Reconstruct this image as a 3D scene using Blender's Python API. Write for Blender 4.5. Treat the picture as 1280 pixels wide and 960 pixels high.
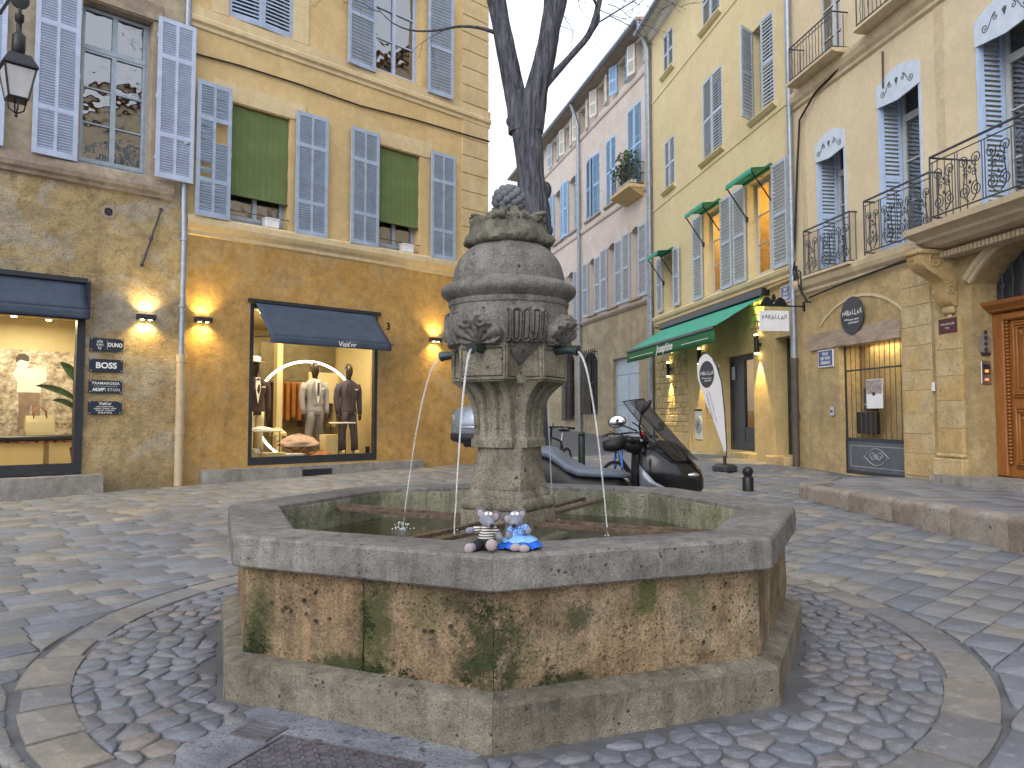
import bpy, bmesh, math, random
from math import sin, cos, pi, radians, hypot, atan2, sqrt, exp
from mathutils import Vector, Matrix, noise, Euler

sc = bpy.context.scene
for o in list(bpy.data.objects):
    bpy.data.objects.remove(o, do_unlink=True)
random.seed(7)

# ------------------------------------------------------------------ camera
FPX, PITCH, EYE, HORIZON = 971.0, radians(3.2), 1.41, 521.0
PCY = HORIZON - FPX * math.tan(PITCH)
cam_d = bpy.data.cameras.new('camera')
cam_d.sensor_width = 36.0
cam_d.lens = 36.0 * FPX / 1280.0
cam_d.shift_y = -(480.0 - PCY) / 1280.0
cam_d.clip_start = 0.05
cam_d.clip_end = 2000.0
cam = bpy.data.objects.new('camera', cam_d)
sc.collection.objects.link(cam)
cam.location = (0, 0, EYE)
cam.rotation_euler = (pi / 2 + PITCH, 0, 0)
sc.camera = cam

# ------------------------------------------------------------------ sky, sun, exposure
SUN_EL, SUN_AZ = radians(32), radians(205)          # soft light from behind the camera
world = bpy.data.worlds.new('World')
sc.world = world
world.use_nodes = True
wn = world.node_tree
for n in list(wn.nodes):
    wn.nodes.remove(n)
w_out = wn.nodes.new('ShaderNodeOutputWorld')
w_bg = wn.nodes.new('ShaderNodeBackground')
w_sky = wn.nodes.new('ShaderNodeTexSky')
w_sky.sky_type = 'NISHITA'
w_sky.sun_disc = False
w_sky.sun_elevation = SUN_EL
w_sky.sun_rotation = SUN_AZ
w_sky.air_density = 1.0
w_sky.dust_density = 3.5
w_sky.ozone_density = 1.0
w_mix = wn.nodes.new('ShaderNodeMixRGB')
w_mix.inputs[0].default_value = 0.74              # thin overcast: an even pale veil over the blue
w_mix.inputs[2].default_value = (8.6, 9.1, 10.0, 1)
wn.links.new(w_sky.outputs[0], w_mix.inputs[1])
wn.links.new(w_mix.outputs[0], w_bg.inputs[0])
w_bg.inputs[1].default_value = 0.15
wn.links.new(w_bg.outputs[0], w_out.inputs[0])

sun_d = bpy.data.lights.new('sun', 'SUN')
sun_d.energy = 0.8
sun_d.angle = radians(40)
sun_d.color = (1.0, 0.95, 0.88)
sun = bpy.data.objects.new('sun', sun_d)
sc.collection.objects.link(sun)
_sd = Vector((sin(SUN_AZ) * cos(SUN_EL), cos(SUN_AZ) * cos(SUN_EL), sin(SUN_EL)))
sun.rotation_euler = _sd.to_track_quat('Z', 'Y').to_euler()
sc.view_settings.view_transform = 'Standard'
sc.view_settings.look = 'None'
sc.view_settings.gamma = 1.0
sc.view_settings.exposure = 0.42
sc.view_settings.use_curve_mapping = False
sc.cycles.max_bounces = 7
sc.cycles.diffuse_bounces = 4
sc.cycles.glossy_bounces = 4
sc.cycles.transparent_max_bounces = 12

# ------------------------------------------------------------------ helpers: things, meshes
COL = sc.collection
def link(o, parent=None):
    COL.objects.link(o)
    if parent is not None:
        o.parent = parent
    return o
def tag(o, label=None, cat=None, group=None, kind=None):
    if label: o['label'] = label
    if cat: o['category'] = cat
    if group: o['group'] = group
    if kind: o['kind'] = kind
    return o
def thing(name, label=None, cat=None, loc=(0, 0, 0), rz=0.0, group=None, kind=None):
    o = bpy.data.objects.new(name, None)
    o.empty_display_size = 0.1
    link(o)
    o.location = loc
    o.rotation_euler = (0, 0, rz)
    return tag(o, label, cat, group, kind)
def copy_tree(o, parent=None):
    c = o.copy()
    link(c)
    c.parent = parent
    for ch in list(o.children):
        copy_tree(ch, c)
    return c

class MB:
    """collects shapes; build() links them as one mesh object"""
    def __init__(s):
        s.v = []; s.f = []
    def add(s, vs, fs, M=None):
        b = len(s.v)
        if M is not None:
            vs = [M @ Vector(p) for p in vs]
        s.v.extend([tuple(p) for p in vs])
        s.f.extend([tuple(i + b for i in q) for q in fs])
        return s
    def box(s, x0, x1, y0, y1, z0, z1, M=None):
        vs = [(x, y, z) for z in (z0, z1) for y in (y0, y1) for x in (x0, x1)]
        return s.add(vs, [(0, 2, 3, 1), (4, 5, 7, 6), (0, 1, 5, 4), (2, 6, 7, 3), (0, 4, 6, 2), (1, 3, 7, 5)], M)
    def cbox(s, x0, x1, y0, y1, z0, z1, b=0.01, M=None):
        """box with chamfered edges"""
        X, Y, Z = (x0, x1), (y0, y1), (z0, z1)
        b = min(b, (x1 - x0) * .45, (y1 - y0) * .45, (z1 - z0) * .45)
        vs = []; idx = {}
        for i in (0, 1):
            for j in (0, 1):
                for k in (0, 1):
                    x = X[i]; y = Y[j]; z = Z[k]
                    xi = x + (b if i == 0 else -b); yi = y + (b if j == 0 else -b); zi = z + (b if k == 0 else -b)
                    for a, p in ((0, (x, yi, zi)), (1, (xi, y, zi)), (2, (xi, yi, z))):
                        idx[i, j, k, a] = len(vs); vs.append(p)
        fs = []
        for i in (0, 1):
            q = [idx[i, 0, 0, 0], idx[i, 1, 0, 0], idx[i, 1, 1, 0], idx[i, 0, 1, 0]]
            fs.append(tuple(q if i else q[::-1]))
            q = [idx[0, i, 0, 1], idx[0, i, 1, 1], idx[1, i, 1, 1], idx[1, i, 0, 1]]
            fs.append(tuple(q if i else q[::-1]))
            q = [idx[0, 0, i, 2], idx[1, 0, i, 2], idx[1, 1, i, 2], idx[0, 1, i, 2]]
            fs.append(tuple(q if i else q[::-1]))
        for i in (0, 1):
            for j in (0, 1):
                q = (idx[i, j, 0, 0], idx[i, j, 1, 0], idx[i, j, 1, 1], idx[i, j, 0, 1])
                fs.append(q if (i + j) % 2 else q[::-1])
                q = (idx[i, 0, j, 0], idx[i, 1, j, 0], idx[i, 1, j, 2], idx[i, 0, j, 2])
                fs.append(q[::-1] if (i + j) % 2 else q)
                q = (idx[0, i, j, 1], idx[1, i, j, 1], idx[1, i, j, 2], idx[0, i, j, 2])
                fs.append(q if (i + j) % 2 else q[::-1])
                for k in (0, 1):
                    q = (idx[i, j, k, 0], idx[i, j, k, 1], idx[i, j, k, 2])
                    fs.append(q if (i + j + k) % 2 else q[::-1])
        return s.add(vs, fs, M)
    def tube(s, path, r, n=8, closed=False, caps=True, M=None, flat=1.0):
        P = [Vector(p) for p in path]
        m = len(P)
        rs = r if isinstance(r, (list, tuple)) else [r] * m
        vs = []; fs = []
        ref = None
        for i in range(m):
            if closed:
                t = P[(i + 1) % m] - P[i - 1]
            else:
                t = P[min(i + 1, m - 1)] - P[max(i - 1, 0)]
            if t.length < 1e-9: t = Vector((0, 0, 1))
            t.normalize()
            if ref is None:
                ref = Vector((0, 0, 1)) if abs(t.z) < .9 else Vector((1, 0, 0))
            a = ref - t * ref.dot(t)
            if a.length < 1e-6:
                a = t.orthogonal()
            a.normalize(); b = t.cross(a); ref = a
            for k in range(n):
                an = 2 * pi * k / n
                vs.append(P[i] + (a * cos(an) + b * sin(an) * flat) * rs[i])
        for i in range(m if closed else m - 1):
            i2 = (i + 1) % m
            for k in range(n):
                k2 = (k + 1) % n
                fs.append((i * n + k, i * n + k2, i2 * n + k2, i2 * n + k))
        if caps and not closed:
            fs.append(tuple(range(n))[::-1]); fs.append(tuple((m - 1) * n + k for k in range(n)))
        return s.add(vs, fs, M)
    def rings(s, R_, closed_u=True, cap0=True, cap1=True, M=None):
        """loft through rings of equal length"""
        n = len(R_[0]); vs = [p for r in R_ for p in r]; fs = []
        for i in range(len(R_) - 1):
            for k in range(n if closed_u else n - 1):
                k2 = (k + 1) % n
                fs.append((i * n + k, i * n + k2, (i + 1) * n + k2, (i + 1) * n + k))
        if cap0: fs.append(tuple(range(n))[::-1])
        if cap1: fs.append(tuple((len(R_) - 1) * n + k for k in range(n)))
        return s.add(vs, fs, M)
    def lathe(s, prof, n=24, c=(0, 0, 0), M=None, fn=None):
        R_ = []
        for (r, z) in prof:
            ring = []
            for k in range(n):
                a = 2 * pi * k / n
                rr = r if fn is None else r + fn(a, z)
                ring.append((c[0] + rr * cos(a), c[1] + rr * sin(a), c[2] + z))
            R_.append(ring)
        return s.rings(R_, True, True, True, M)
    def prism(s, poly, y0, y1, M=None):
        """polygon in x,z extruded along y"""
        n = len(poly)
        vs = [(p[0], y0, p[1]) for p in poly] + [(p[0], y1, p[1]) for p in poly]
        fs = [tuple(range(n)), tuple(range(n, 2 * n))[::-1]]
        fs += [(k, k + n, (k + 1) % n + n, (k + 1) % n) for k in range(n)]
        return s.add(vs, fs, M)
    def ell(s, c, rx, ry=None, rz=None, n=12, m=8, M=None):
        ry = ry or rx; rz = rz or rx
        R_ = []
        for i in range(m + 1):
            t = -pi / 2 + pi * i / m
            q = max(cos(t), .02)
            R_.append([(c[0] + rx * q * cos(2 * pi * k / n), c[1] + ry * q * sin(2 * pi * k / n), c[2] + rz * sin(t)) for k in range(n)])
        return s.rings(R_, True, True, True, M)
    def grid(s, fn, nu, nv, wrap=False, M=None):
        vs = [fn(i, j) for j in range(nv + 1) for i in range(nu if wrap else nu + 1)]
        w = nu if wrap else nu + 1
        fs = []
        for j in range(nv):
            for i in range(nu):
                i2 = (i + 1) % w if wrap else i + 1
                fs.append((j * w + i, j * w + i2, (j + 1) * w + i2, (j + 1) * w + i))
        return s.add(vs, fs, M)
    def mesh(s, name, mat=None, smooth=None):
        me = bpy.data.meshes.new(name)
        me.from_pydata(s.v, [], s.f)
        if smooth is not None:
            me.polygons.foreach_set('use_smooth', [True] * len(me.polygons))
            if smooth < 179:
                me.set_sharp_from_angle(angle=radians(smooth))
        if mat is not None:
            me.materials.append(mat)
        me.update()
        return me
    def build(s, name, mat=None, parent=None, smooth=None, loc=None, fix=True):
        me = s.mesh(name, mat, smooth)
        if fix:
            bm = bmesh.new(); bm.from_mesh(me)
            bmesh.ops.recalc_face_normals(bm, faces=bm.faces)
            bm.to_mesh(me); bm.free()
        o = bpy.data.objects.new(name, me)
        link(o, parent)
        if loc: o.location = loc
        return o

def obj(name, me, parent=None, loc=None, rot=None):
    o = bpy.data.objects.new(name, me)
    link(o, parent)
    if loc: o.location = loc
    if rot: o.rotation_euler = rot
    return o

def nz(p, s=1.0, seed=0.0):
    return noise.noise(Vector((p[0] * s + seed, p[1] * s + seed * 1.7, p[2] * s - seed)))
def fbm(p, s=1.0, seed=0.0, o=4):
    return noise.fractal(Vector((p[0] * s + seed, p[1] * s + seed * 1.7, p[2] * s - seed)), 0.9, 2.0, o)

_fonts = {}
def text_mesh(txt, size, mat, align='CENTER', shear=0.0, bold=0.0, space=1.0, sx=1.0, flip=False):
    """flat lettering in x,z facing -y"""
    cu = bpy.data.curves.new('lettering', 'FONT')
    cu.body = txt; cu.size = size; cu.align_x = align; cu.align_y = 'CENTER'
    cu.shear = shear; cu.offset = bold; cu.space_character = space; cu.resolution_u = 3
    to = bpy.data.objects.new('tmp_text', cu)
    COL.objects.link(to)
    dg = bpy.context.evaluated_depsgraph_get()
    me = bpy.data.meshes.new_from_object(to.evaluated_get(dg))
    bpy.data.objects.remove(to, do_unlink=True)
    for v in me.vertices:
        x, y, z = v.co
        v.co = (-x * sx if flip else x * sx, 0, y)
    me.materials.clear(); me.materials.append(mat)
    return me
def text(parent, txt, size, mat, loc, name='lettering', rot=None, **k):
    return obj(name, text_mesh(txt, size, mat, **k), parent, loc, rot)

# ------------------------------------------------------------------ helpers: facades and measured points
def ray(x, y):
    a = (x - 640) / FPX; b = (PCY - y) / FPX
    return Vector((a, cos(PITCH) - b * sin(PITCH), sin(PITCH) + b * cos(PITCH)))
def at(x, y, Y):
    r = ray(x, y); t = Y / r.y
    return Vector((r.x * t, Y, EYE + r.z * t))
class Wall:
    """vertical plane: u runs left to right seen from the square, local y goes into the house"""
    def __init__(s, O, d):
        l = hypot(*d); s.O = O; s.d = (d[0] / l, d[1] / l); s.n = (s.d[1], -s.d[0]); s.rz = atan2(d[1], d[0])
    def uz(s, x, y, o=0.0):
        r = ray(x, y); ox = s.O[0] + s.n[0] * o; oy = s.O[1] + s.n[1] * o
        det = -r.x * s.d[1] + r.y * s.d[0]
        t = (-ox * s.d[1] + oy * s.d[0]) / det
        X, Y = r.x * t, r.y * t
        return ((X - ox) * s.d[0] + (Y - oy) * s.d[1], EYE + r.z * t)
    def p(s, u, z=0.0, o=0.0):
        return (s.O[0] + s.d[0] * u + s.n[0] * o, s.O[1] + s.d[1] * u + s.n[1] * o, z)
    def root(s, name, label, cat, u=0.0, z=0.0, o=0.0, group=None):
        return thing(name, label, cat, s.p(u, z, o), s.rz, group)
# ------------------------------------------------------------------ materials
class NT:
    def __init__(s, name):
        s.m = bpy.data.materials.new(name); s.m.use_nodes = True
        s.t = s.m.node_tree
        for n in list(s.t.nodes): s.t.nodes.remove(n)
        s.out = s.t.nodes.new('ShaderNodeOutputMaterial')
        s._c = None
    def n(s, typ, **kw):
        nd = s.t.nodes.new(typ)
        for k, v in kw.items(): setattr(nd, k, v)
        return nd
    def set(s, sock, v):
        if isinstance(v, bpy.types.NodeSocket): s.t.links.new(v, sock)
        elif isinstance(v, (tuple, list)) and len(v) == 3 and sock.type == 'RGBA': sock.default_value = (*v, 1)
        else: sock.default_value = v
    def co(s):
        if s._c is None: s._c = s.n('ShaderNodeTexCoord').outputs['Object']
        return s._c
    def map(s, scale=(1, 1, 1), vec=None, loc=(0, 0, 0), rot=(0, 0, 0)):
        m = s.n('ShaderNodeMapping')
        s.set(m.inputs[0], vec or s.co()); m.inputs['Scale'].default_value = scale; m.inputs['Location'].default_value = loc; m.inputs['Rotation'].default_value = rot
        return m.outputs[0]
    def noise(s, scale, detail=5, rough=.6, vec=None, dist=0.0):
        q = s.n('ShaderNodeTexNoise'); s.set(q.inputs['Vector'], vec or s.co())
        q.inputs['Scale'].default_value = scale; q.inputs['Detail'].default_value = min(detail, 5); q.inputs['Roughness'].default_value = rough; q.inputs['Distortion'].default_value = dist
        return q.outputs['Fac']
    def vor(s, scale, vec=None, feature='F1', out='Distance', rnd=1.0):
        q = s.n('ShaderNodeTexVoronoi', feature=feature); s.set(q.inputs['Vector'], vec or s.co()); q.inputs['Scale'].default_value = scale; q.inputs['Randomness'].default_value = rnd
        return q.outputs[out]
    def ramp(s, fac, stops, mode='LINEAR'):
        r = s.n('ShaderNodeValToRGB'); s.set(r.inputs[0], fac); e = r.color_ramp.elements; r.color_ramp.interpolation = mode
        while len(e) < len(stops): e.new(.5)
        for el, (p, c) in zip(e, stops):
            el.position = p
            el.color = (*c, 1) if isinstance(c, (tuple, list)) else (c, c, c, 1)
        return r.outputs[0]
    def mix(s, f, a, b, mode='MIX'):
        m = s.n('ShaderNodeMixRGB', blend_type=mode); s.set(m.inputs[0], f); s.set(m.inputs[1], a); s.set(m.inputs[2], b)
        return m.outputs[0]
    def math(s, op, a, b=0.0, clamp=False):
        m = s.n('ShaderNodeMath', operation=op, use_clamp=clamp); s.set(m.inputs[0], a); s.set(m.inputs[1], b)
        return m.outputs[0]
    def bump(s, h, st=.3, dist=.02, nrm=None):
        b = s.n('ShaderNodeBump'); s.set(b.inputs['Height'], h); b.inputs['Strength'].default_value = st; b.inputs['Distance'].default_value = dist
        if nrm is not None: s.set(b.inputs['Normal'], nrm)
        return b.outputs[0]
    def bsdf(s, col, rough=.8, metal=0.0, nrm=None, spec=.4, **kw):
        b = s.n('ShaderNodeBsdfPrincipled')
        s.set(b.inputs['Base Color'], col); s.set(b.inputs['Roughness'], rough); s.set(b.inputs['Metallic'], metal)
        b.inputs['Specular IOR Level'].default_value = spec
        if nrm is not None: s.set(b.inputs['Normal'], nrm)
        for k, v in kw.items(): s.set(b.inputs[k], v)
        s.t.links.new(b.outputs[0], s.out.inputs[0])
        return s.m
    def rnd(s):
        return s.n('ShaderNodeObjectInfo').outputs['Random']
    def island(s):
        return s.n('ShaderNodeNewGeometry').outputs['Random Per Island']
    def sep(s, i):
        q = s.n('ShaderNodeSeparateXYZ'); s.set(q.inputs[0], s.co()); return q.outputs[i]

def plain(name, col, rough=.6, metal=0.0, var=.12, scale=6.0, bump=.0, bscale=60, spec=.4, **kw):
    t = NT(name)
    f = t.noise(scale, 4, .6)
    c = t.mix(t.ramp(f, [(.3, 0.0), (.7, 1.0)]), tuple(x * (1 - var) for x in col), tuple(min(1, x * (1 + var)) for x in col))
    nr = t.bump(t.noise(bscale, 3, .6), bump, .01) if bump else None
    r = t.math('ADD', t.math('MULTIPLY', t.noise(scale * 3, 3), .2), rough - .1)
    return t.bsdf(c, r, metal, nr, spec, **kw)

def plaster(name, c_lo, c_hi, stain, stain_amt=.5, blotch=1.2, bump=.35, grime=None, streak=.35, zs=None, patch=None, patch_amt=.0, pits=0.0, dado=None):
    """lime render: broad blotches, runs of water down the wall, fine grain"""
    t = NT(name)
    a = t.noise(blotch, 8, .65)
    col = t.mix(t.ramp(a, [(.32, 0.0), (.66, 1.0)]), c_lo, c_hi)
    fine = t.noise(9, 6, .7)
    col = t.mix(t.math('MULTIPLY', t.ramp(fine, [(.35, 1.0), (.62, 0.0)]), .28), col, stain)
    run = t.noise(2.2, 6, .65, t.map((1.9, 1.9, .16)))
    col = t.mix(t.math('MULTIPLY', t.ramp(run, [(.5, 0.0), (.72, 1.0)]), streak), col, stain)
    big = t.noise(.55, 7, .7, t.map((1, 1, 1.5), loc=(3, 1, 7)), .6)
    col = t.mix(t.math('MULTIPLY', t.ramp(big, [(.48, 0.0), (.62, 1.0)]), stain_amt), col, stain)
    if patch:
        pp = t.noise(.9, 9, .72, t.map((1, 1, 1.3), loc=(11, 4, 2)), .8)
        col = t.mix(t.math('MULTIPLY', t.ramp(pp, [(.53, 0.0), (.57, 1.0)]), patch_amt), col, patch)
    mo = t.noise(3.6, 5, .72, t.map((1, 1, 1.2), loc=(6, 6, 1)), .3)
    col = t.mix(t.math('MULTIPLY', t.ramp(mo, [(.47, 0.0), (.68, 1.0)]), stain_amt * .7), col, stain)
    mo2 = t.noise(2.4, 5, .7, t.map((1, 1, .8), loc=(16, 3, 8)), .3)
    col = t.mix(t.math('MULTIPLY', t.ramp(mo2, [(.52, 0.0), (.7, 1.0)]), stain_amt * .6), col, tuple(min(1, x * 1.28) for x in c_hi))
    if dado:                                     # worn, water-marked foot of the wall
        zf = t.math('ADD', t.sep(2), t.math('MULTIPLY', t.noise(1.6, 6, .7), 1.6))
        col = t.mix(t.ramp(t.math('MULTIPLY', zf, .25), [(dado[1] * .25, .75), (dado[1] * .25 + .14, 0.0)]), col, dado[0])
    gm = t.noise(7.5, 5, .75, t.map((1, 1, 1), None, (3, 9, 5)))
    col = t.mix(1.0, col, t.ramp(gm, [(.3, 1 - .34 * min(1, bump)), (.5, 1.0), (.72, 1 + .22 * min(1, bump))]), 'MULTIPLY')
    gf = t.noise(55, 4, .75)
    col = t.mix(1.0, col, t.ramp(gf, [(.3, 1 - .26 * min(1, bump)), (.5, 1.0), (.72, 1 + .16 * min(1, bump))]), 'MULTIPLY')
    g = t.noise(140, 3, .7)
    h = t.math('ADD', t.math('MULTIPLY', g, .35), t.math('MULTIPLY', t.noise(14, 7, .7), 1.0))
    if pits:
        v = t.vor(22); h = t.math('SUBTRACT', h, t.math('MULTIPLY', t.ramp(v, [(.0, 1.0), (.28, 0.0)]), pits))
        col = t.mix(t.math('MULTIPLY', t.ramp(t.noise(26, 6, .75), [(.56, 0.0), (.64, 1.0)]), min(1, pits)), col, tuple(x * .4 for x in stain))
    return t.bsdf(col, .9, 0, t.bump(h, bump, .03), .25)

def stone_var(name, cols, dark, pit=.5, pscale=38, bump=.5, moss=None, moss_amt=.0, warm=None, streak=0.0, rough=.85, rnd=True, blotch=1.6, green=None):
    """weathered stone: broad tone changes, grain, pores and a few hollows, lichen"""
    t = NT(name)
    vec = t.co()
    if rnd:
        r = t.rnd(); ad = t.n('ShaderNodeVectorMath', operation='ADD'); t.set(ad.inputs[0], vec)
        cb = t.n('ShaderNodeCombineXYZ'); t.set(cb.inputs[0], t.math('MULTIPLY', r, 37.0)); t.set(cb.inputs[1], t.math('MULTIPLY', r, 91.0)); t.set(cb.inputs[2], t.math('MULTIPLY', r, 17.0))
        t.set(ad.inputs[1], cb.outputs[0]); vec = ad.outputs[0]
    a = t.noise(blotch, 5, .62, vec, .3)
    n = len(cols)
    col = t.ramp(a, [(.32 + .36 * i / max(1, n - 1), c) for i, c in enumerate(cols)])
    if warm:
        w = t.noise(blotch * .7, 4, .6, t.map((1, 1, 1), vec, (5, 5, 5)))
        col = t.mix(t.ramp(w, [(.44, 0.0), (.64, .8)]), col, warm)
    if streak:
        st = t.noise(11, 5, .7, t.map((1.5, 1.5, .14), vec))
        col = t.mix(t.math('MULTIPLY', t.ramp(st, [(.42, 0.0), (.74, 1.0)]), streak), col, dark)
    mid = t.noise(pscale * .2, 5, .72, t.map((1, 1, 1), vec, (2, 8, 1)))
    col = t.mix(1.0, col, t.ramp(mid, [(.28, 1 - .55 * pit), (.5, 1.0), (.74, 1 + .35 * pit)]), 'MULTIPLY')
    gr = t.noise(pscale * 2.2, 4, .75, vec)
    col = t.mix(1.0, col, t.ramp(gr, [(.3, 1 - .6 * pit), (.5, 1.0), (.72, 1 + .4 * pit)]), 'MULTIPLY')
    dv = t.n('ShaderNodeVectorMath', operation='ADD'); t.set(dv.inputs[0], vec)
    nc = t.n('ShaderNodeTexNoise'); t.set(nc.inputs['Vector'], vec); nc.inputs['Scale'].default_value = pscale * .5; nc.inputs['Detail'].default_value = 2
    sc_ = t.n('ShaderNodeVectorMath', operation='SCALE'); t.set(sc_.inputs[0], nc.outputs['Color']); sc_.inputs['Scale'].default_value = 1.1 / pscale
    t.set(dv.inputs[1], sc_.outputs[0])
    v1 = t.vor(pscale * 1.5, dv.outputs[0]); hole = t.math('MULTIPLY', t.ramp(v1, [(.10, 1.0), (.26, 0.0)]), t.ramp(t.noise(pscale * .12, 4, .7, t.map((1, 1, 1), vec, (7, 3, 9))), [(.42, 0.0), (.62, 1.0)]))
    v2 = t.vor(pscale * .42, dv.outputs[0]); cav = t.math('MULTIPLY', t.ramp(v2, [(.08, 1.0), (.24, 0.0)]), t.ramp(t.noise(pscale * .09, 3, .6, t.map((1, 1, 1), vec, (1, 5, 2))), [(.5, 0.0), (.6, 1.0)]))
    hl = t.math('MAXIMUM', hole, cav)
    col = t.mix(t.math('MULTIPLY', hl, min(1, pit * 1.1)), col, tuple(x * .7 for x in dark))
    if moss:
        mm = t.noise(2.3, 5, .72, t.map((1, 1, .7), t.co(), (1, 9, 4)), .5)
        col = t.mix(t.math('MULTIPLY', t.ramp(mm, [(.52, 0.0), (.7, 1.0)]), moss_amt), col, moss)
    for (pt, rad, el, mc, th) in (green or []):
        mp = t.map((1, 1, el), None, (-pt[0], -pt[1], -pt[2] * el))
        ln = t.n('ShaderNodeVectorMath', operation='LENGTH'); t.set(ln.inputs[0], mp)
        f = t.math('SUBTRACT', 1.0, t.math('DIVIDE', ln.outputs['Value'], rad))
        f = t.math('ADD', t.math('MULTIPLY', f, .55), t.math('ADD', t.math('MULTIPLY', t.noise(9, 5, .75), .9), t.math('MULTIPLY', t.noise(60, 3, .7), .3)))
        col = t.mix(t.ramp(f, [(th + .16, 0.0), (th + .46, .88)]), col, mc)
    h = t.math('SUBTRACT', t.math('ADD', t.math('MULTIPLY', mid, 1.2), t.math('MULTIPLY', gr, .5)), t.math('MULTIPLY', hl, .9))
    return t.bsdf(col, rough, 0, t.bump(h, bump, .02), .3)

def sett_mat(name, cols, dark, rough=.6, pit=.35):
    """paving: one colour per stone"""
    t = NT(name)
    r = t.math('FRACT', t.math('ADD', t.rnd(), t.island()))
    n = len(cols)
    base = t.ramp(r, [(i / (n - 1), c) for i, c in enumerate(cols)])
    a = t.noise(5, 8, .7)
    col = t.mix(t.ramp(a, [(.35, .5), (.65, 0.0)]), base, dark)
    wp = t.n('ShaderNodeNewGeometry').outputs['Position']
    wa = t.noise(1.1, 5, .65, t.map((1, 1, 1), wp)); col = t.mix(t.ramp(wa, [(.38, .55), (.6, 0.0)]), col, tuple(x * 1.3 for x in dark))
    wb = t.noise(.5, 4, .6, t.map((1, 1, 1), wp, (9, 2, 0))); col = t.mix(t.ramp(wb, [(.5, 0.0), (.66, .4)]), col, tuple(x * 1.35 for x in cols[0]))
    g = t.noise(45, 6, .75)
    col = t.mix(t.math('MULTIPLY', t.ramp(g, [(.54, 0.0), (.7, 1.0)]), pit), col, dark)
    l = t.noise(13, 6, .7, t.map((1, 1, 1), None, (4, 4, 0)))
    col = t.mix(t.math('MULTIPLY', t.ramp(l, [(.55, 0.0), (.7, 1.0)]), .3), col, tuple(x * 1.7 for x in cols[n // 2]))
    rr = t.math('ADD', t.math('MULTIPLY', t.noise(9, 5), .35), rough - .17)
    h = t.math('ADD', t.noise(30, 7, .7), t.math('MULTIPLY', t.noise(6, 4), 1.2))
    return t.bsdf(col, rr, 0, t.bump(h, .55, .02), .45)

def emit(name, col, st):
    t = NT(name); e = t.n('ShaderNodeEmission'); t.set(e.inputs[0], col); e.inputs[1].default_value = st
    t.t.links.new(e.outputs[0], t.out.inputs[0]); return t.m
def glass(name, tint=(1, 1, 1), refl=.12, rough=.02, wave=0.0):
    """thin pane: see-through plus mirror reflection"""
    t = NT(name)
    tr = t.n('ShaderNodeBsdfTransparent'); t.set(tr.inputs[0], tint)
    gl = t.n('ShaderNodeBsdfGlossy'); gl.inputs['Roughness'].default_value = rough
    if wave: t.set(gl.inputs['Normal'], t.bump(t.noise(2.5, 2, .5), wave, .05))
    lw = t.n('ShaderNodeLayerWeight'); lw.inputs[0].default_value = .35
    f = t.math('ADD', t.math('MULTIPLY', lw.outputs['Fresnel'], .8), refl, True)
    mx = t.n('ShaderNodeMixShader'); t.set(mx.inputs[0], f)
    t.t.links.new(tr.outputs[0], mx.inputs[1]); t.t.links.new(gl.outputs[0], mx.inputs[2]); t.t.links.new(mx.outputs[0], t.out.inputs[0])
    return t.m

M = {}
M['sett'] = sett_mat('sett_stone', [(0.158, 0.176, 0.213), (0.218, 0.231, 0.263), (0.188, 0.207, 0.241), (0.329, 0.298, 0.241), (0.201, 0.218, 0.257), (0.268, 0.262, 0.247), (0.401, 0.346, 0.241), (0.182, 0.201, 0.236), (0.231, 0.243, 0.269)], (0.103, 0.109, 0.125), .55)
M['cobble'] = sett_mat('cobble_stone', [(0.144, 0.162, 0.202), (0.191, 0.205, 0.239), (0.219, 0.213, 0.213), (0.162, 0.179, 0.218), (0.202, 0.202, 0.218), (0.133, 0.144, 0.176), (0.242, 0.213, 0.192), (0.179, 0.196, 0.229)], (0.069, 0.071, 0.085), .5)
M['ring'] = sett_mat('ring_stone', [(.22, .215, .215), (.30, .265, .215), (.19, .195, .215), (.26, .235, .205), (.34, .29, .22), (.205, .2, .205)], (.09, .09, .095), .6)
M['joint'] = plain('mortar_ground', (.105, .108, .118), .8, var=.4, scale=3, bump=.6)
M['concrete'] = stone_var('worn_concrete', [(.14, .15, .18), (.19, .2, .235), (.24, .25, .275)], (.07, .072, .085), .7, 26, .7, rough=.6, rnd=False, blotch=4.0)
M['slab'] = sett_mat('pavement_slab', [(.209, .220, .248), (.259, .264, .281), (.182, .193, .220), (.286, .281, .275)], (.110, .110, .121), .6)
M['kerb'] = stone_var('kerb_stone', [(.2, .165, .135), (.27, .235, .2), (.33, .3, .27)], (.07, .055, .05), .6, 30, .7)
M['cast'] = plain('cast_iron_cover', (.16, .15, .17), .5, .45, .35, 12, .3)
M['coping'] = stone_var('coping_stone', [(.118, .112, .11), (.185, .175, .165), (.245, .23, .212)], (.04, .038, .038), .85, 60, .55, streak=.45, rough=.7)
M['panel'] = stone_var('basin_panel_stone', [(.17, .12, .075), (.30, .22, .135), (.36, .30, .22)], (.05, .04, .026), 1.0, 34, 1.0, (.085, .095, .035), .85, (.29, .19, .11), streak=.5, blotch=2.0, green=[((-.07, -1.70, .40), .36, .8, (.03, .038, .014), .66), ((-.60, -1.53, .46), .20, .35, (.055, .062, .022), .62), ((-.72, -1.48, .25), .36, 3.0, (.03, .045, .012), .62), ((.25, -1.66, .25), .3, 3.0, (.035, .04, .015), .66), ((.62, -1.50, .58), .16, .8, (.07, .085, .025), .66), ((.30, -1.63, .52), .16, 1.0, (.06, .06, .03), .70), ((-1.22, -1.24, .36), .14, .4, (.03, .04, .012), .6)])
M['plinth'] = stone_var('plinth_stone', [(.14, .125, .1), (.215, .195, .155), (.28, .255, .21)], (.05, .044, .034), .85, 60, .7, (.1, .1, .06), .3, streak=.5)
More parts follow.
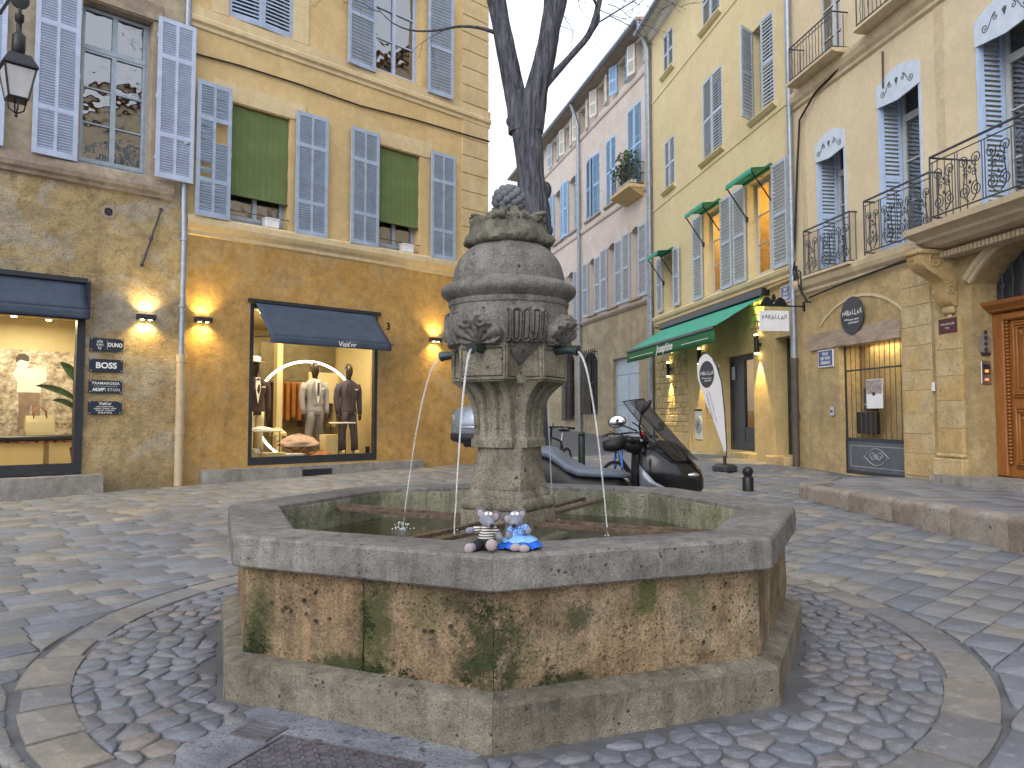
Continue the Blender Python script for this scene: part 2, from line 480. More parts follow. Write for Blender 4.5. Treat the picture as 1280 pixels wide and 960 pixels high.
M['pillar'] = stone_var('pillar_stone', [(.15, .136, .107), (.225, .205, .162), (.295, .27, .215)], (.045, .042, .036), 1.0, 34, .65, (.12, .12, .06), .5, streak=.4, rnd=False)
M['urn'] = stone_var('urn_stone', [(.115, .11, .105), (.17, .162, .152), (.225, .215, .2)], (.04, .038, .038), 1.0, 40, .6, streak=.25, rnd=False)
M['lichen'] = stone_var('crown_stone', [(.1, .1, .085), (.155, .15, .12), (.2, .195, .155)], (.035, .035, .035), .6, 34, .7, (.1, .11, .04), .6, rnd=False)
M['berry'] = stone_var('berry_stone', [(.09, .1, .125), (.13, .14, .165), (.17, .18, .2)], (.04, .04, .045), .5, 40, .5, rnd=False)
M['inner'] = stone_var('basin_wall_stone', [(.17, .175, .125), (.25, .245, .18), (.32, .31, .24)], (.06, .065, .03), .6, 20, .7, (.075, .1, .02), .9, streak=.6)
M['silt'] = plain('silted_floor', (.23, .165, .08), .8, var=.45, scale=3, bump=.4)
M['moss'] = plain('moss', (.022, .036, .009), .95, var=.6, scale=20, bump=.8)
M['bronze'] = plain('spout_bronze', (.06, .085, .085), .45, .6, .4, 20)
M['rust'] = plain('rusted_bar', (.12, .085, .06), .8, .3, .5, 25, .4)
def water_mat():
    t = NT('water')
    h = t.math('ADD', t.noise(9, 4, .6), t.math('MULTIPLY', t.noise(34, 3, .6), .4))
    nr = t.bump(h, .35, .02)
    tr = t.n('ShaderNodeBsdfTransparent'); t.set(tr.inputs[0], (.52, .60, .46))
    gl = t.n('ShaderNodeBsdfGlossy'); gl.inputs['Roughness'].default_value = .03; t.set(gl.inputs['Normal'], nr)
    fr = t.n('ShaderNodeFresnel'); fr.inputs[0].default_value = 1.33; t.set(fr.inputs[1], nr)
    mx = t.n('ShaderNodeMixShader'); t.set(mx.inputs[0], t.math('ADD', fr.outputs[0], .04, True))
    t.t.links.new(tr.outputs[0], mx.inputs[1]); t.t.links.new(gl.outputs[0], mx.inputs[2]); t.t.links.new(mx.outputs[0], t.out.inputs[0])
    return t.m
M['water'] = water_mat()
def jet_mat():
    t = NT('falling_water')
    b = t.n('ShaderNodeBsdfPrincipled'); t.set(b.inputs['Base Color'], (.85, .9, .95)); b.inputs['Roughness'].default_value = .08
    tr = t.n('ShaderNodeBsdfTransparent'); mx = t.n('ShaderNodeMixShader')
    t.set(mx.inputs[0], t.math('ADD', t.math('MULTIPLY', t.noise(30, 3, .6, t.map((1, 1, .35))), .75), -.06, True))
    t.t.links.new(tr.outputs[0], mx.inputs[1]); t.t.links.new(b.outputs[0], mx.inputs[2]); t.t.links.new(mx.outputs[0], t.out.inputs[0])
    return t.m
M['jet'] = jet_mat()
M['foam'] = plain('splash_foam', (.75, .8, .85), .2, var=.1)

# facades
M['a_up'] = plaster('old_render_upper', (.40, .33, .235), (.50, .42, .31), (.22, .18, .14), .5, patch=(.3, .25, .19), patch_amt=.4)
M['a_low'] = plaster('old_render_lower', (.43, .305, .14), (.54, .42, .23), (.27, .205, .125), .7, 1.6, 1.0, streak=.6, patch=(.42, .37, .29), patch_amt=.85, pits=.6, dado=((.27, .20, .11), 1.1))
M['a_ledge'] = plaster('ledge_stone', (.33, .27, .2), (.42, .35, .27), (.16, .13, .1), .6, bump=.5)
M['b_up'] = plaster('yellow_render', (.62, .445, .205), (.70, .525, .27), (.42, .31, .17), .35, .8, .2, streak=.3)
M['b_trim'] = plaster('pale_yellow_trim', (.64, .50, .29), (.70, .57, .36), (.45, .34, .2), .3, 1.2, .15)
M['b_low'] = plaster('ochre_render', (.50, .29, .08), (.60, .375, .13), (.34, .21, .085), .5, 1.1, .8, streak=.5, patch=(.45, .33, .17), patch_amt=.65, pits=.3, dado=((.40, .27, .115), 1.0))
M['b_quoin'] = plaster('quoin_render', (.58, .44, .24), (.66, .53, .32), (.4, .3, .17), .3, 1.5, .2)
M['c_up'] = plaster('cream_render', (.64, .54, .365), (.71, .61, .44), (.51, .43, .3), .3, .7, .15, streak=.25)
M['c_trim'] = plaster('cream_trim', (.58, .48, .32), (.66, .56, .395), (.39, .315, .21), .4, 1.2, .3)
M['c_low'] = plaster('worn_limestone_wall', (.46, .345, .165), (.56, .44, .245), (.28, .21, .11), .5, 1.3, .6, streak=.5, patch=(.36, .28, .17), patch_amt=.6, pits=.4)
M['c_block'] = stone_var('limestone_block', [(.41, .31, .16), (.52, .41, .235), (.57, .465, .29)], (.24, .18, .1), .5, 18, .7, blotch=1.2, warm=(.5, .345, .14))
M['d_wall'] = plaster('pale_yellow_render', (.63, .53, .31), (.70, .60, .375), (.50, .42, .25), .3, .7, .12, streak=.25)
M['d_low'] = plaster('shopfront_render', (.52, .40, .19), (.59, .47, .25), (.36, .27, .13), .4, 1.2, .25)
M['d_stone'] = stone_var('rubble_stone', [(.38, .285, .13), (.48, .375, .19), (.55, .45, .27)], (.2, .15, .07), .5, 22, .8)
M['e_wall'] = plaster('pinkish_grey_render', (.57, .50, .455), (.65, .58, .54), (.44, .385, .345), .4, .8, .12, streak=.4)
M['e_low'] = plaster('grey_stone_foot', (.36, .295, .195), (.45, .375, .255), (.22, .18, .12), .6, .9, .4, streak=.55)
M['e_trim'] = plaster('grey_trim', (.38, .32, .25), (.46, .39, .32), (.2, .17, .13), .5, 1.5, .3)
M['far'] = plaster('far_render', (.48, .42, .36), (.55, .49, .42), (.35, .3, .25), .4, .6, .1)
M['roof'] = plain('clay_tiles', (.32, .19, .12), .85, var=.4, scale=3, bump=.4, bscale=8)
M['sill'] = plaster('grey_step_stone', (.28, .265, .245), (.37, .355, .33), (.14, .13, .12), .6, 2.5, .6)
M['sh_a'] = plain('lavender_blue_paint', (.44, .51, .67), .55, var=.12, scale=5)
M['sh_b'] = plain('grey_blue_paint', (.335, .41, .54), .6, var=.15, scale=5)
M['sh_c'] = plain('sky_blue_paint', (.42, .54, .74), .5, var=.1, scale=5)
M['sh_c2'] = plain('pale_blue_board', (.52, .60, .72), .55, var=.12, scale=5)
M['sh_d'] = plain('dusty_blue_paint', (.40, .465, .545), .6, var=.12, scale=5)
M['sh_e'] = plain('clear_blue_paint', (.29, .47, .70), .55, var=.14, scale=5)
M['sh_e2'] = plain('pale_grey_blue_paint', (.40, .46, .53), .6, var=.14, scale=5)
M['sh_w'] = plain('off_white_paint', (.62, .62, .58), .6, var=.1, scale=5)
M['frame'] = plain('window_paint', (.33, .39, .46), .6, var=.15, scale=8)
M['frame_w'] = plain('pale_window_paint', (.5, .52, .52), .6, var=.12, scale=8)
M['pane'] = glass('window_glass', (.55, .6, .66), .30, .02, .3)
M['shopglass'] = glass('shop_glass', (.97, .98, .97), .01, .01)
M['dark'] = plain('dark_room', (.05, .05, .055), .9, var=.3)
M['curtain'] = plain('net_curtain', (.5, .5, .48), .9, var=.25, scale=9)
M['curtain_r'] = plain('pink_curtain', (.28, .2, .17), .9, var=.3, scale=9)
M['zinc'] = plain('zinc_pipe', (.30, .34, .40), .45, .55, .18, 8)
M['pipe_beige'] = plain('beige_pipe_paint', (.45, .36, .24), .6, var=.15)
M['pipe_brown'] = plain('brown_pipe_paint', (.09, .065, .06), .6, var=.2)
M['black'] = plain('black_paint', (.012, .013, .016), .4, var=.2)
M['charcoal'] = plain('charcoal_paint', (.03, .034, .042), .45, var=.2)
M['iron'] = plain('wrought_iron', (.05, .055, .075), .5, .3, .2)
M['navy'] = plain('navy_canvas', (.055, .075, .115), .85, var=.15, scale=4, bump=.3, bscale=200)
M['green'] = plain('green_canvas', (.05, .33, .235), .8, var=.1, scale=3, bump=.2, bscale=200)
M['green_v'] = plain('dark_green_canvas', (.02, .15, .055), .8, var=.1, scale=3, bump=.2, bscale=200)
M['green_d'] = plain('green_door_paint', (.01, .035, .02), .45, var=.2)
M['white'] = plain('white_print', (.8, .8, .8), .6, var=.03)
M['white_w'] = plain('white_enamel', (.72, .74, .78), .35, var=.06)
M['blue_e'] = plain('blue_enamel', (.02, .045, .2), .3, var=.1)
M['sign'] = plain('sign_board', (.022, .032, .055), .4, var=.15)
M['maroon'] = plain('maroon_plate', (.075, .015, .02), .5, var=.15)
M['steel'] = plain('brushed_steel', (.5, .5, .52), .3, .9, .1)
M['cable'] = plain('black_cable', (.02, .018, .018), .7, var=.2)
def wood(name, a, b, sc=(6, 6, .5)):
    t = NT(name)
    g = t.noise(5, 8, .7, t.map(sc), 1.0)
    col = t.mix(t.ramp(g, [(.3, 0.0), (.7, 1.0)]), a, b)
    return t.bsdf(col, .45, 0, t.bump(t.noise(20, 6, .7, t.map(sc)), .3, .01), .4)
M['door'] = wood('varnished_oak', (.24, .085, .022), (.40, .165, .045))
M['beam'] = wood('old_beam', (.22, .165, .12), (.42, .34, .26), (.6, 6, 6))
def blind():
    t = NT('green_bamboo_blind')
    w = t.n('ShaderNodeTexWave', wave_type='BANDS', bands_direction='Z'); t.set(w.inputs['Vector'], t.co()); w.inputs['Scale'].default_value = 14; w.inputs['Distortion'].default_value = 1.2
    v = t.n('ShaderNodeTexWave', wave_type='BANDS', bands_direction='X'); t.set(v.inputs['Vector'], t.co()); v.inputs['Scale'].default_value = 2.6; v.inputs['Distortion'].default_value = .3
    col = t.mix(w.outputs['Fac'], (.105, .15, .055), (.19, .25, .10))
    col = t.mix(t.ramp(v.outputs['Fac'], [(.93, 0.0), (1.0, .22)]), col, (.33, .38, .2))
    col = t.mix(t.ramp(t.noise(2.5, 6), [(.4, .35), (.65, 0.0)]), col, (.1, .13, .045))
    return t.bsdf(col, .8, 0, t.bump(w.outputs['Fac'], .5, .01), .3)
M['blind'] = blind()
M['bark'] = None
def bark():
    t = NT('grooved_bark')
    v = t.map((1, 1, .16))
    a = t.noise(16, 8, .7, v, .5)
    b = t.vor(20, t.map((1, 1, .14)))
    col = t.mix(t.ramp(a, [(.32, 0.0), (.68, 1.0)]), (.032, .034, .044), (.15, .155, .185))
    col = t.mix(t.ramp(b, [(.0, .7), (.25, 0.0)]), col, (.012, .012, .015))
    h = t.math('ADD', a, t.math('MULTIPLY', b, .9))
    return t.bsdf(col, .9, 0, t.bump(h, 1.0, .05), .2)
M['bark'] = bark()
M['leaf'] = plain('leaves', (.045, .085, .03), .6, var=.5, scale=9)
M['cream'] = plain('shop_wall_paint', (.62, .52, .3), .8, var=.04)
M['shopfloor'] = plain('shop_floor', (.42, .34, .22), .5, var=.15)
M['shopdark'] = plain('shop_backdrop', (.22, .19, .12), .8, var=.2)
M['lamp_glow'] = emit('lamp_glow', (1, .76, .34), 30)
M['tube_glow'] = emit('ring_light_glow', (1, .9, .68), 9)
M['orange_room'] = plain('ochre_room_wall', (.7, .5, .16), .8, var=.15)
M['suit_grey'] = plain('grey_flannel', (.32, .31, .35), .9, var=.08, scale=20, bump=.2, bscale=300)
M['trouser_grey'] = plain('grey_trousers', (.2, .19, .205), .9, var=.08, scale=20)
M['suit_navy'] = plain('aubergine_suit', (.06, .05, .085), .9, var=.1, scale=20)
M['suit_brown'] = plain('dark_brown_jacket', (.06, .035, .035), .9, var=.12, scale=20)
M['shirt'] = plain('white_shirt', (.8, .79, .78), .8, var=.04)
M['chino'] = plain('pale_chinos', (.62, .53, .36), .85, var=.08)
M['blush'] = plain('blush_cloth', (.55, .38, .33), .9, var=.2)
M['mannequin'] = plain('black_mannequin', (.03, .02, .016), .25, var=.2)
M['tan'] = plain('tan_leather', (.35, .14, .035), .5, var=.2)
M['handbag'] = plain('cream_bag', (.75, .62, .32), .55, var=.06)
# ------------------------------------------------------------------ ground: the square rises gently away from the fountain
GK = [(-60, .035), (3.3, .038), (4.0, .06), (6, .075), (8, .11), (11, .25), (15, .36), (25, .52), (37, .95), (60, 1.9), (400, 3.0)]
def G(y):
    for (a, za), (b, zb) in zip(GK, GK[1:]):
        if y <= b:
            return za + (zb - za) * max(0, (y - a)) / (b - a)
    return GK[-1][1]
FX, FY, FR = -0.021, 5.136, 1.85           # fountain axis and outer radius
FROT = radians(-1.8)
L = Wall((-5.425, 12.7356), (.72, .69))                      # left facades
C = Wall((5.99, 16.16), (.163, -.987))                       # right, shop with oval sign and carved door
D = Wall((4.68, 25.4), (5.99 - 4.68, 16.16 - 25.4))          # right, green awning
E_ = Wall((1.73, 37.3), (4.68 - 1.73, 25.4 - 37.3))          # right, pinkish house
KA, KB = Vector((4.18, 11.0)), Vector((5.11, 6.45))          # kerb line of the raised pavement (far, near)
kd = (KB - KA).normalized(); kn = Vector((-kd.y, kd.x))      # kn points towards the house
if kn.x < 0: kn = -kn

ground = MB()
ys = [-60, -20, 0, 3.3, 4, 5, 6, 7, 8, 9.5, 11, 13, 15, 20, 25, 30, 37, 60, 400, 900]
xs = [-600, -40, -8, 8, 40, 600]
ground.grid(lambda i, j: (xs[i], ys[j], G(ys[j]) - .013), len(xs) - 1, len(ys) - 1)
ground = tag(ground.build('ground', M['joint']), 'mortar bed of the paved square and street', kind='structure')

def oct_dist(x, y):
    """apothem distance from the fountain axis, octagon metric"""
    a = atan2(x - FX, FY - y) - FROT
    k = (round((a - pi / 8) / (pi / 4))) * pi / 4 + pi / 8
    return hypot(x - FX, y - FY) * cos(a - k)

def stone_piece(poly, zf, dome=.0, inset=.014, depth=.035, lift=0.0, tilt=(0, 0)):
    """low stone with rounded shoulders; poly is a world outline, returns verts, faces relative to its centre"""
    n = len(poly)
    cx = sum(p[0] for p in poly) / n; cy = sum(p[1] for p in poly) / n
    cz = zf(cy) + lift
    vs = []
    for (k, dz) in ((0, -depth), (1, -.005), (2, 0.0)):
        for (x, y) in poly:
            dx, dy = x - cx, y - cy
            l = hypot(dx, dy) + 1e-6
            s = 1.0 if k < 2 else max(.3, 1 - inset / l * 1.3)
            if k == 1: s = 1 - inset * .25 / l
            px, py = dx * s, dy * s
            vs.append((px, py, zf(cy + py) - zf(cy) + dz + px * tilt[0] + py * tilt[1]))
    fs = [(i, (i + 1) % n, n + (i + 1) % n, n + i) for i in range(n)] + [(n + i, n + (i + 1) % n, 2 * n + (i + 1) % n, 2 * n + i) for i in range(n)]
    if dome:
        vs.append((0, 0, dome)); c = 3 * n
        fs += [(2 * n + i, 2 * n + (i + 1) % n, c) for i in range(n)]
    else:
        fs.append(tuple(range(2 * n, 3 * n)))
    return (cx, cy, cz), vs, fs

def round_poly(q, r):
    """cut the corners of a polygon"""
    out = []
    n = len(q)
    for i in range(n):
        p = Vector(q[i]); a = Vector(q[i - 1]) - p; b = Vector(q[(i + 1) % n]) - p
        out.append(tuple(p + a.normalized() * min(r, a.length * .4))); out.append(tuple(p + b.normalized() * min(r, b.length * .4)))
    return out

def lay(stones, name, mat, limit, stuff_name, smooth=50, parent=ground):
    """nearest stones in view become parts, the rest one joined part"""
    def key(s):
        (x, y, z) = s[0]
        inview = abs(x) < .68 * y + .15 and y > 3.0
        return (0 if inview else 1, hypot(x, y))
    stones.sort(key=key)
    for (c, vs, fs) in stones[:limit]:
        b = MB(); b.add(vs, fs)
        o = b.build(name, mat, parent, smooth, c, fix=False)
    if stones[limit:]:
        b = MB()
        for (c, vs, fs) in stones[limit:]:
            b.add([(v[0] + c[0], v[1] + c[1], v[2] + c[2]) for v in vs], fs)
        tag(b.build(stuff_name, mat, parent, smooth, fix=False), kind='stuff')

def clip(poly, px, py, nx, ny):
    """keep the part of poly on the side of (px,py) away from (nx,ny)"""
    out = []
    for i in range(len(poly)):
        A_, B_ = poly[i], poly[(i + 1) % len(poly)]
        da = (A_[0] - px) * nx + (A_[1] - py) * ny; db = (B_[0] - px) * nx + (B_[1] - py) * ny
        if da <= 0: out.append(A_)
        if (da < 0 < db) or (db < 0 < da):
            t = da / (da - db); out.append((A_[0] + (B_[0] - A_[0]) * t, A_[1] + (B_[1] - A_[1]) * t))
    return out
rg = random.Random(3)
# --- setts laid in courses parallel to the shop fronts
e1 = Vector(L.d); e2 = Vector((-L.d[1], L.d[0]))
def kerb_side(p):
    return (Vector(p[:2]) - KA).dot(kn)
def outside(x, y):
    if (Vector((x, y)) - Vector(L.O)).dot(Vector(L.n)) < .05: return True
    if y < 11.2 and kerb_side((x, y)) > -.02: return True
    if y >= 11.2 and x > 6.0: return True
    return False
stones = []
v = -22.0
while v < 24:
    w = rg.uniform(.19, .27)
    u = -24 + rg.uniform(0, .5)
    while u < 28:
        ln = rg.uniform(.27, .58)
        c = e1 * (u + ln / 2) + e2 * (v + w / 2)
        if 1.9 < c.y < 22 and abs(c.x) < .72 * c.y + 1.2 and not outside(c.x, c.y):
            d = hypot(c.x - FX, c.y - FY)
            if d > 2.50:
                g = .004
                q = []
                for (a, b) in ((u + g, v + g), (u + ln - g, v + g), (u + ln - g, v + w - g), (u + g, v + w - g)):
                    p = e1 * (a + rg.uniform(-.008, .008)) + e2 * (b + rg.uniform(-.006, .006))
                    q.append(tuple(p))
                if d < 3.2:
                    nx, ny = (c.x - FX) / d, (c.y - FY) / d
                    q = clip(q, FX + nx * 2.745, FY + ny * 2.745, -nx, -ny)
                    if len(q) < 3 or abs(sum(q[i - 1][0] * q[i][1] - q[i][0] * q[i - 1][1] for i in range(len(q)))) < .012:
                        u += ln; continue
                stones.append(stone_piece(round_poly(q, rg.uniform(.006, .022)), G, 0, .006, .035, rg.uniform(-.004, .004), (rg.uniform(-.012, .012), rg.uniform(-.012, .012))))
        u += ln
    v += w
lay(stones, 'paving_stone', M['sett'], 300, 'distant_paving_stones')

# --- ring of pale stones round the fountain
ring = []
a = 0.0
while a < 2 * pi - .05:
    da = rg.uniform(.09, .26)
    if 2 * pi - (a + da) < .1: da = 2 * pi - a
    q = []
    m = 4
    jo, ji = rg.uniform(-.035, .01), rg.uniform(-.02, .02)
    for k in range(m + 1):
        t = a + .005 + (da - .01) * k / m; q.append((FX + (2.72 + jo) * sin(t), FY - (2.72 + jo) * cos(t)))
    for k in range(m, -1, -1):
        t = a + .005 + (da - .01) * k / m; q.append((FX + (2.49 + ji) * sin(t), FY - (2.49 + ji) * cos(t)))
    ring.append(stone_piece(q, G, 0, .012, .04, .002 + rg.uniform(-.003, .004)))
    a += da
lay(ring, 'ring_stone', M['ring'], 300, 'ring_stones')

# --- manhole cover, drain grate and their concrete surround
ca = radians(-23.0)
ce1 = Vector((cos(ca), sin(ca))); ce2 = Vector((sin(ca), -cos(ca)))
A0 = Vector((-.976, 3.42))
def in_patch(x, y, m=0.0):
    p = Vector((x, y)) - A0
    a, b = p.dot(ce1), p.dot(ce2)
    j = .07 * nz((x, y, 1), 5) + .03 * nz((x, y, 4), 14)
    return -.30 - m + j < a < .74 + m + j and -.30 + j < b < .85
cob = []
pts = []
r = 2.44
row = 0
while r > 1.72:
    w = rg.uniform(.10, .135)
    m = int(2 * pi * r / rg.uniform(.135, .175))
    for k in range(m):
        an = 2 * pi * (k + (row % 2) * .5) / m + rg.uniform(-.35, .35) * 2 * pi / m
        rr = r + rg.uniform(-.36, .36) * w
        pts.append((FX + rr * sin(an), FY - rr * cos(an)))
    r -= w; row += 1
for i, (x, y) in enumerate(pts):
    if oct_dist(x, y) < 1.80 or in_patch(x, y): continue
    cell = [(x - .2, y - .2), (x + .2, y - .2), (x + .2, y + .2), (x - .2, y + .2)]
    for (x2, y2) in pts:
        dx, dy = x2 - x, y2 - y; d2 = dx * dx + dy * dy
        if 0 < d2 < .16:
            l = sqrt(d2); cell = clip(cell, (x + x2) / 2 - dx / l * .0045, (y + y2) / 2 - dy / l * .0045, dx / l, dy / l)
    dr = hypot(x - FX, y - FY); nx, ny = (x - FX) / dr, (y - FY) / dr
    cell = clip(cell, FX + nx * 2.475, FY + ny * 2.475, nx, ny)
    am = round((atan2(x - FX, FY - y) - FROT - pi / 8) / (pi / 4)) * pi / 4 + pi / 8 + FROT
    ox, oy = sin(am), -cos(am)
    cell = clip(cell, FX + ox * 1.775, FY + oy * 1.775, -ox, -oy)
    if len(cell) < 3: continue
    cell = round_poly([(p[0] + rg.uniform(-.004, .004), p[1] + rg.uniform(-.004, .004)) for p in cell], rg.uniform(.012, .028))
    cob.append(stone_piece(cell, G, rg.uniform(.001, .004), .011, .04, rg.uniform(-.006, .004), (rg.uniform(-.025, .025), rg.uniform(-.025, .025))))
lay(cob, 'cobble', M['cobble'], 300, 'far_cobbles', 60)

cz = 0.0
def cpt(a, b, z): 
    p = A0 + ce1 * a + ce2 * b
    return (p.x, p.y, z)
pb = MB()
nu, nv = 24, 24
def cfn(i, j):
    a = -.40 + 1.24 * i / nu; b = -.40 + 1.30 * j / nv
    x, y, z = cpt(a, b, 0)
    ed = max(0, -.27 - a) + max(0, -.27 - b) + max(0, a - .78)
    return (x, y, G(y) - .003 + .004 * nz((x, y, 0), 6) + .004 * nz((x, y, 3), 20) - ed * .12)
pb.grid(cfn, nu, nv)
tag(pb.build('concrete_patch', M['concrete'], None, 60), 'worn concrete patch round the drain cover beside the fountain foot', kind='structure')

cov = thing('manhole_cover', 'ribbed cast iron drain cover set in concrete before the fountain', 'drain cover', cpt(0, 0, .038), ca)
b = MB(); b.box(-.012, .69, -.012, .0, -.02, .008); b.box(-.012, .69, -.66, -.648, -.02, .008); b.box(-.012, 0, -.648, -.012, -.02, .008); b.box(.678, .69, -.648, -.012, -.02, .008)
b.build('frame', M['cast'], cov)
b = MB(); b.box(.006, .672, -.642, -.018, -.02, .004); b.build('plate', M['cast'], cov)
b = MB()
for i in range(17):
    for j in range(15):
        x = .02 + i * .038; y = -.035 - j * .04
        s = 1 if (i + j) % 2 else -1
        Mx = Matrix.Translation((x + .012, y - .008, .0065)) @ Matrix.Rotation(s * pi / 4, 4, 'Z')
        b.box(-.0185, .0185, -.0062, .0062, -.005, .006, Mx)
b.build('tread_ribs', M['cast'], cov)
gr = thing('drain_grate', 'small slotted iron grate beside the ribbed drain cover', 'drain grate', cpt(-.22, -.06, .040), ca)
b = MB(); b.box(-.0, .17, -.13, 0, -.03, -.002); b.build('sump', M['black'], gr)
b = MB()
for k in range(5): b.box(0, .17, -.13 + k * .0275, -.13 + k * .0275 + .014, -.003, .006)
b.build('bars', M['cast'], gr)
b = MB(); b.box(-.014, .0, -.14, .01, -.02, .006); b.box(.17, .184, -.14, .01, -.02, .006); b.box(0, .17, .004, .01, -.02, .006); b.box(0, .17, -.14, -.134, -.02, .006); b.build('frame', M['cast'], gr)

# --- raised pavement on the right with its kerb
pav = thing('pavement', None, None, (0, 0, 0), kind='structure')
pav['label'] = 'raised stone pavement before the carved door'
def ptop(y): return .255 + .185 if y < 11 else .44
def ptop(y): return .43 + (y - 11) * .0 if y < 12 else .43 - (y - 12) * .02
b = MB()
def pf(i, j):
    t = j / 12.0; y = 13.6 - 10.6 * t
    base = KA + kd * ((11.0 - y) / -kd.y if y < 11 else 0)
    x0 = base.x + .1 if y < 11 else KA.x + .12 + (y - 11) * .55
    return (x0 + (9.5 - x0) * i / 4, y, ptop(y) - .02)
b.grid(pf, 4, 12)
b.build('bedding', M['joint'], pav)
slabs = []
yy = 12.9
while yy > 5.6:
    wd = rg.uniform(.34, .5)
    x = KA.x + (11.0 - yy) * .204 + .22 + max(0, yy - 11) * .75
    while x < 8.4:
        ln = rg.uniform(.45, .85)
        xe = x + ln - .008
        q = [(x, yy - wd + .008), (xe, yy - wd + .008), (xe, yy), (x, yy)]
        lim = C.O[0] + (C.O[1] - yy) * .165
        if x < lim + .2:
            slabs.append(stone_piece(round_poly(q, .012), ptop, 0, .006, .03, rg.uniform(-.003, .003)))
        x += ln
    yy -= wd
lay(slabs, 'paving_slab', M['slab'], 300, 'paving_slabs', parent=pav)
# kerb stones: rounded worn blocks
t = -.1
total = (KB - KA).length
while t < total + 1.2:
    ln = rg.uniform(.75, 1.25)
    n = 10
    R_ = []
    prof = [(0.015, -.45), (0.0, -.06), (.004, -.03), (.02, -.010), (.05, 0), (.24, .0), (.25, -.05), (.25, -.45)]
    for i in range(n + 1):
        tt = t + .004 + (ln - .008) * i / n
        P = KA + kd * tt
        end = min(1, min(i, n - i) / .8) if n else 1
        ring_ = []
        for (dx, dz) in prof:
            j = .010 * nz((P.x * 1, P.y, dz), 5) + .006 * nz((P.x, P.y, dz), 17)
            q = P + kn * (dx + j + (1 - end) * .012)
            ring_.append((q.x, q.y, ptop(P.y) + .006 + dz + j * .6 - (1 - end) * .008))
        R_.append(ring_)
    kb = MB(); kb.rings(R_); kb.build('kerbstone', M['kerb'], pav, 50)
    t += ln
# rounded head of the kerb, turning towards the house
kb = MB(); R_ = []
for i in range(13):
    an = (i / 12) * radians(62)
    cen = KA - kd * .1 + kn * .55
    d0 = -kn * cos(an) - kd * sin(an)
    ring_ = []
    for (dx, dz) in prof:
        q = cen + d0 * (.55 - dx)
        j = .008 * nz((q.x, q.y, dz), 6)
        ring_.append((q.x, q.y, ptop(q.y) + .006 + dz + j))
    R_.append(ring_)
kb.rings(R_); kb.build('kerbstone', M['kerb'], pav, 50)
kb = MB(); R_ = []
p0 = Vector(R_[0][0][:2]) if R_ else None
last = KA - kd * .1 + kn * .55 + (-kn * cos(radians(62)) - kd * sin(radians(62))) * .55
dirn = Vector((.79, .61)); nn = Vector((.61, -.79))
for i in range(9):
    P = last + dirn * (i / 8 * 1.9)
    sink = (i / 8) * .10
    ring_ = []
    for (dx, dz) in prof:
        q = P + nn * dx
        j = .008 * nz((q.x, q.y, dz), 6)
        ring_.append((q.x, q.y, ptop(P.y) + .006 + dz + j - sink * .3))
    R_.append(ring_)
kb.rings(R_); kb.build('kerbstone', M['kerb'], pav, 50)
# ------------------------------------------------------------------ fountain
ft = thing('fountain', 'octagonal stone fountain with carved urn pillar and four bronze spouts', 'fountain', (FX, FY, 0))
def fdir(a):                         # a = 0 looks at the camera, positive to the right
    return Vector((sin(a), -cos(a), 0))
T8 = math.tan(pi / 8)
def oct_piece(k, prof, n, amp, nsc, closed=True, seed=0.0, joint=.003, s0=-1.0, s1=1.0):
    """sweep a radial profile (vertex radius, z) along side k of the octagon, roughened"""
    am = FROT + pi / 8 + k * pi / 4
    nrm = fdir(am); tan = Vector((cos(am), sin(am), 0))
    R_ = []
    for i in range(n + 1):
        s = s0 + (s1 - s0) * i / n; se = -1 + 2 * i / n
        ring_ = []
        for (rv, z) in prof:
            ap = rv * cos(pi / 8)
            half = ap * T8 - joint
            p = nrm * ap + tan * (s * half) + Vector((0, 0, z))
            q = p + Vector((0, 0, 7 * k + seed))
            d = amp * (fbm(q, nsc, 3.1 + seed, 5)) + amp * .5 * nz(q, nsc * 4)
            edge = max(0, abs(se) - .985) / .015
            p += nrm * (d - edge * .006) + Vector((0, 0, d * .5))
            ring_.append(tuple(p))
        R_.append(ring_)
    b = MB(); b.rings(R_, closed)
    return b
def dense(pr, step):
    out = []
    for (a, b) in zip(pr, pr[1:] + pr[:1]):
        l = hypot(b[0] - a[0], b[1] - a[1]); m = max(1, int(l / step))
        for i in range(m): out.append((a[0] + (b[0] - a[0]) * i / m, a[1] + (b[1] - a[1]) * i / m))
    return out
cop = dense([(1.855, .678), (1.862, .686), (1.862, .815), (1.852, .828), (1.84, .831), (1.54, .829), (1.525, .82), (1.52, .80), (1.53, .675), (1.80, .672)], .035)
pan = dense([(1.785, .235), (1.79, .30), (1.79, .60), (1.80, .668), (1.60, .668), (1.60, .235)], .03)
pli = dense([(1.89, -.06), (1.888, .10), (1.887, .216), (1.878, .224), (1.80, .250), (1.70, .252), (1.70, -.06)], .03)
inn = dense([(1.512, .10), (1.512, .785), (1.516, .80), (1.60, .80), (1.60, .10)], .06)
for k in range(8):
    near = k in (0, 7, 1, 6)
    oct_piece(k, cop, 60 if near else 30, .0022, 3.0, seed=1).build('coping_stone', M['coping'], ft, 32)
    cuts = {7: [-1, .03, 1], 6: [-1, .3, 1]}.get(k, [-1, 1])
    for c0, c1 in zip(cuts, cuts[1:]): oct_piece(k, pan, int((90 if near else 20) * (c1 - c0) / 2), .010, 3.6, seed=2 + c1 * .3, s0=c0 + (.004 if c0 > -1 else 0), s1=c1 - (.004 if c1 < 1 else 0)).build('basin_panel', M['panel'], ft, 60)
    oct_piece(k, pli, 70 if near else 20, .0032, 3.0, seed=3).build('plinth_stone', M['plinth'], ft, 32)
    oct_piece(k, inn, 16, .008, 3.0, seed=4).build('basin_wall', M['inner'], ft, 60)
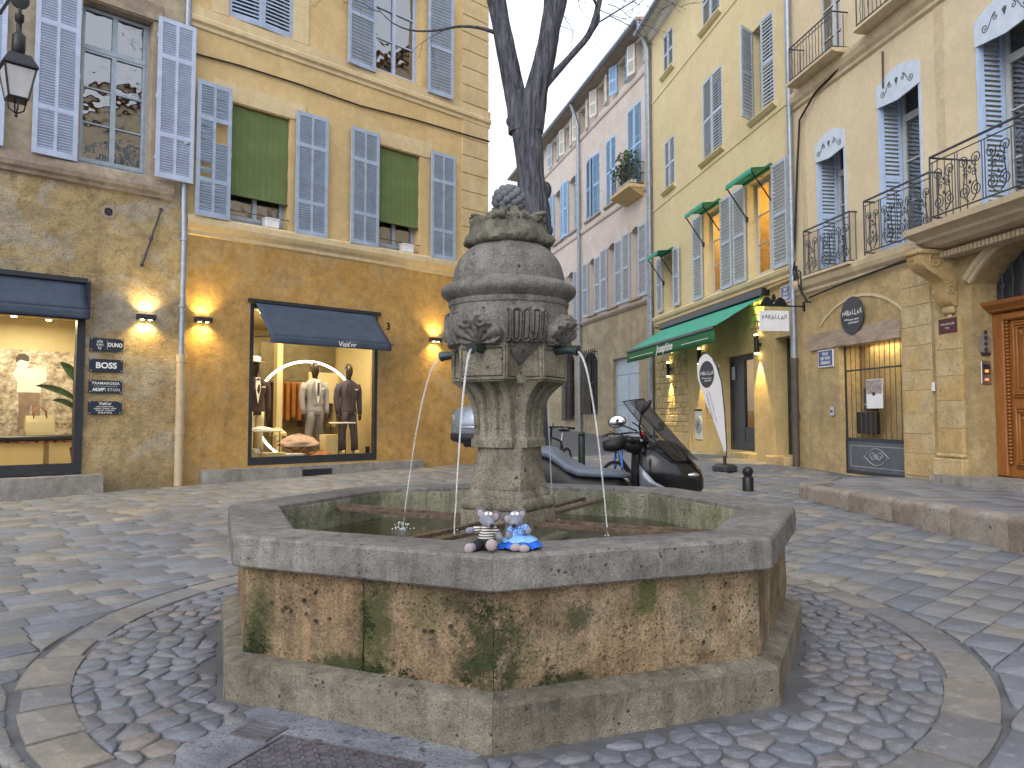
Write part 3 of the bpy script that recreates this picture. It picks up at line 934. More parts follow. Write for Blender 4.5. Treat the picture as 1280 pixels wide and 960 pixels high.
def octa(r, z):
    return [tuple(fdir(FROT + k * pi / 4) * r + Vector((0, 0, z))) for k in range(8)]
b = MB(); b.rings([octa(1.62, .36), octa(1.62, .40), octa(1.54, .60), octa(1.30, .54), octa(1.1, .44), octa(.02, .42)], True, False, True)
b.build('basin_floor', M['silt'], ft)
b = MB()
def wf(i, j):
    r = .02 + 1.46 * j / 14.0; a = 2 * pi * i / 64
    k = cos(((a + pi / 8) % (pi / 4)) - pi / 8)
    p = fdir(a + FROT + pi / 8) * r * cos(pi / 8) / cos(((a + pi / 8) % (pi / 4)) - pi / 8)
    return (p.x, p.y, .615)
b.grid(wf, 64, 14, True); b.build('water', M['water'], ft, 180)
# moss cushions in the seams and hollows of the basin panels
rm = random.Random(5)
def moss_patch(a, z, w, h, n):
    b = MB()
    cl = [(rm.gauss(0, w), rm.gauss(0, h)) for _ in range(14)]
    for i in range(n * 3):
        cu, cv = rm.choice(cl); aa = a + (cu + rm.gauss(0, .014)) / 1.75; zz = z + cv + rm.gauss(0, .012)
        if not (.235 < zz < .66): continue
        km = round((aa - FROT - pi / 8) / (pi / 4)); am = FROT + pi / 8 + km * pi / 4
        ap = 1.79 * cos(pi / 8) + .000
        t = ap * math.tan(aa - am)
        p = fdir(am) * ap + Vector((cos(am), sin(am), 0)) * t + Vector((0, 0, zz))
        r = rm.uniform(.0015, .0042)
        b.ell(p, r * 1.4, r * .9, r * 1.3, 5, 3)
    b.build('moss', M['moss'], ft, 180)['kind'] = 'stuff'
moss_patch(FROT - .03, .36, .06, .07, 150)
moss_patch(FROT - .02, .55, .02, .06, 50)
moss_patch(FROT - .42, .25, .16, .012, 130)
moss_patch(FROT + .12, .265, .06, .018, 60)
moss_patch(FROT - .75, .27, .03, .03, 50)
moss_patch(FROT - .76, .36, .008, .08, 40)
moss_patch(FROT - .365, .45, .012, .14, 45)
moss_patch(FROT + .42, .58, .03, .03, 12)
# --- pillar: square shaft turned so two faces show
SA = radians(-29)
spd = [SA + k * pi / 2 for k in range(4)]
def sq(s, z, rot=SA, c=.0):
    """square ring, optionally with cut corners"""
    out = []
    h = s / 2
    for k in range(4):
        n_ = fdir(rot + k * pi / 2); t_ = Vector((cos(rot + k * pi / 2), sin(rot + k * pi / 2), 0))
        m = 8
        for i in range(m):
            u = -1 + 2 * i / m
            p = n_ * h + t_ * (u * h)
            l = hypot(p.x, p.y)
            lim = h * sqrt(2) - c
            if l > lim: p *= lim / l
            out.append(tuple(p + Vector((0, 0, z))))
    return out
def rough_rings(R_, amp, nsc, seed=0.0):
    out = []
    for r in R_:
        rr = []
        for p in r:
            d = amp * fbm(p, nsc, seed, 4)
            l = hypot(p[0], p[1]) + 1e-6
            rr.append((p[0] + p[0] / l * d, p[1] + p[1] / l * d, p[2]))
        out.append(rr)
    return out
def interp(prof, step):
    out = []
    for (a, b) in zip(prof, prof[1:]):
        m = max(1, int(abs(b[1] - a[1]) / step))
        for i in range(m): out.append((a[0] + (b[0] - a[0]) * i / m, a[1] + (b[1] - a[1]) * i / m))
    out.append(prof[-1]); return out
b = MB(); b.rings(rough_rings([sq(s, z, c=.01) for (s, z) in interp([(.60, .40), (.60, .62), (.59, .64), (.47, .645), (.47, .80), (.465, .815)], .04)], .007, 6)); b.build('pedestal', M['pillar'], ft, 40)
b = MB(); b.rings(rough_rings([sq(s, z, c=.015) for (s, z) in interp([(.45, .815), (.475, .83), (.485, .85), (.475, .875), (.45, .89), (.42, .895), (.42, .915), (.40, .925), (.385, .95)], .012)], .004, 8)); b.build('base_moulding', M['pillar'], ft, 50)
b = MB(); b.rings(rough_rings([sq(s, z, c=.015 + .03 * max(0, min(1, (z - 1.0) / .3))) for (s, z) in interp([(.39, .95), (.372, 1.02), (.358, 1.12), (.352, 1.2), (.345, 1.3), (.345, 1.48), (.42, 1.62), (.42, 1.66)], .03)], .009, 7)); b.build('shaft', M['pillar'], ft, 50)
# flared fluted consoles, one on each face
def smooth(a, b_, x):
    x = max(0, min(1, (x - a) / (b_ - a))); return x * x * (3 - 2 * x)
def console(rot):
    b = MB()
    nu, nv = 36, 26
    n_ = fdir(rot); t_ = Vector((cos(rot), sin(rot), 0))
    def front(u, v):                       # u -1..1 across, v 0..1 upwards
        z = 1.215 + .415 * v
        if v < .14: rad = .205; w = .135
        else:
            q = (v - .14) / .86
            rad = .190 + .008 * q + .122 * q ** 4.5; w = .128 + .052 * q ** 4
            fl = abs(sin(u * pi * 1.5 + pi / 2))
            inside = smooth(.95, .82, abs(u)) * smooth(.0, .08, q) * smooth(1.0, .93, q)
            rad -= .046 * inside * (1 - smooth(.45, .8, abs(cos(u * pi * 1.5))))
        rad += .005 * fbm((u * .2, v * .4, rot), 9, 2, 4)
        return rad, w, z
    def fn(i, j):
        u = -1 + 2 * i / nu; v = j / nv
        rad, w, z = front(u, v)
        if i == 0 or i == nu: rad = .08
        uu = max(-1, min(1, u * nu / (nu - 2)))
        return tuple(n_ * rad + t_ * (uu * w) + Vector((0, 0, z)))
    b.grid(fn, nu, nv)
    bot = [fn(i, 0) for i in range(nu + 1)]; b.add(bot, [tuple(range(nu + 1))])
    b.build('fluted_console', M['pillar'], ft, 40, fix=False)
for a in spd: console(a)
# spout blocks with an incised panel
def block(rot):
    n_ = fdir(rot); t_ = Vector((cos(rot), sin(rot), 0))
    bm = bmesh.new()
    w, z0, z1, r0, r1 = .178, 1.632, 1.885, .12, .345
    def P(u, v, z): return n_ * v + t_ * u + Vector((0, 0, z))
    vs = [bm.verts.new(P(*q)) for q in ((-w, r1, z0), (w, r1, z0), (w, r1, z1 - .02), (-w, r1, z1 - .02), (-w, r0, z0), (w, r0, z0), (w * .8, r0 + .1, z1 + .03), (-w * .8, r0 + .1, z1 + .03))]
    for f in ((0, 1, 2, 3), (5, 4, 7, 6), (0, 4, 5, 1), (3, 2, 6, 7), (1, 5, 6, 2), (4, 0, 3, 7)):
        bm.faces.new([vs[i] for i in f])
    bm.faces.ensure_lookup_table()
    bmesh.ops.recalc_face_normals(bm, faces=bm.faces)
    for f in [bm.faces[i] for i in (0, 4, 5)]:
        bmesh.ops.inset_individual(bm, faces=[f], thickness=.038)
        bmesh.ops.inset_individual(bm, faces=[f], thickness=.006, depth=-.012)
        bmesh.ops.inset_individual(bm, faces=[f], thickness=.006, depth=.012)
    es = [e for e in bm.edges if e.is_manifold and e.calc_face_angle(0) > 1.0 and e.calc_length() > .12 and all(any(abs((v.co - q.co).length) < 1e-5 for q in vs if q.is_valid) for v in e.verts)]
    bmesh.ops.bevel(bm, geom=es, offset=.012, segments=2, affect='EDGES')
    for v in bm.verts:
        d = .006 * fbm(v.co, 9, 5, 3); v.co += n_ * d + Vector((0, 0, d))
    me = bpy.data.meshes.new('spout_block'); bm.to_mesh(me); bm.free(); me.materials.append(M['pillar'])
    obj('spout_block', me, ft)
for a in spd: block(a)
# lower band joining the blocks
b = MB(); b.rings(rough_rings([sq(s, z, c=.05) for (s, z) in [(.44, 1.61), (.46, 1.625), (.46, 1.66), (.42, 1.70)]], .006, 7)); b.build('block_bed', M['pillar'], ft, 40)
# --- urn: gadroons between the acanthus leaves above each spout
def urn_rel(a, z):
    """carved relief in metres, a measured like the spout directions"""
    h = 0.0
    da = min(abs((a - s + pi) % (2 * pi) - pi) for s in spd)
    sa = min(((a - s + pi) % (2 * pi) - pi for s in spd), key=abs)
    x = sa * .42; y = z - 1.90
    if da < .47 and 1.86 < z < 2.10:                     # acanthus spray
        rho = hypot(x * .9, y + .035); ph = atan2(x * .9, y + .035)
        lob = .205 * (.74 + .26 * abs(cos(ph * 3.0)) ** .6) * (1 - .12 * abs(ph))
        env = smooth(lob, lob - .022, rho) * smooth(.47, .42, da)
        ribs = abs(cos(ph * 6.0)) ** .8
        ser = .5 + .5 * sin(rho * 130 + 5 * abs(((ph * 6 / pi) % 1) - .5))
        h += env * (.014 + .030 * ribs + .012 * ser * (1 - ribs) + .022 * smooth(.05, .16, rho))
        cx, cy_ = abs(x) - .05, y - .10
        rr = hypot(cx, cy_)
        if rr < .05: h += .034 * (.5 + .5 * cos(rr * 150)) * smooth(.05, .03, rr)
    elif 1.78 < z < 2.09:                               # gadroons with round heads
        c = (sa - pi / 4 * (1 if sa > 0 else -1))
        k = c / .155
        fr = k - round(k)
        if abs(k) < 2.2:
            xx = fr * .155 * .41; zc2 = max(1.90, min(2.05, z)); dd = hypot(xx, z - zc2) - .025
            h += .032 * exp(-(dd / .0075) ** 2) + (.028 * smooth(-.010, -.016, dd) if dd < -.008 else 0)
    return h
prof = [(.05, 1.645), (.12, 1.66), (.20, 1.70), (.27, 1.76), (.325, 1.82), (.365, 1.88), (.388, 1.94), (.396, 2.0), (.395, 2.06), (.392, 2.10), (.39, 2.125), (.398, 2.13), (.40, 2.15), (.396, 2.165)]
fine = []
for (p, q) in zip(prof, prof[1:]):
    m = max(1, int(hypot(q[0] - p[0], q[1] - p[1]) / .0055))
    for i in range(m): fine.append((p[0] + (q[0] - p[0]) * i / m, p[1] + (q[1] - p[1]) * i / m))
fine.append(prof[-1])
b = MB()
NU = 500
def uf(i, j):
    a = 2 * pi * i / NU; r, z = fine[j]
    r += urn_rel(a if a < pi else a - 2 * pi, z) + .004 * fbm((cos(a), sin(a), z), 5, 1, 4)
    p = fdir(a) * r
    return (p.x, p.y, z)
b.grid(uf, NU, len(fine) - 1, True)
b.build('urn', M['urn'], ft, 60)
def lathe_f(prof, n, amp, nsc, seed, name, mat, extra=None, sm=50):
    b = MB(); R_ = []
    for (r, z) in prof:
        ring_ = []
        for k in range(n):
            a = 2 * pi * k / n
            rr = r + amp * fbm((cos(a) * r, sin(a) * r, z), nsc, seed, 4) + (extra(a, z, r) if extra else 0)
            p = fdir(a) * rr; ring_.append((p.x, p.y, z))
        R_.append(ring_)
    b.rings(R_); return b.build(name, mat, ft, sm)
lathe_f([(.39, 2.16), (.40, 2.17), (.43, 2.195), (.446, 2.215), (.448, 2.235), (.44, 2.255), (.41, 2.272), (.385, 2.285), (.37, 2.295)], 96, .006, 6, 4, 'cornice', M['urn'])
dome = [(.372 * cos(t) ** .8 if t else .372, 2.29 + .30 * sin(t)) for t in [i * radians(62) / 14 for i in range(15)]]
lathe_f(dome, 96, .005, 5, 6, 'dome', M['urn'])
def leafy(a, z, r):
    k = abs(((a * 7 / pi) % 2) - 1)
    return -.045 * k ** 2 + .034 * nz((cos(a) * 3, sin(a) * 3, z * 6), 2.2) + .018 * nz((cos(a) * 3, sin(a) * 3, z * 9), 6)
lathe_f([(.20, 2.53), (.27, 2.535), (.297, 2.55), (.30, 2.57), (.285, 2.60), (.265, 2.62), (.25, 2.66), (.24, 2.685), (.25, 2.70), (.235, 2.725), (.20, 2.735), (.15, 2.745), (.12, 2.76), (.1, 2.80), (.02, 2.81)], 120, .012, 9, 3, 'leaf_crown', M['lichen'], leafy, 60)
b = MB(); rb = random.Random(2)
for k in range(22):
    a = rb.uniform(0, 2 * pi); p = fdir(a) * rb.uniform(.15, .24)
    Mx = Matrix.Translation((p.x, p.y, rb.uniform(2.69, 2.75))) @ Matrix.Rotation(-a, 4, 'Z') @ Matrix.Rotation(rb.uniform(-.5, .5), 4, 'X')
    b.ell((0, 0, 0), rb.uniform(.03, .055), rb.uniform(.03, .05), rb.uniform(.012, .022), 8, 5, Mx)
b.build('crown_leaves', M['lichen'], ft, 180)
b = MB()
n = 50
for k in range(n):
    t = -0.75 + 1.75 * (k + .5) / n
    t = max(-1, min(1, t)); a = k * 2.39996
    q = sqrt(max(0, 1 - t * t)); rr = .092
    p = (rr * q * cos(a), rr * q * sin(a), 2.855 + t * .085)
    b.ell(p, .0275 + .003 * rb.random(), None, None, 10, 7)
b.build('grape_cluster', M['berry'], ft, 180)
b = MB(); b.lathe([(.07, 2.76), (.085, 2.80), (.08, 2.87), (.04, 2.92)], 16); b.build('cluster_core', M['berry'], ft, 180)
# --- spouts, jets, splashes
land = [.66, .70, .66, .86]; slen = [.47, .50, .48, .54]
rs = random.Random(9)
for k, a in enumerate(spd):
    n_ = fdir(a)
    z0 = 1.83
    b = MB()
    pts = [n_ * .26 + Vector((0, 0, z0 + .005)), n_ * .36 + Vector((0, 0, z0 + .006)), n_ * .44 + Vector((0, 0, z0 + .006)), n_ * (slen[k] - .015) + Vector((0, 0, z0)), n_ * slen[k] + Vector((0, 0, z0 - .004))]
    b.tube(pts, [.036, .030, .026, .033, .036], 14)
    sp = b.build('spout', M['bronze'], ft, 40)
    b = MB(); b.tube([n_ * (slen[k] + .001) + Vector((0, 0, z0 - .004)), n_ * (slen[k] + .0035) + Vector((0, 0, z0 - .004))], .024, 12); b.build('spout_bore', M['black'], sp)
    b = MB(); path = []; rad = []
    h = z0 - .01 - .615
    for i in range(25):
        t = i / 24
        r_ = slen[k] - .005 + (land[k] - slen[k] + .005) * t
        z = z0 - .01 - h * t * t
        w = .004 * nz((k * 3, t * 9, 0), 2) * t
        q = n_ * r_ + Vector((cos(a) * w, sin(a) * w, z)); path.append(q); rad.append(.0085 * (1 - .5 * t) * (1 + .25 * nz((k, t * 30, 1), 1)))
    b.tube(path, rad, 8); b.build('water_jet', M['jet'], ft, 180)
    b = MB(); e = path[-1]
    for i in range(46):
        an = rs.uniform(0, 2 * pi); d = abs(rs.gauss(0, .05)); 
        b.ell((e.x + d * cos(an), e.y + d * sin(an), .617 + rs.expovariate(45) * (1 if d < .06 else .2)), rs.uniform(.003, .007), None, None, 6, 4)
    b.build('splash', M['foam'], ft, 180)['kind'] = 'stuff'
    # a pair of iron bars under each spout, from the pillar to the rim
    for s in (-1, 1):
        t_ = Vector((cos(a), sin(a), 0)) * (s * .085)
        b = MB(); p0 = n_ * .21 + t_ + Vector((0, 0, .735)); p1 = n_ * 1.45 + t_ + Vector((0, 0, .745))
        m = 12; R_ = []
        for i in range(m + 1):
            p = p0 + (p1 - p0) * (i / m) + Vector((0, 0, .004 * nz((i * .7, k * 3.0, s), 1) - .006 * sin(pi * i / m)))
            tt = Vector((cos(a), sin(a), 0))
            R_.append([tuple(p + tt * x + Vector((0, 0, z))) for (x, z) in ((-.019, -.011), (.019, -.011), (.019, .011), (-.019, .011))])
        b.rings(R_); b.build('support_bar', M['rust'], ft)
# ------------------------------------------------------------------ facade kit (all in a wall's own frame: x along, y inwards, z up)
def arch_pts(u0, u1, zs, rise, n=14):
    """points of a segmental arch from (u0,zs) to (u1,zs)"""
    w = (u1 - u0) / 2; c = (u0 + u1) / 2
    Rr = (w * w + rise * rise) / (2 * rise); zc = zs + rise - Rr; a0 = math.asin(min(1, w / Rr))
    if rise > w: a0 = pi - a0
    return [(c - Rr * sin(a0 - 2 * a0 * i / n), zc + Rr * cos(a0 - 2 * a0 * i / n)) for i in range(n + 1)]
def wall(parent, name, u0, u1, z0, z1, holes, mat, depth=.25, y=0.0):
    """holes: (u0,u1,z0,z1[,rise[,depth]]): z1 is the crown of the opening"""
    us = sorted({u0, u1} | {h[0] for h in holes} | {h[1] for h in holes} | {u0 + k * 1.5 for k in range(int((u1 - u0) / 1.5) + 1)})
    zs = sorted({z0, z1} | {h[2] for h in holes} | {h[3] for h in holes})
    us = [u for u in us if u0 <= u <= u1]; zs = [z for z in zs if z0 <= z <= z1]
    b = MB()
    for a, a2 in zip(us, us[1:]):
        if a2 - a < 1e-6: continue
        for c, c2 in zip(zs, zs[1:]):
            mu, mz = (a + a2) / 2, (c + c2) / 2
            if any(h[0] < mu < h[1] and h[2] < mz < h[3] for h in holes): continue
            b.add([(a, y, c), (a2, y, c), (a2, y, c2), (a, y, c2)], [(0, 1, 2, 3)])
    for h in holes:
        rise = h[4] if len(h) > 4 else 0; dp = h[5] if len(h) > 5 else depth
        hu0, hu1, hz0, hz1 = h[:4]
        hz0 = max(hz0, z0)
        if rise:
            top = arch_pts(hu0, hu1, hz1 - rise, rise)
            for p, q in zip(top, top[1:]):
                if hz1 - min(p[1], q[1]) > 1e-5:
                    b.add([(p[0], y, p[1]), (q[0], y, q[1]), (q[0], y, hz1), (p[0], y, hz1)], [(0, 1, 2, 3)])
        else:
            top = [(hu0, hz1), (hu1, hz1)]
        loop = [(hu0, hz0)] + top + [(hu1, hz0)]
        n = len(loop)
        b.add([(p[0], y, p[1]) for p in loop] + [(p[0], y + dp, p[1]) for p in loop], [(i, (i + 1) % n, n + (i + 1) % n, n + i) for i in range(n)])
    return b.build(name, mat, parent, fix=False)
def shell(parent, u0, u1, z0, z1, depth, mat, roof_rise=.6, eave=.5, roof_mat=None, lip=None):
    """return walls and roof behind a facade"""
    b = MB(); b.box(u0, u0 + .02, .02, depth, z0, z1); b.box(u1 - .02, u1, .02, depth, z0, z1); b.box(u0, u1, depth, depth + .02, z0, z1)
    b.build('side_wall', mat, parent)
    b = MB()
    prof = [(-eave, z1), (-eave, z1 + .10), (depth / 2, z1 + .1 + roof_rise), (depth + eave, z1 + .1), (depth + eave, z1), (depth / 2, z1 + roof_rise - .05)]
    n = 6
    vs = [(u0 - .03, p[0], p[1]) for p in prof] + [(u1 + .03, p[0], p[1]) for p in prof]
    b.add(vs, [tuple(range(6)), tuple(range(6, 12))[::-1]] + [(i, (i + 1) % 6, 6 + (i + 1) % 6, 6 + i) for i in range(6)])
    return b.build('roof', roof_mat or M['roof'], parent)
def window(parent, u0, u1, z0, z1, y=.22, leaves=2, rows=3, transom=0.0, fm=None, rise=0.0, room=None, curtain=None, bars_c=1, small=False, room_mat=None, fw=.05, pane_mat=None):
    """casement window: frame with its panes, a dark room and perhaps a curtain behind"""
    fm = fm or M['frame']
    b = MB()
    t = .045
    b.box(u0, u0 + fw, y, y + t, z0, z1); b.box(u1 - fw, u1, y, y + t, z0, z1)
    b.box(u0 + fw, u1 - fw, y, y + t, z0, z0 + fw * 1.3); b.box(u0 + fw, u1 - fw, y, y + t, z1 - fw, z1)
    if rise:
        top = arch_pts(u0, u1, z1 - rise, rise)
    zt = z1 - fw
    if transom:
        zt = z1 - transom
        b.box(u0 + fw, u1 - fw, y - .02, y + t, zt, zt + fw * 1.5)
    panes = []
    lw = (u1 - u0 - 2 * fw) / leaves
    for k in range(leaves):
        a = u0 + fw + k * lw; e = a + lw
        s = fw * .75
        b.box(a, a + s, y - .012, y + t - .01, z0 + fw * 1.3, zt); b.box(e - s, e, y - .012, y + t - .01, z0 + fw * 1.3, zt)
        b.box(a + s, e - s, y - .012, y + t - .01, z0 + fw * 1.3, z0 + fw * 2.6); b.box(a + s, e - s, y - .012, y + t - .01, zt - s, zt)
        zz0, zz1 = z0 + fw * 2.6, zt - s
        for r in range(rows):
            p0 = zz0 + (zz1 - zz0) * r / rows; p1 = zz0 + (zz1 - zz0) * (r + 1) / rows
            if r: b.box(a + s, e - s, y - .006, y + t - .015, p0 - .012, p0 + .012)
            panes.append((a + s, e - s, p0 + (.012 if r else 0), p1 - (.012 if r < rows - 1 else 0)))
        if transom:
            b.box(a, a + s, y - .012, y + t - .01, zt + fw * 1.5, z1 - fw); b.box(e - s, e, y - .012, y + t - .01, zt + fw * 1.5, z1 - fw)
            panes.append((a + s, e - s, zt + fw * 1.5, z1 - fw))
    w = b.build('window', fm, parent)
    pm = pane_mat or M['pane']
    if small:
        b = MB()
        for (a, e, p, q) in panes: b.add([(a, y + .02, p), (e, y + .02, p), (e, y + .02, q), (a, y + .02, q)], [(0, 1, 2, 3)])
        b.build('pane', pm, w, fix=False)
    else:
        for (a, e, p, q) in panes:
            b = MB(); tl = random.uniform(-.006, .006)
            b.add([(a, y + .02, p), (e, y + .02 + tl, p), (e, y + .022 + tl, q), (a, y + .022, q)], [(0, 1, 2, 3)]); b.build('pane', pm, w, fix=False)
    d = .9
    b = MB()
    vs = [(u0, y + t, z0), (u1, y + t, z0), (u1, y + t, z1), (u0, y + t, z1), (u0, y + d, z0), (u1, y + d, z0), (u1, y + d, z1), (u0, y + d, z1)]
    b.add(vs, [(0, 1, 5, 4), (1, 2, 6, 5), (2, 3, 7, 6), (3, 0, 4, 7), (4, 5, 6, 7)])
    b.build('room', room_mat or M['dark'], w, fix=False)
    if curtain:
        b = MB(); n = 28
        def cf(i, j):
            x = u0 + .05 + (u1 - u0 - .1) * i / n
            return (x, y + .12 + .02 * sin(i * 1.9), z0 + .05 + (z1 - z0 - .1) * j)
        b.grid(cf, n, 1); b.build('curtain', curtain, w, 180, fix=False)
    return w
_shc = {}
def shutter_mesh(w, h, cols, rails, mat, pitch=.05, broken=None, seed=0):
    key = (round(w, 3), round(h, 3), cols, tuple(rails), mat.name, pitch, seed)
    if key in _shc: return _shc[key]
    b = MB(); t = .036; st = .062; ri = .72 if pitch < .055 else .5
    b.box(0, st, 0, t, 0, h); b.box(w - st, w, 0, t, 0, h)
    edges = [0.0] + list(rails) + [1.0]
    rh = .075
    zc = [h * e for e in edges]
    zc[0] = rh * .6; zc[-1] = h - rh * .5
    for i, z in enumerate(zc):
        hh = rh * (1.2 if i == 0 else .5 if 0 < i < len(zc) - 1 else 1.0) / (1 if 0 < i < len(zc) - 1 else 2)
        b.box(st, w - st, .002, t - .002, z - hh, z + hh)
    xs_ = [st + (w - 2 * st) * k / cols for k in range(cols + 1)]
    for x in xs_[1:-1]: b.box(x - .022, x + .022, .001, t - .003, .01, h - .01)
    rr = random.Random(seed + 11)
    for i in range(len(zc) - 1):
        for c in range(cols):
            x0 = xs_[c] + (.022 if c else 0); x1 = xs_[c + 1] - (.022 if c < cols - 1 else 0)
            z = zc[i] + rh * .5; ze = zc[i + 1] - rh * .5
            while z < ze - pitch * .3:
                if seed == 99 and ((i == 1 and c == 0 and z > zc[2] - .42) or (i == 1 and c == 1 and z < zc[1] + .3 and rr.random() < .75)):
                    z += pitch; continue
                dz = .0 if seed != 99 else rr.uniform(-.02, .02)
                # louvre blade, outer edge low
                b.add([(x0, .004, z - .004), (x1, .004, z - .004 + dz), (x1, t - .006, z + pitch * ri + dz), (x0, t - .006, z + pitch * ri), (x0, .004, z + .006), (x1, .004, z + .006 + dz), (x1, t - .006, z + pitch * ri + .01 + dz), (x0, t - .006, z + pitch * ri + .01)],
                      [(0, 1, 2, 3), (7, 6, 5, 4), (0, 4, 5, 1), (3, 2, 6, 7)])
                z += pitch
    for z in (.12, .5, .88):
        b.box(-.018, .02, .006, .02, h * z - .03, h * z + .03)
    me = b.mesh('shutter', mat); _shc[key] = me
    return me
def shutter(parent, hinge, z0, z1, w, side, open_=1.0, mat=None, cols=1, rails=(.5,), y=-.045, pitch=.05, seed=0, tilt=0.0):
    """side -1: hung on the left jamb; open_ 1 = flat on the wall, 0 = closed"""
    me = shutter_mesh(w, z1 - z0, cols, rails, mat, pitch, None, seed)
    o = obj('shutter', me, parent)
    if side < 0:      # left jamb: opened it lies to the left of the hinge
        ang = pi * open_
        o.rotation_euler = (tilt, 0, -ang)
        o.location = (hinge, y if open_ > .5 else y + .05, z0)
    else:
        o.scale = (-1, 1, 1)
        o.rotation_euler = (tilt, 0, pi * open_)
        o.location = (hinge, y if open_ > .5 else y + .05, z0)
    return o
def band(parent, name, u0, u1, prof, mat, y=0.0):
    """moulding: profile of (outward, z) swept along the wall"""
    R_ = [[(u, y - p[0], p[1]) for p in prof] for u in (u0, u1)]
    b = MB(); b.rings(R_); return b.build(name, mat, parent)
def cable(parent, name, pts, r=.012, mat=None, sag=0.0):
    P = []
    for a, c in zip(pts, pts[1:]):
        for i in range(6):
            t = i / 6; P.append((a[0] + (c[0] - a[0]) * t, a[1] + (c[1] - a[1]) * t, a[2] + (c[2] - a[2]) * t - sag * sin(pi * t)))
    P.append(pts[-1])
    b = MB(); b.tube(P, r, 6); return b.build(name, mat or M['cable'], parent, 180)
def spot(parent, loc, down=True, watts=18, size=1.6, col=(1, .70, .22), blend=.6, name='lamp_light', rad=.02):
    ld = bpy.data.lights.new(name, 'SPOT'); ld.energy = watts; ld.spot_size = size; ld.spot_blend = blend; ld.color = col; ld.shadow_soft_size = rad
    o = bpy.data.objects.new(name, ld); link(o, parent); o.location = loc
    o.rotation_euler = (0, 0, 0) if down else (pi, 0, 0)
    return o
def point(parent, loc, watts, col=(1, .8, .5), rad=.08, name='lamp_light'):
    ld = bpy.data.lights.new(name, 'POINT'); ld.energy = watts; ld.color = col; ld.shadow_soft_size = rad
    o = bpy.data.objects.new(name, ld); link(o, parent); o.location = loc
    return o
def quad_light(parent, loc, rot, sx, sy, watts, col, name='lamp_light'):
    ld = bpy.data.lights.new(name, 'AREA'); ld.shape = 'RECTANGLE'; ld.size = sx; ld.size_y = sy; ld.energy = watts; ld.color = col
    o = bpy.data.objects.new(name, ld); link(o, parent); o.location = loc; o.rotation_euler = rot
    return o
def spiral(cx, cz, r, turns, start, sgn=1, n=26, r_end=.12):
    return [(cx + r * (1 - (1 - r_end) * i / n) * cos(start + sgn * 2 * pi * turns * i / n), cz + r * (1 - (1 - r_end) * i / n) * sin(start + sgn * 2 * pi * turns * i / n)) for i in range(n + 1)]
def bez(p0, p1, p2, p3, n=14):
    out = []
    for i in range(n + 1):
        t = i / n; a = (1 - t) ** 3; b_ = 3 * t * (1 - t) ** 2; c = 3 * t * t * (1 - t); d = t ** 3
        out.append(tuple(a * w + b_ * x + c * y + d * z for w, x, y, z in zip(p0, p1, p2, p3)))
    return out
def scroll(b, pts2, y, r=.009, M_=None):
    b.tube([(p[0], y, p[1]) for p in pts2], r, 5, M=M_)
# ------------------------------------------------------------------ left: old stone house (A) and ochre corner house (B)
A = L.root('stone_house', 'weathered tan rendered house with lavender shutters beside the ochre corner house', 'house')
zb = -.4
wall(A, 'lower_wall', -7.5, -.02, zb, 4.95, [(-4.3, -1.45, .55, 3.42, 0, .3)], M['a_low'], .3)
wall(A, 'upper_wall', -7.5, -.02, 4.95, 13.5, [(-1.62, -.58, 5.28, 7.85, 0, .3), (-4.3, -3.25, 5.28, 7.85, 0, .3), (-1.62, -.58, 9.4, 11.6, 0, .25), (-4.3, -3.25, 9.4, 11.6, 0, .25)], M['a_up'], .3)
shell(A, -7.5, -.02, zb, 13.5, 9, M['a_up'])
band(A, 'ledge', -7.5, -.22, [(0, 4.93), (.05, 4.95), (.05, 5.0), (.09, 5.03), (.10, 5.10), (.06, 5.24), (0, 5.28)], M['a_ledge'])
band(A, 'lintel', -1.75, -.45, [(0, 7.87), (.03, 7.87), (.03, 8.14), (0, 8.14)], M['a_ledge'])
window(A, -1.62, -.58, 5.30, 7.83, .2, 2, 3, .68, M['frame'])
window(A, -4.3, -3.25, 5.30, 7.83, .2, 2, 3, .68, M['frame'], small=True)
for zz in (-1.62, -4.3): window(A, zz, zz + 1.04, 9.4, 11.6, .2, 2, 3, 0, M['frame'], small=True)
for h, s in ((-1.66, -1), (-.55, 1), (-4.34, -1), (-3.21, 1)):
    shutter(A, h, 5.26, 7.9, .60, s, 1.0 if h > -1 else .985, M['sh_a'], 2, (.27, .76), pitch=.042, y=-.13 if h == -.55 else -.045)
for h, s in ((-1.66, -1), (-.55, 1)):
    shutter(A, h, 9.4, 11.6, .55, s, 1.0, M['sh_a'], 2, (.27, .76), pitch=.06)
# vent rose, iron rod
vr = L.root('vent_grille', 'small round stone vent with crossed bars high on the tan wall', 'vent', -1.18, 4.59)
b = MB(); b.lathe([(.10, -.005), (.11, .012), (.065, .018), (.06, .004)], 18, M=Matrix.Rotation(pi / 2, 4, 'X')); b.build('surround', M['a_ledge'], vr, 60)
b = MB(); b.box(-.055, .055, -.012, -.006, -.055, .055); b.build('opening', M['black'], vr)
b = MB()
for q in (pi / 4, -pi / 4): b.box(-.07, .07, -.02, -.014, -.008, .008, Matrix.Rotation(q, 4, 'Y'))
b.build('cross_bars', M['iron'], vr)
rd = L.root('iron_rod', 'rusty iron stay rod slanting on the tan wall', 'iron rod', -.40, 4.77)
b = MB(); b.tube([(0, -.03, 0), (-.13, -.035, -.45), (-.27, -.03, -.95)], .016, 8); b.tube([(-.14, -.035, -.47), (-.15, -.035, -.52)], .028, 8); b.build('rod', M['iron'], rd, 60)
for (q0, q1) in ((0, 0), (-.27, -.95)):
    b = MB(); b.box(q0 - .02, q0 + .02, -.05, .0, q1 - .02, q1 + .02); b.build('wall_pin', M['iron'], rd)

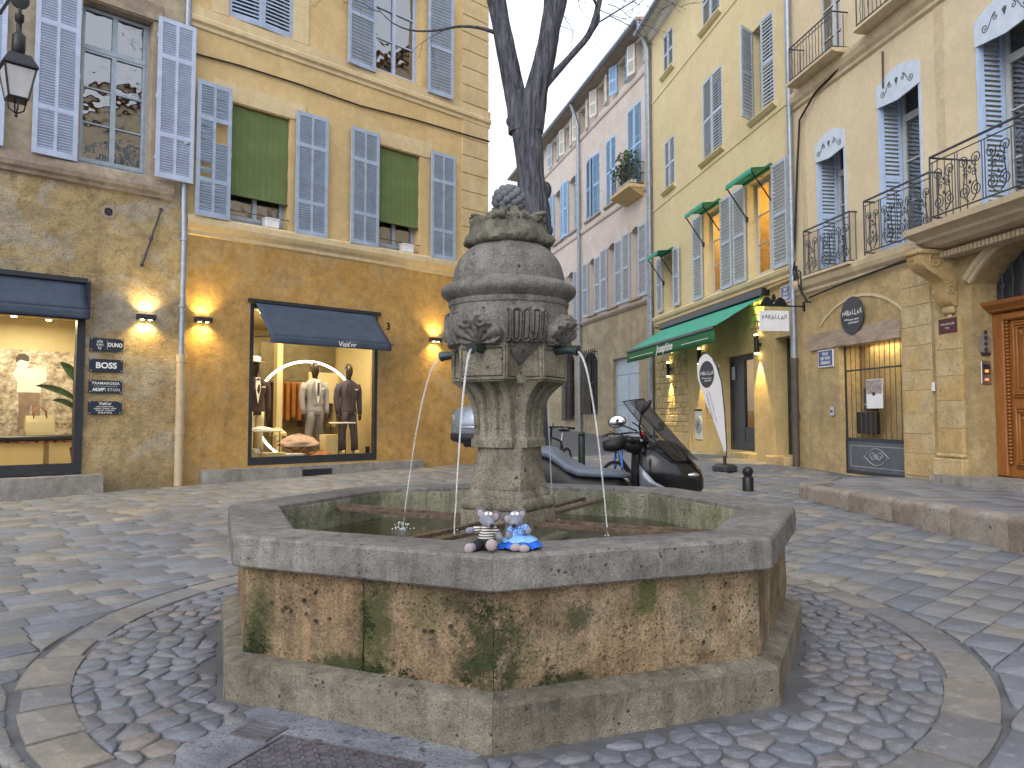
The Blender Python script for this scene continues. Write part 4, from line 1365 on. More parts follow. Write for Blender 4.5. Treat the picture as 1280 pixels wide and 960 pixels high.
# ---- shop A front
sf = thing('x', None, None); bpy.data.objects.remove(sf)
def frame_poly(parent, u0, u1, z0, z1, y0, y1, w, mat, name='shop_frame', bottom=None):
    bt = bottom or w
    b = MB(); b.box(u0, u0 + w, y0, y1, z0, z1); b.box(u1 - w, u1, y0, y1, z0, z1); b.box(u0 + w, u1 - w, y0, y1, z1 - w, z1); b.box(u0 + w, u1 - w, y0, y1, z0, z0 + bt)
    return b.build(name, mat, parent)
fr = frame_poly(A, -2.75, -1.46, .56, 2.98, -.03, .08, .11, M['charcoal'], 'shopfront', .16)
b = MB(); b.add([(-2.64, .03, .7), (-1.57, .03, .7), (-1.57, .03, 2.88), (-2.64, .03, 2.88)], [(0, 1, 2, 3)]); b.build('pane', M['shopglass'], fr, fix=False)
b = MB(); b.box(-4.29, -2.75, -.03, .08, .56, 3.3); b.build('door_panel', M['charcoal'], fr)
b = MB(); b.tube([(-2.60, -.05, .62), (-2.60, -.05, 2.95)], .028, 10); b.build('door_bar', M['steel'], fr, 60)
b = MB(); b.box(-2.75, -1.46, -.03, .30, 2.98, 3.42); b.build('header', M['charcoal'], fr)
# room of shop A
def shop_room(parent, u0, u1, y0, y1, z0, z1, wall_m, floor_m):
    b = MB(); b.add([(u0, y0, z0), (u1, y0, z0), (u1, y1, z0), (u0, y1, z0)], [(0, 1, 2, 3)]); b.build('shop_floor', floor_m, parent, fix=False)
    b = MB(); b.add([(u0, y0, z0), (u0, y1, z0), (u0, y1, z1), (u0, y0, z1), (u1, y0, z0), (u1, y1, z0), (u1, y1, z1), (u1, y0, z1)], [(0, 1, 2, 3), (4, 7, 6, 5), (1, 5, 6, 2), (3, 2, 6, 7)]); b.build('shop_lining', wall_m, parent, fix=False)
shop_room(A, -3.2, -1.12, .09, 1.5, .66, 3.0, M['cream'], M['shopfloor'])
lt = L.root('ceiling_spotlights', 'pair of bright ceiling spots inside the shop with the poster', 'lamp', -1.9, 2.97, -.6)
b = MB()
for (x, y) in ((-.35, .1), (.15, .25), (-.1, -.15)): b.lathe([(.045, -.04), (.05, 0), (.05, .01)], 12, (x, y, 0))
b.build('housing', M['white_w'], lt, 60)
b = MB()
for (x, y) in ((-.35, .1), (.15, .25), (-.1, -.15)): b.lathe([(.04, -.05), (.04, -.042)], 12, (x, y, 0))
b.build('bulb', M['lamp_glow'], lt)
quad_light(lt, (-.1, -.05, -.07), (0, 0, 0), .9, .5, 36, (1, .85, .58))
# poster with a printed figure: flat print on a board
def poster_mat():
    t = NT('poster_print')
    n1 = t.noise(5, 8, .75, t.map((1, 1, 1.6))); n2 = t.noise(16, 5, .7)
    f = t.ramp(t.math('ADD', t.math('MULTIPLY', n1, .7), t.math('MULTIPLY', n2, .3)), [(.38, (.10, .075, .055)), (.5, (.42, .36, .28)), (.62, (.75, .68, .55))])
    return t.bsdf(f, .5)
M['poster'] = poster_mat()
po = L.root('shop_poster', 'large sepia poster of a figure in a white shirt at the back of the shop', 'poster', -1.78, 1.10, -1.42)
b = MB(); b.box(-.62, .54, -.01, .01, 0, 1.38); b.build('board', M['poster'], po)
def blob(parent, name, pts, y, mat):
    b = MB(); b.add([(p[0], y, p[1]) for p in pts], [tuple(range(len(pts)))]); return b.build(name, mat, parent, fix=False)
ink, paper, mid = plain('poster_dark_ink', (.06, .045, .035), .6), plain('poster_white_ink', (.78, .74, .66), .6), plain('poster_mid_ink', (.25, .18, .13), .6, var=.3)
b = MB()
for pts in ([(-.24, .72), (.06, .72), (.07, .45), (.10, .12), (.0, .10), (-.05, .5), (-.12, .12), (-.24, .10), (-.22, .4)],): b.add([(p[0], -.012, p[1]) for p in pts], [tuple(range(len(pts)))])
b.build('print_trousers', mid, po, fix=False)
blob(po, 'print_shirt', [(-.26, .70), (.08, .70), (.07, .84), (.15, .88), (.15, 1.05), (.03, 1.12), (-.1, 1.08), (-.26, 1.12), (-.33, .99), (-.25, .85)], -.013, paper)
blob(po, 'print_head', [(-.24, 1.08), (-.13, 1.08), (-.10, 1.18), (-.12, 1.25), (-.24, 1.25), (-.27, 1.16)], -.0125, paper)
blob(po, 'print_hair', [(-.28, 1.17), (-.22, 1.22), (-.11, 1.19), (-.10, 1.27), (-.16, 1.32), (-.25, 1.31), (-.29, 1.24)], -.0145, ink)
bench = L.root('display_bench', 'black topped bench with timber slats under the poster in the shop window', 'bench', -2.0, .665, -.75)
b = MB(); b.cbox(-.55, .58, -.2, .2, .38, .46, .02); b.build('cushion', M['black'], bench)
for k in range(9):
    b = MB(); b.box(-.53 + k * .125, -.45 + k * .125, -.19, .19, .345, .375); b.build('slat', M['tan'], bench)
for x in (-.45, .25): 
    b = MB(); b.box(x, x + .05, -.17, .17, 0, .345); b.build('leg', M['cream'], bench)
bag = L.root('handbag', 'cream leather tote bag with tan handles on the shop bench', 'bag', -1.86, 1.128, -.72)
b = MB(); b.rings([[(x * s, y * q, z) for (x, y) in ((-.2, -.06), (.2, -.06), (.2, .06), (-.2, .06))] for (s, q, z) in ((.95, 1, 0), (1.0, 1, .05), (.98, .8, .2), (.92, .4, .3))]); b.build('body', M['handbag'], bag)
for y in (-.035, .035):
    b = MB(); b.tube([(-.09, y, .26), (-.085, y, .36), (-.04, y, .42), (.04, y, .42), (.085, y, .36), (.09, y, .26)], .009, 6); b.build('handle', M['tan'], bag, 180)
pl = L.root('leafy_plant', 'long green plant leaves leaning into the lit shop window', 'plant', -1.32, .67, -.62)
for (x, z, ln, an, w) in ((-.05, 1.0, .72, -.95, .05), (-.04, 1.25, .6, -.45, .07), (-.02, 1.2, .5, -.15, .05), (-.05, .85, .5, -.8, .045)):
    b = MB(); n = 10; R_ = []
    for i in range(n + 1):
        t = i / n; ww = w * sin(pi * min(1, t * .95 + .05)) ** .7 + .002
        cx = x + sin(an) * ln * t; cz_ = z + cos(an) * ln * t - .2 * t * t
        px, pz = cos(an), -sin(an)
        R_.append([(cx - px * ww, -.02 * t, cz_ - pz * ww), (cx, .015, cz_), (cx + px * ww, -.02 * t, cz_ + pz * ww)])
    b.rings(R_, False, False, False); b.build('leaf', M['leaf'], pl, 180, fix=False)
b = MB()
for (x, z) in ((-.05, 1.0), (-.04, 1.25), (-.02, 1.2), (-.05, .85)): b.tube([(0, 0, .25), (x, .01, z)], .008, 6)
b.build('stem', M['leaf'], pl, 180)
b = MB(); b.lathe([(.10, 0), (.14, .26), (.12, .26), (.11, .22)], 16); b.build('pot', M['charcoal'], pl, 60)
# ---- shop A awning: short navy hood
aw = L.root('navy_awning', 'half folded navy canvas awning over the shop with the brand plates', 'awning', -2.6, 3.0)
def awning_canvas(parent, u0, u1, zt, zf, out, val, mat, vmat=None, curve=.0, name='canvas', y0=-.04):
    b = MB(); n, m = 24, 8
    def f(i, j):
        t = j / m; x = u0 + (u1 - u0) * i / n
        return (x, y0 - out * t, zt + (zf - zt) * t - curve * sin(pi * t) + .006 * nz((x, t * 3, zt), 2.5))
    b.grid(f, n, m)
    c = b.build(name, mat, parent, 180, fix=False)
    c.modifiers.new('thick', 'SOLIDIFY').thickness = .006
    v = MB()
    def g(i, j):
        x = u0 + (u1 - u0) * i / n
        return (x, y0 - out - .003 - .01 * sin(i * .9) * j / 3, zf - val * j / 3)
    v.grid(g, n, 3)
    o = v.build('valance', vmat or mat, parent, 180, fix=False)
    o.modifiers.new('thick', 'SOLIDIFY').thickness = .005
    return c
awning_canvas(aw, -1.7, 1.12, .44, .0, .22, .14, M['navy'])
b = MB(); b.box(-1.72, 1.14, -.1, .0, .43, .50); b.build('cassette', M['charcoal'], aw)
b = MB(); b.box(1.12, 1.14, -.26, -.02, -.13, .43); b.build('side_arm', M['charcoal'], aw)
# ---- stone doorstep of shop A
st = L.root('stone_step', 'worn grey stone step under the shop with the sepia poster', 'step', -1.22, 0.0)
def rough_block(x0, x1, y0, y1, z0, z1, amp, parent, name, mat, nx=24, ny=3, nzz=4, seed=0):
    bm = bmesh.new(); bmesh.ops.create_cube(bm, size=1)
    bmesh.ops.subdivide_edges(bm, edges=[e for e in bm.edges if abs((e.verts[0].co - e.verts[1].co).x) > .5], cuts=nx, use_grid_fill=True)
    bmesh.ops.subdivide_edges(bm, edges=[e for e in bm.edges if abs((e.verts[0].co - e.verts[1].co).z) > .5], cuts=nzz, use_grid_fill=True)
    bmesh.ops.subdivide_edges(bm, edges=[e for e in bm.edges if abs((e.verts[0].co - e.verts[1].co).y) > .5], cuts=ny, use_grid_fill=True)
    for v in bm.verts:
        c = v.co
        p = Vector((x0 + (c.x + .5) * (x1 - x0), y0 + (c.y + .5) * (y1 - y0), z0 + (c.z + .5) * (z1 - z0)))
        d = amp * fbm(p, 4, seed, 4)
        v.co = p + Vector((d, d, d * .7))
    me = bpy.data.meshes.new(name); bm.to_mesh(me); bm.free(); me.materials.append(mat)
    me.polygons.foreach_set('use_smooth', [True] * len(me.polygons)); me.set_sharp_from_angle(angle=radians(50))
    return obj(name, me, parent)
rough_block(-3.2, 0, -.28, .05, .05, .545, .018, st, 'step_block', M['sill'])
# ---- brand plates
PL_ = [((112, 421), (153, 438)), ((110, 448), (153, 465)), ((109.5, 473), (152, 491)), ((108.5, 502), (151, 518))]
labels = ['navy shop plate with two brand words split by a line, topmost of the four', 'navy shop plate with one bold white word', 'navy shop plate with three brand words below the bold word plate', 'navy shop plate with small address lines, lowest of the four']
for i, lab in enumerate(labels):
    zc_ = 2.515 - i * .322
    pl_ = L.root('shop_plate', lab, 'sign', -1.155, zc_, .0, 'brand plates between the shop windows')
    b = MB(); b.cbox(-.24, .24, -.035, -.02, -.10, .10, .003); b.build('plate', M['sign'], pl_)
    for sx in (-.215, .215):
        for sz in (-.082, .082):
            b = MB(); b.lathe([(.010, 0), (.010, .008), (.004, .010)], 8, M=Matrix.Translation((sx, -.035, sz)) @ Matrix.Rotation(pi / 2, 4, 'X')); b.build('stud', M['steel'], pl_)
    y = -.0375
    if i == 0:
        for k, s in enumerate(('ele', 'ven', 'ty')): text(pl_, s, .075, M['white'], (-.10, y, .05 - k * .048))
        text(pl_, 'DUNO', .085, M['white'], (.12, y, 0), bold=.003, sx=.8)
        b = MB(); b.box(.005, .009, y, y + .002, -.07, .07); b.build('divider', M['white'], pl_)
    elif i == 1:
        text(pl_, 'BOSS', .125, M['white'], (0, y, 0), bold=.004, sx=1.05)
    elif i == 2:
        text(pl_, 'TRAMAROSSA', .058, M['white'], (0, y, .05), bold=.001, space=1.1)
        b = MB(); b.box(-.17, .17, y, y + .002, .005, .008); b.box(-.004, 0, y, y + .002, -.075, -.02); b.build('divider', M['white'], pl_)
        text(pl_, 'HOFF', .065, M['white'], (-.11, y, -.048), shear=.4, bold=.003); text(pl_, 'ETON', .062, M['white'], (.115, y, -.048), space=1.1)
    else:
        text(pl_, "Visit'or", .062, M['white'], (0, y, .062), bold=.001)
        for k, s in enumerate(('prêt à porter homme', 'costumes · chemises · mailles', 'chaussures · accessoires')): text(pl_, s, .027, M['white'], (0, y, .018 - k * .028), bold=.0006)
        text(pl_, '04 42 27 47 00', .032, M['white'], (0, y, -.077), bold=.001)
# ---- wall lamps: flat box throwing light up and down
def wall_lamp(wl, u, z, label, group, watts=24):
    t = wl.root('wall_lamp', label, 'wall lamp', u, z, 0, group)
    b = MB(); b.cbox(-.14, .14, -.13, -.02, -.042, .042, .008); b.build('housing', M['charcoal'], t)
    b = MB(); b.box(-.03, .03, -.02, .0, -.03, .03); b.build('bracket', M['charcoal'], t)
    for s in (-1, 1):
        b = MB()
        for x in (-.06, .06): b.lathe([(.028, s * .0425), (.028, s * .0445)], 12, (x, -.075, 0))
        b.build('lens', M['lamp_glow'], t)
        for x in (-.06, .06): spot(t, (x, -.072, s * .05), s < 0, watts, 2.2, blend=.8)
    return t
wall_lamp(L, -.6, 2.99, 'slim lit box lamp on the tan stone house wall', 'up and down wall lamps by the shops')
wall_lamp(L, .31, 3.03, 'slim lit box lamp beside the downpipe on the ochre wall', 'up and down wall lamps by the shops')
wall_lamp(L, 5.22, 3.03, 'slim lit box lamp to the right of the suit shop window', 'up and down wall lamps by the shops')
# ---- downpipe between the houses
dp = L.root('downpipe', 'grey zinc downpipe with beige foot between the two left houses', 'downpipe', -.02, 0)
b = MB(); b.tube([(-.03, -.052, 13.2), (-.03, -.052, 8.1), (-.03, -.055, 5.0), (-.03, -.1, 4.4), (-.03, -.1, 2.35)], .05, 12); b.build('pipe', M['zinc'], dp, 60)
b = MB(); b.tube([(-.03, -.1, 2.38), (-.03, -.1, .3)], .07, 12); b.tube([(-.03, -.1, 2.42), (-.03, -.1, 2.30)], .08, 12); b.tube([(-.03, -.1, 1.25), (-.03, -.1, 1.12)], .08, 12); b.build('foot_pipe', M['pipe_beige'], dp, 60)
for z in (4.3, 5.9, 3.2):
    b = MB(); b.tube([(-.03, -.105, z), (-.03, -.105, z + .04)], .07, 12); b.box(-.05, -.01, -.05, .0, z, z + .04); b.build('bracket', M['zinc'], dp, 60)
# ---- street lantern on a bracket at the far left
p = at(22, 90, 9.3)
ln_ = thing('street_lantern', 'black four sided street lantern with frosted panes hanging on a wall bracket', 'street lantern', (p.x, p.y, 0), L.rz)
zt = at(22, 90, 9.3).z
b = MB()
def sqr(h, z): return [(-h, -h, z), (h, -h, z), (h, h, z), (-h, h, z)]
b.rings([sqr(.17, zt + .02), sqr(.19, zt + .035), sqr(.185, zt + .06), sqr(.12, zt + .19), sqr(.11, zt + .20), sqr(.05, zt + .22)]); b.build('cap', M['black'], ln_)
b = MB()
for sx in (-1, 1):
    for sy in (-1, 1): b.tube([(sx * .165, sy * .165, zt + .02), (sx * .10, sy * .10, zt - .36)], .012, 4)
b.rings([sqr(.105, zt - .36), sqr(.115, zt - .345), sqr(.105, zt - .33)])
for sx in (-1, 1): b.tube([(sx * .1, 0, zt - .36), (sx * .08, 0, zt - .47), (0, 0, zt - .52)], .010, 5); b.tube([(0, sx * .1, zt - .36), (0, sx * .08, zt - .47), (0, 0, zt - .52)], .010, 5)
b.ell((0, 0, zt - .545), .02); b.build('frame', M['black'], ln_)
frost = plain('frosted_pane', (.5, .5, .52), .4, var=.1)
for k in range(4):
    Mx = Matrix.Rotation(k * pi / 2, 4, 'Z')
    b = MB(); b.add([(-.155, -.16, zt + .015), (.155, -.16, zt + .015), (.098, -.1, zt - .34), (-.098, -.1, zt - .34)], [(0, 3, 2, 1)], Mx); b.build('pane', frost, ln_, fix=False)
b = MB(); b.lathe([(.05, zt + .22), (.075, zt + .26), (.075, zt + .45), (.06, zt + .47), (.03, zt + .5), (.03, zt + .62), (.05, zt + .64), (.05, zt + .72), (.02, zt + .74)], 14); b.build('neck', M['black'], ln_, 50)
b = MB(); b.tube([(0, 0, zt + .74), (0, 0, zt + .95), (0, .2, zt + 1.15), (0, 1.2, zt + 1.2)], .022, 8); b.lathe([(.001, -.03), (.10, -.02), (.10, .02), (.001, .03)], 18, M=Matrix.Translation((0, 0, zt + .90)) @ Matrix.Rotation(pi / 2, 4, 'X')); b.build('bracket', M['black'], ln_, 50)

# ------------------------------------------------------------------ ochre corner house
B = L.root('ochre_house', 'yellow corner house with ochre ground floor and green blinds', 'house')
UC = 6.75
wall(B, 'lower_wall', .0, UC, zb, 4.46, [(1.16, 3.82, .56, 3.40, 0, .25)], M['b_low'], .25)
wins = [(.72, 1.86), (3.78, 4.84)]
wall(B, 'upper_wall', .0, UC, 4.46, 13.6, [(a, e, 4.80, 6.88) for (a, e) in wins] + [(.66, 1.88, 8.42, 10.6), (3.70, 4.86, 8.42, 10.6)] + [(a, e, 11.5, 12.9) for (a, e) in wins], M['b_up'], .26)
shell(B, 0.0, UC, zb, 13.6, 11, M['b_up'])
band(B, 'sill_course', 0, UC, [(0, 4.44), (.03, 4.46), (.03, 4.52), (.09, 4.58), (.12, 4.64), (.12, 4.74), (.03, 4.79), (0, 4.79)], M['b_trim'])
band(B, 'storey_course', 0, UC + .05, [(0, 7.98), (.03, 8.0), (.03, 8.06), (.07, 8.10), (.07, 8.17), (.04, 8.20), (.04, 8.36), (0, 8.38)], M['b_trim'])
for (a, e) in wins:
    band(B, 'lintel', a - .30, e + .30, [(0, 6.9), (.018, 6.9), (.018, 7.22), (0, 7.22)], M['b_trim'])
for (q0, q1) in ((.36, .66), (1.88, 2.2)):
    b = MB(); b.box(q0, q1, -.018, .005, 8.38, 11.0); b.build('surround', M['b_trim'], B)
# corner quoins, each a proud block with sunk joints
z = zb + .9
k = 0
z = 4.80
while z < 13.2:
    h = .40
    if not (7.9 < z + .2 < 8.4):
        b = MB(); b.cbox(5.98, UC + .012, -.022, .6, z + .008, z + h - .008, .008); b.build('quoin', M['b_quoin'], B)
    z += h
for (a, e) in wins:
    window(B, a, e, 4.82, 6.86, .2, 2, 2, 0, M['frame'], curtain=M['curtain_r'])
window(B, .66, 1.88, 8.42, 10.6, .2, 2, 2, 0, M['frame'], small=True)
window(B, 3.70, 4.86, 8.42, 10.6, .2, 2, 3, 0, M['sh_a'])
for (a, e) in wins: window(B, a, e, 11.5, 12.9, .2, 2, 2, 0, M['frame'], small=True)
for i, (a, e) in enumerate(wins):
    bl = L.root('bamboo_blind', ['green bamboo roller blind in the window above the shop lamp', 'green bamboo roller blind in the window nearer the house corner'][i], 'blind', a, 5.2, 0)
    b = MB(); n = 24; w = e - a
    zl = [.15, .22][i]
    def bf(ii, j): return (.012 + (w - .024) * ii / n, .06 + .008 * sin(ii * .8 + j), zl - .06 + (1.66 - zl + .06) * j / 20)
    b.grid(bf, n, 20); b.build('slat_sheet', M['blind'], bl, 180, fix=False)
    b = MB(); b.tube([(.012, .055, zl - .06), (w - .012, .055, zl - .06)], .022, 8); b.build('bottom_rod', M['blind'], bl, 60)
    wb = L.root('window_box', ['small white planter box on the sill under the first green blind', 'small white planter box on the sill under the corner green blind'][i], 'planter', a + w * .72, 4.80, -.06)
    b = MB(); b.cbox(-.13, .13, -.08, .08, 0, .16, .01); b.cbox(-.14, .14, -.09, .09, .15, .18, .006); b.build('box', M['white_w'], wb)
    sr = L.root('sill_rail', ['thin iron rail across the window under the first green blind', 'thin iron rail across the window under the corner green blind'][i], 'rail', a, 4.98, .02)
    b = MB(); b.tube([(0, 0, 0), (w, 0, 0)], .008, 6); b.build('bar', M['iron'], sr)
sh = [(.70, -1, .60, 99), (1.90, 1, .66, 0), (3.76, -1, .66, 0), (4.92, 1, .66, 0)]
for (h, s, w, sd) in sh:
    shutter(B, h + (.05 if h == 1.90 else .16 if h == 4.92 else 0), 4.76, 7.06, w, s, .985 if s < 0 else 1.0, M['sh_b'], 2, (.27, .73), seed=sd, pitch=.045, y=-.10 if sd == 99 else -.055)
shutter(B, .66, 8.40, 10.6, .61, -1, 0.02, M['sh_b'], 1, (.47,), pitch=.07)
shutter(B, 1.88, 8.40, 10.6, .61, 1, 0.02, M['sh_b'], 1, (.47,), pitch=.07)
shutter(B, 3.66, 8.30, 10.6, .66, -1, .98, M['sh_b'], 1, (.45,), pitch=.07)
shutter(B, 4.98, 8.30, 10.6, .66, 1, .98, M['sh_b'], 1, (.45,), pitch=.07)
ca_ = L.root('facade_cable', 'black cable sagging across the yellow upper wall', 'cable', 0, 7.6, .03)
pts = [L.uz(x, y, .03) for (x, y) in ((240, 66), (300, 82), (370, 104), (450, 132), (520, 150), (612, 177))]
cable(ca_, 'cable', [(u, 0, z - 7.6) for (u, z) in pts], .017)
# ---- suit shop front
sfB = frame_poly(B, 1.16, 3.82, .56, 3.40, .0, .09, .07, M['charcoal'], 'shopfront', .14)
b = MB(); b.add([(1.23, .05, .7), (3.75, .05, .7), (3.75, .05, 3.33), (1.23, .05, 3.33)], [(0, 1, 2, 3)]); b.build('pane', M['shopglass'], sfB, fix=False)
shop_room(B, 1.02, 4.45, .1, 3.6, .64, 3.36, M['cream'], M['shopfloor'])
b = MB(); b.box(1.05, 2.35, 2.2, 2.25, .64, 2.9); b.build('display_partition', M['shopdark'], B)
b = MB()
for z in (1.0, 1.3, 1.6, 1.9, 2.2): b.box(1.1, 2.3, 1.95, 2.19, z, z + .03)
b.build('display_shelf', M['cream'], B)
b = MB(); rr = random.Random(4)
for z in (1.03, 1.33, 1.63, 1.93):
    x = 1.15
    while x < 2.1:
        for q in range(rr.randint(1, 4)): b.cbox(x, x + .24, 1.97, 2.17, z + q * .045, z + q * .045 + .04, .015)
        x += .3
b.build('folded_clothes', M['suit_brown'], B)
b = MB(); b.box(2.5, 2.62, 1.6, 1.75, .64, 3.3); b.build('pilaster', M['cream'], B)
b = MB(); b.box(2.62, 4.40, 2.6, 2.65, .64, 3.0); b.build('back_panel', M['shopdark'], B)
rw = random.Random(31)
for k in range(11):
    b = MB(); x = 2.75 + k * .14; b.cbox(x, x + .09, 2.2, 2.55, 1.15 + rw.uniform(0, .25), 2.15, .03); b.build('hanging_coat', [M['suit_brown'], M['tan'], M['suit_navy'], M['chino']][rw.randint(0, 3)], B)
b = MB(); b.tube([(2.65, 2.4, 2.2), (4.35, 2.4, 2.2)], .015, 6); b.build('clothes_rail', M['steel'], B)
b = MB(); b.box(3.3, 4.0, 1.75, 1.8, 1.7, 2.35); b.build('picture_frame', M['cream'], B)
sl = L.root('shop_ceiling_lights', 'warm ceiling lights inside the suit shop', 'lamp', 2.7, 3.34, -.7)
b = MB()
for x in (-1.1, -.4, .3, 1.0): b.lathe([(.05, -.03), (.05, 0)], 12, (x, -.25, 0))
b.build('bulb', M['lamp_glow'], sl)
quad_light(sl, (0, -.2, -.05), (radians(12), 0, 0), 2.2, .7, 62, (1, .82, .5))
quad_light(sl, (0, 1.6, -.05), (0, 0, 0), 2.2, 1.0, 16, (1, .78, .42))
# ring light
rl = L.root('ring_light', 'two thin glowing arcs of a ring light behind the mannequins', 'lamp', 2.95, 1.52, -1.15)
for (a0, a1) in ((25, 155), (208, 275)):
    b = MB(); b.tube([(1.12 * cos(radians(a)), 0, 1.0 * sin(radians(a))) for a in range(a0, a1 + 1, 5)], .022, 8); b.build('glowing_arc', M['tube_glow'], rl, 180)
b = MB(); b.tube([(1.12 * cos(radians(a)), .03, 1.0 * sin(radians(a))) for a in range(0, 360, 6)], .014, 6, True); b.build('hoop', M['steel'], rl, 180)
# ---- mannequins
def ering(cx, cy, z, rx, ry, n=16, tilt=0.0, p=1.0):
    out = []
    for k in range(n):
        a = 2 * pi * k / n; c, s = cos(a), sin(a)
        out.append((cx + rx * abs(c) ** p * (1 if c > 0 else -1), cy + ry * abs(s) ** p * (1 if s > 0 else -1), z + tilt * c))
    return out
def mannequin(u, y, label, jacket, trousers, shirt, hat=False, legs=(0, 0), shoes=None):
    t = L.root('mannequin', label, 'mannequin', u, .645, -y, 'dressed mannequins in the suit shop window')
    b = MB(); b.rings([ering(0, 0, 1.50, .055, .06), ering(0, 0, 1.56, .05, .055), ering(0, -.01, 1.60, .062, .075), ering(0, -.015, 1.66, .075, .092), ering(0, -.01, 1.73, .079, .098), ering(0, 0, 1.79, .07, .088), ering(0, 0, 1.84, .04, .05), ering(0, 0, 1.855, .01, .01)])
    b.build('head', M['mannequin'], t, 180)
    b = MB(); b.rings([ering(0, 0, .80, .19, .125), ering(0, 0, .90, .185, .125), ering(0, 0, 1.02, .165, .115), ering(0, -.005, 1.12, .165, .115), ering(0, -.01, 1.25, .20, .13), ering(0, -.005, 1.36, .215, .125), ering(0, .005, 1.44, .205, .10), ering(0, .01, 1.49, .13, .075), ering(0, .01, 1.525, .065, .065)])
    b.build('jacket', jacket, t, 180)
    for s in (-1, 1):        # lapels and open fronts
        b = MB(); b.add([(s * .012, -.128, 1.0), (s * .10, -.116, 1.02), (s * .13, -.128, 1.34), (s * .055, -.10, 1.49)], [(0, 1, 2, 3) if s > 0 else (3, 2, 1, 0)])
        b.add([(s * .012, -.131, 1.02), (s * .115, -.14, 1.30), (s * .07, -.12, 1.47)], [(0, 1, 2) if s > 0 else (2, 1, 0)]); b.build('lapel', jacket, t, fix=False)
    b = MB(); b.add([(-.004, -.134, 1.02), (.004, -.134, 1.02), (.055, -.142, 1.30), (.045, -.118, 1.50), (-.045, -.118, 1.50), (-.055, -.142, 1.30)], [(0, 1, 2, 3, 4, 5)]); b.build('shirt_front', shirt, t, fix=False)
    b = MB(); b.box(-.022, .022, -.15, -.144, 1.18, 1.44) if not hat else b.box(-.03, .03, -.13, -.12, 1.45, 1.48); b.build('tie', M['suit_navy'] if not hat else M['black'], t)
    b = MB(); b.box(.08, .14, -.142, -.13, 1.31, 1.335); b.build('pocket_square', M['shirt'], t)
    for s in (-1, 1):
        b = MB(); P = [(s * .205, 0, 1.42), (s * .25, .01, 1.30), (s * .268, .02, 1.12), (s * .262, -.01, .95), (s * .25, -.04, .82)]
        b.tube(P, [.07, .066, .058, .052, .046], 12); b.build('sleeve', jacket, t, 180)
        b = MB(); b.tube([(s * .25, -.04, .83), (s * .248, -.05, .78), (s * .243, -.058, .72), (s * .238, -.06, .68)], [.028, .036, .032, .012], 8); b.build('hand', M['mannequin'], t, 180)
        lx, ly = s * .09 + legs[0] * s, legs[1] * s
        b = MB(); b.rings([ering(lx * 1.1, ly - .01, .07, .075, .085), ering(lx * 1.1, ly * .9, .25, .072, .078), ering(lx, ly * .6, .48, .076, .08), ering(s * .09, ly * .2, .70, .092, .10), ering(s * .082, 0, .86, .10, .115)]); b.build('trouser_leg', trousers, t, 180)
        b = MB(); b.ell((lx * 1.1, ly - .07, .045), .045, .13, .045, 12, 8); b.build('shoe', shoes or M['black'], t, 180)
    if hat:
        b = MB(); b.lathe([(.17, 1.79), (.175, 1.80), (.10, 1.805), (.095, 1.88), (.06, 1.905), (.01, 1.90)], 20); b.build('hat', M['shirt'], t, 60)
    return t
mannequin(1.70, .9, 'mannequin in a dark brown jacket, pale trousers and white hat', M['suit_brown'], M['chino'], M['shirt'], True)
mannequin(2.95, .9, 'mannequin in a light grey suit with white shirt', M['suit_grey'], M['trouser_grey'], M['shirt'], False, (.05, .06), M['tan'])
mannequin(3.72, .9, 'mannequin in a dark aubergine three piece suit', M['suit_navy'], M['suit_navy'], M['suit_navy'], False, (.03, -.04), M['chino'])
# ---- tables, clothes and boxes in the window
def small_table(u, y, w, h, label, top):
    t = L.root('display_table', label, 'table', u, .645, -y, 'small display tables in the suit shop window')
    b = MB(); b.cbox(-w, w, -.18, .18, h - .03, h, .006); b.build('tabletop', top, t)
    for sx in (-1, 1):
        for sy in (-.15, .15):
            b = MB(); b.tube([(sx * (w - .03), sy, 0), (sx * (w - .03), sy, h - .03)], .010, 6); b.build('leg', M['black'], t)
    return t
small_table(1.66, .45, .28, .52, 'low white topped table holding folded white cloth in the suit shop window', M['shirt'])
small_table(3.31, .45, .2, .66, 'tall narrow white topped table beside the aubergine suit', M['shirt'])
rc = random.Random(8)
def cloth_pile(u, y, z, r, h, mat, label, nm='folded_cloth'):
    o = L.root(nm, label, 'clothes', u, z, -y, 'clothes laid in the suit shop window')
    b = MB(); n, m = 30, 12; sd = rc.uniform(0, 50)
    def f(i, j):
        a = 2 * pi * i / n; q = j / m
        rr_ = r * (1 - q ** 2.5) * (1 + .25 * nz((cos(a) * 1.5 + sd, sin(a) * 1.5, q * 2), 1.6)) + .004
        return (rr_ * cos(a), rr_ * sin(a) * .55, h * q * (1 + .3 * nz((cos(a) * 3 + sd, sin(a) * 3, q), 2)))
    b.grid(f, n, m, True); b.build('fabric', mat, o, 60, fix=False)
cloth_pile(1.62, .45, 1.165, .22, .07, M['shirt'], 'folded white shirts on the low table')
cloth_pile(2.40, .5, .86, .42, .22, M['blush'], 'heap of blush pink clothing on a folding stand')
cloth_pile(2.05, .65, 1.05, .17, .16, M['handbag'], 'pale yellow sweater piled beside the low table')
cloth_pile(2.75, .3, .645, .25, .12, M['tan'], 'rust coloured scarves heaped on the shop floor')
fs_ = L.root('folding_stand', 'crossed wooden folding stand under the blush clothing', 'stand', 2.4, .645, -.5)
b = MB()
for y in (-.12, .12): b.tube([(-.25, y, 0), (.25, y, .22)], .014, 6); b.tube([(.25, y, 0), (-.25, y, .22)], .014, 6)
b.build('cross_legs', M['tan'], fs_)
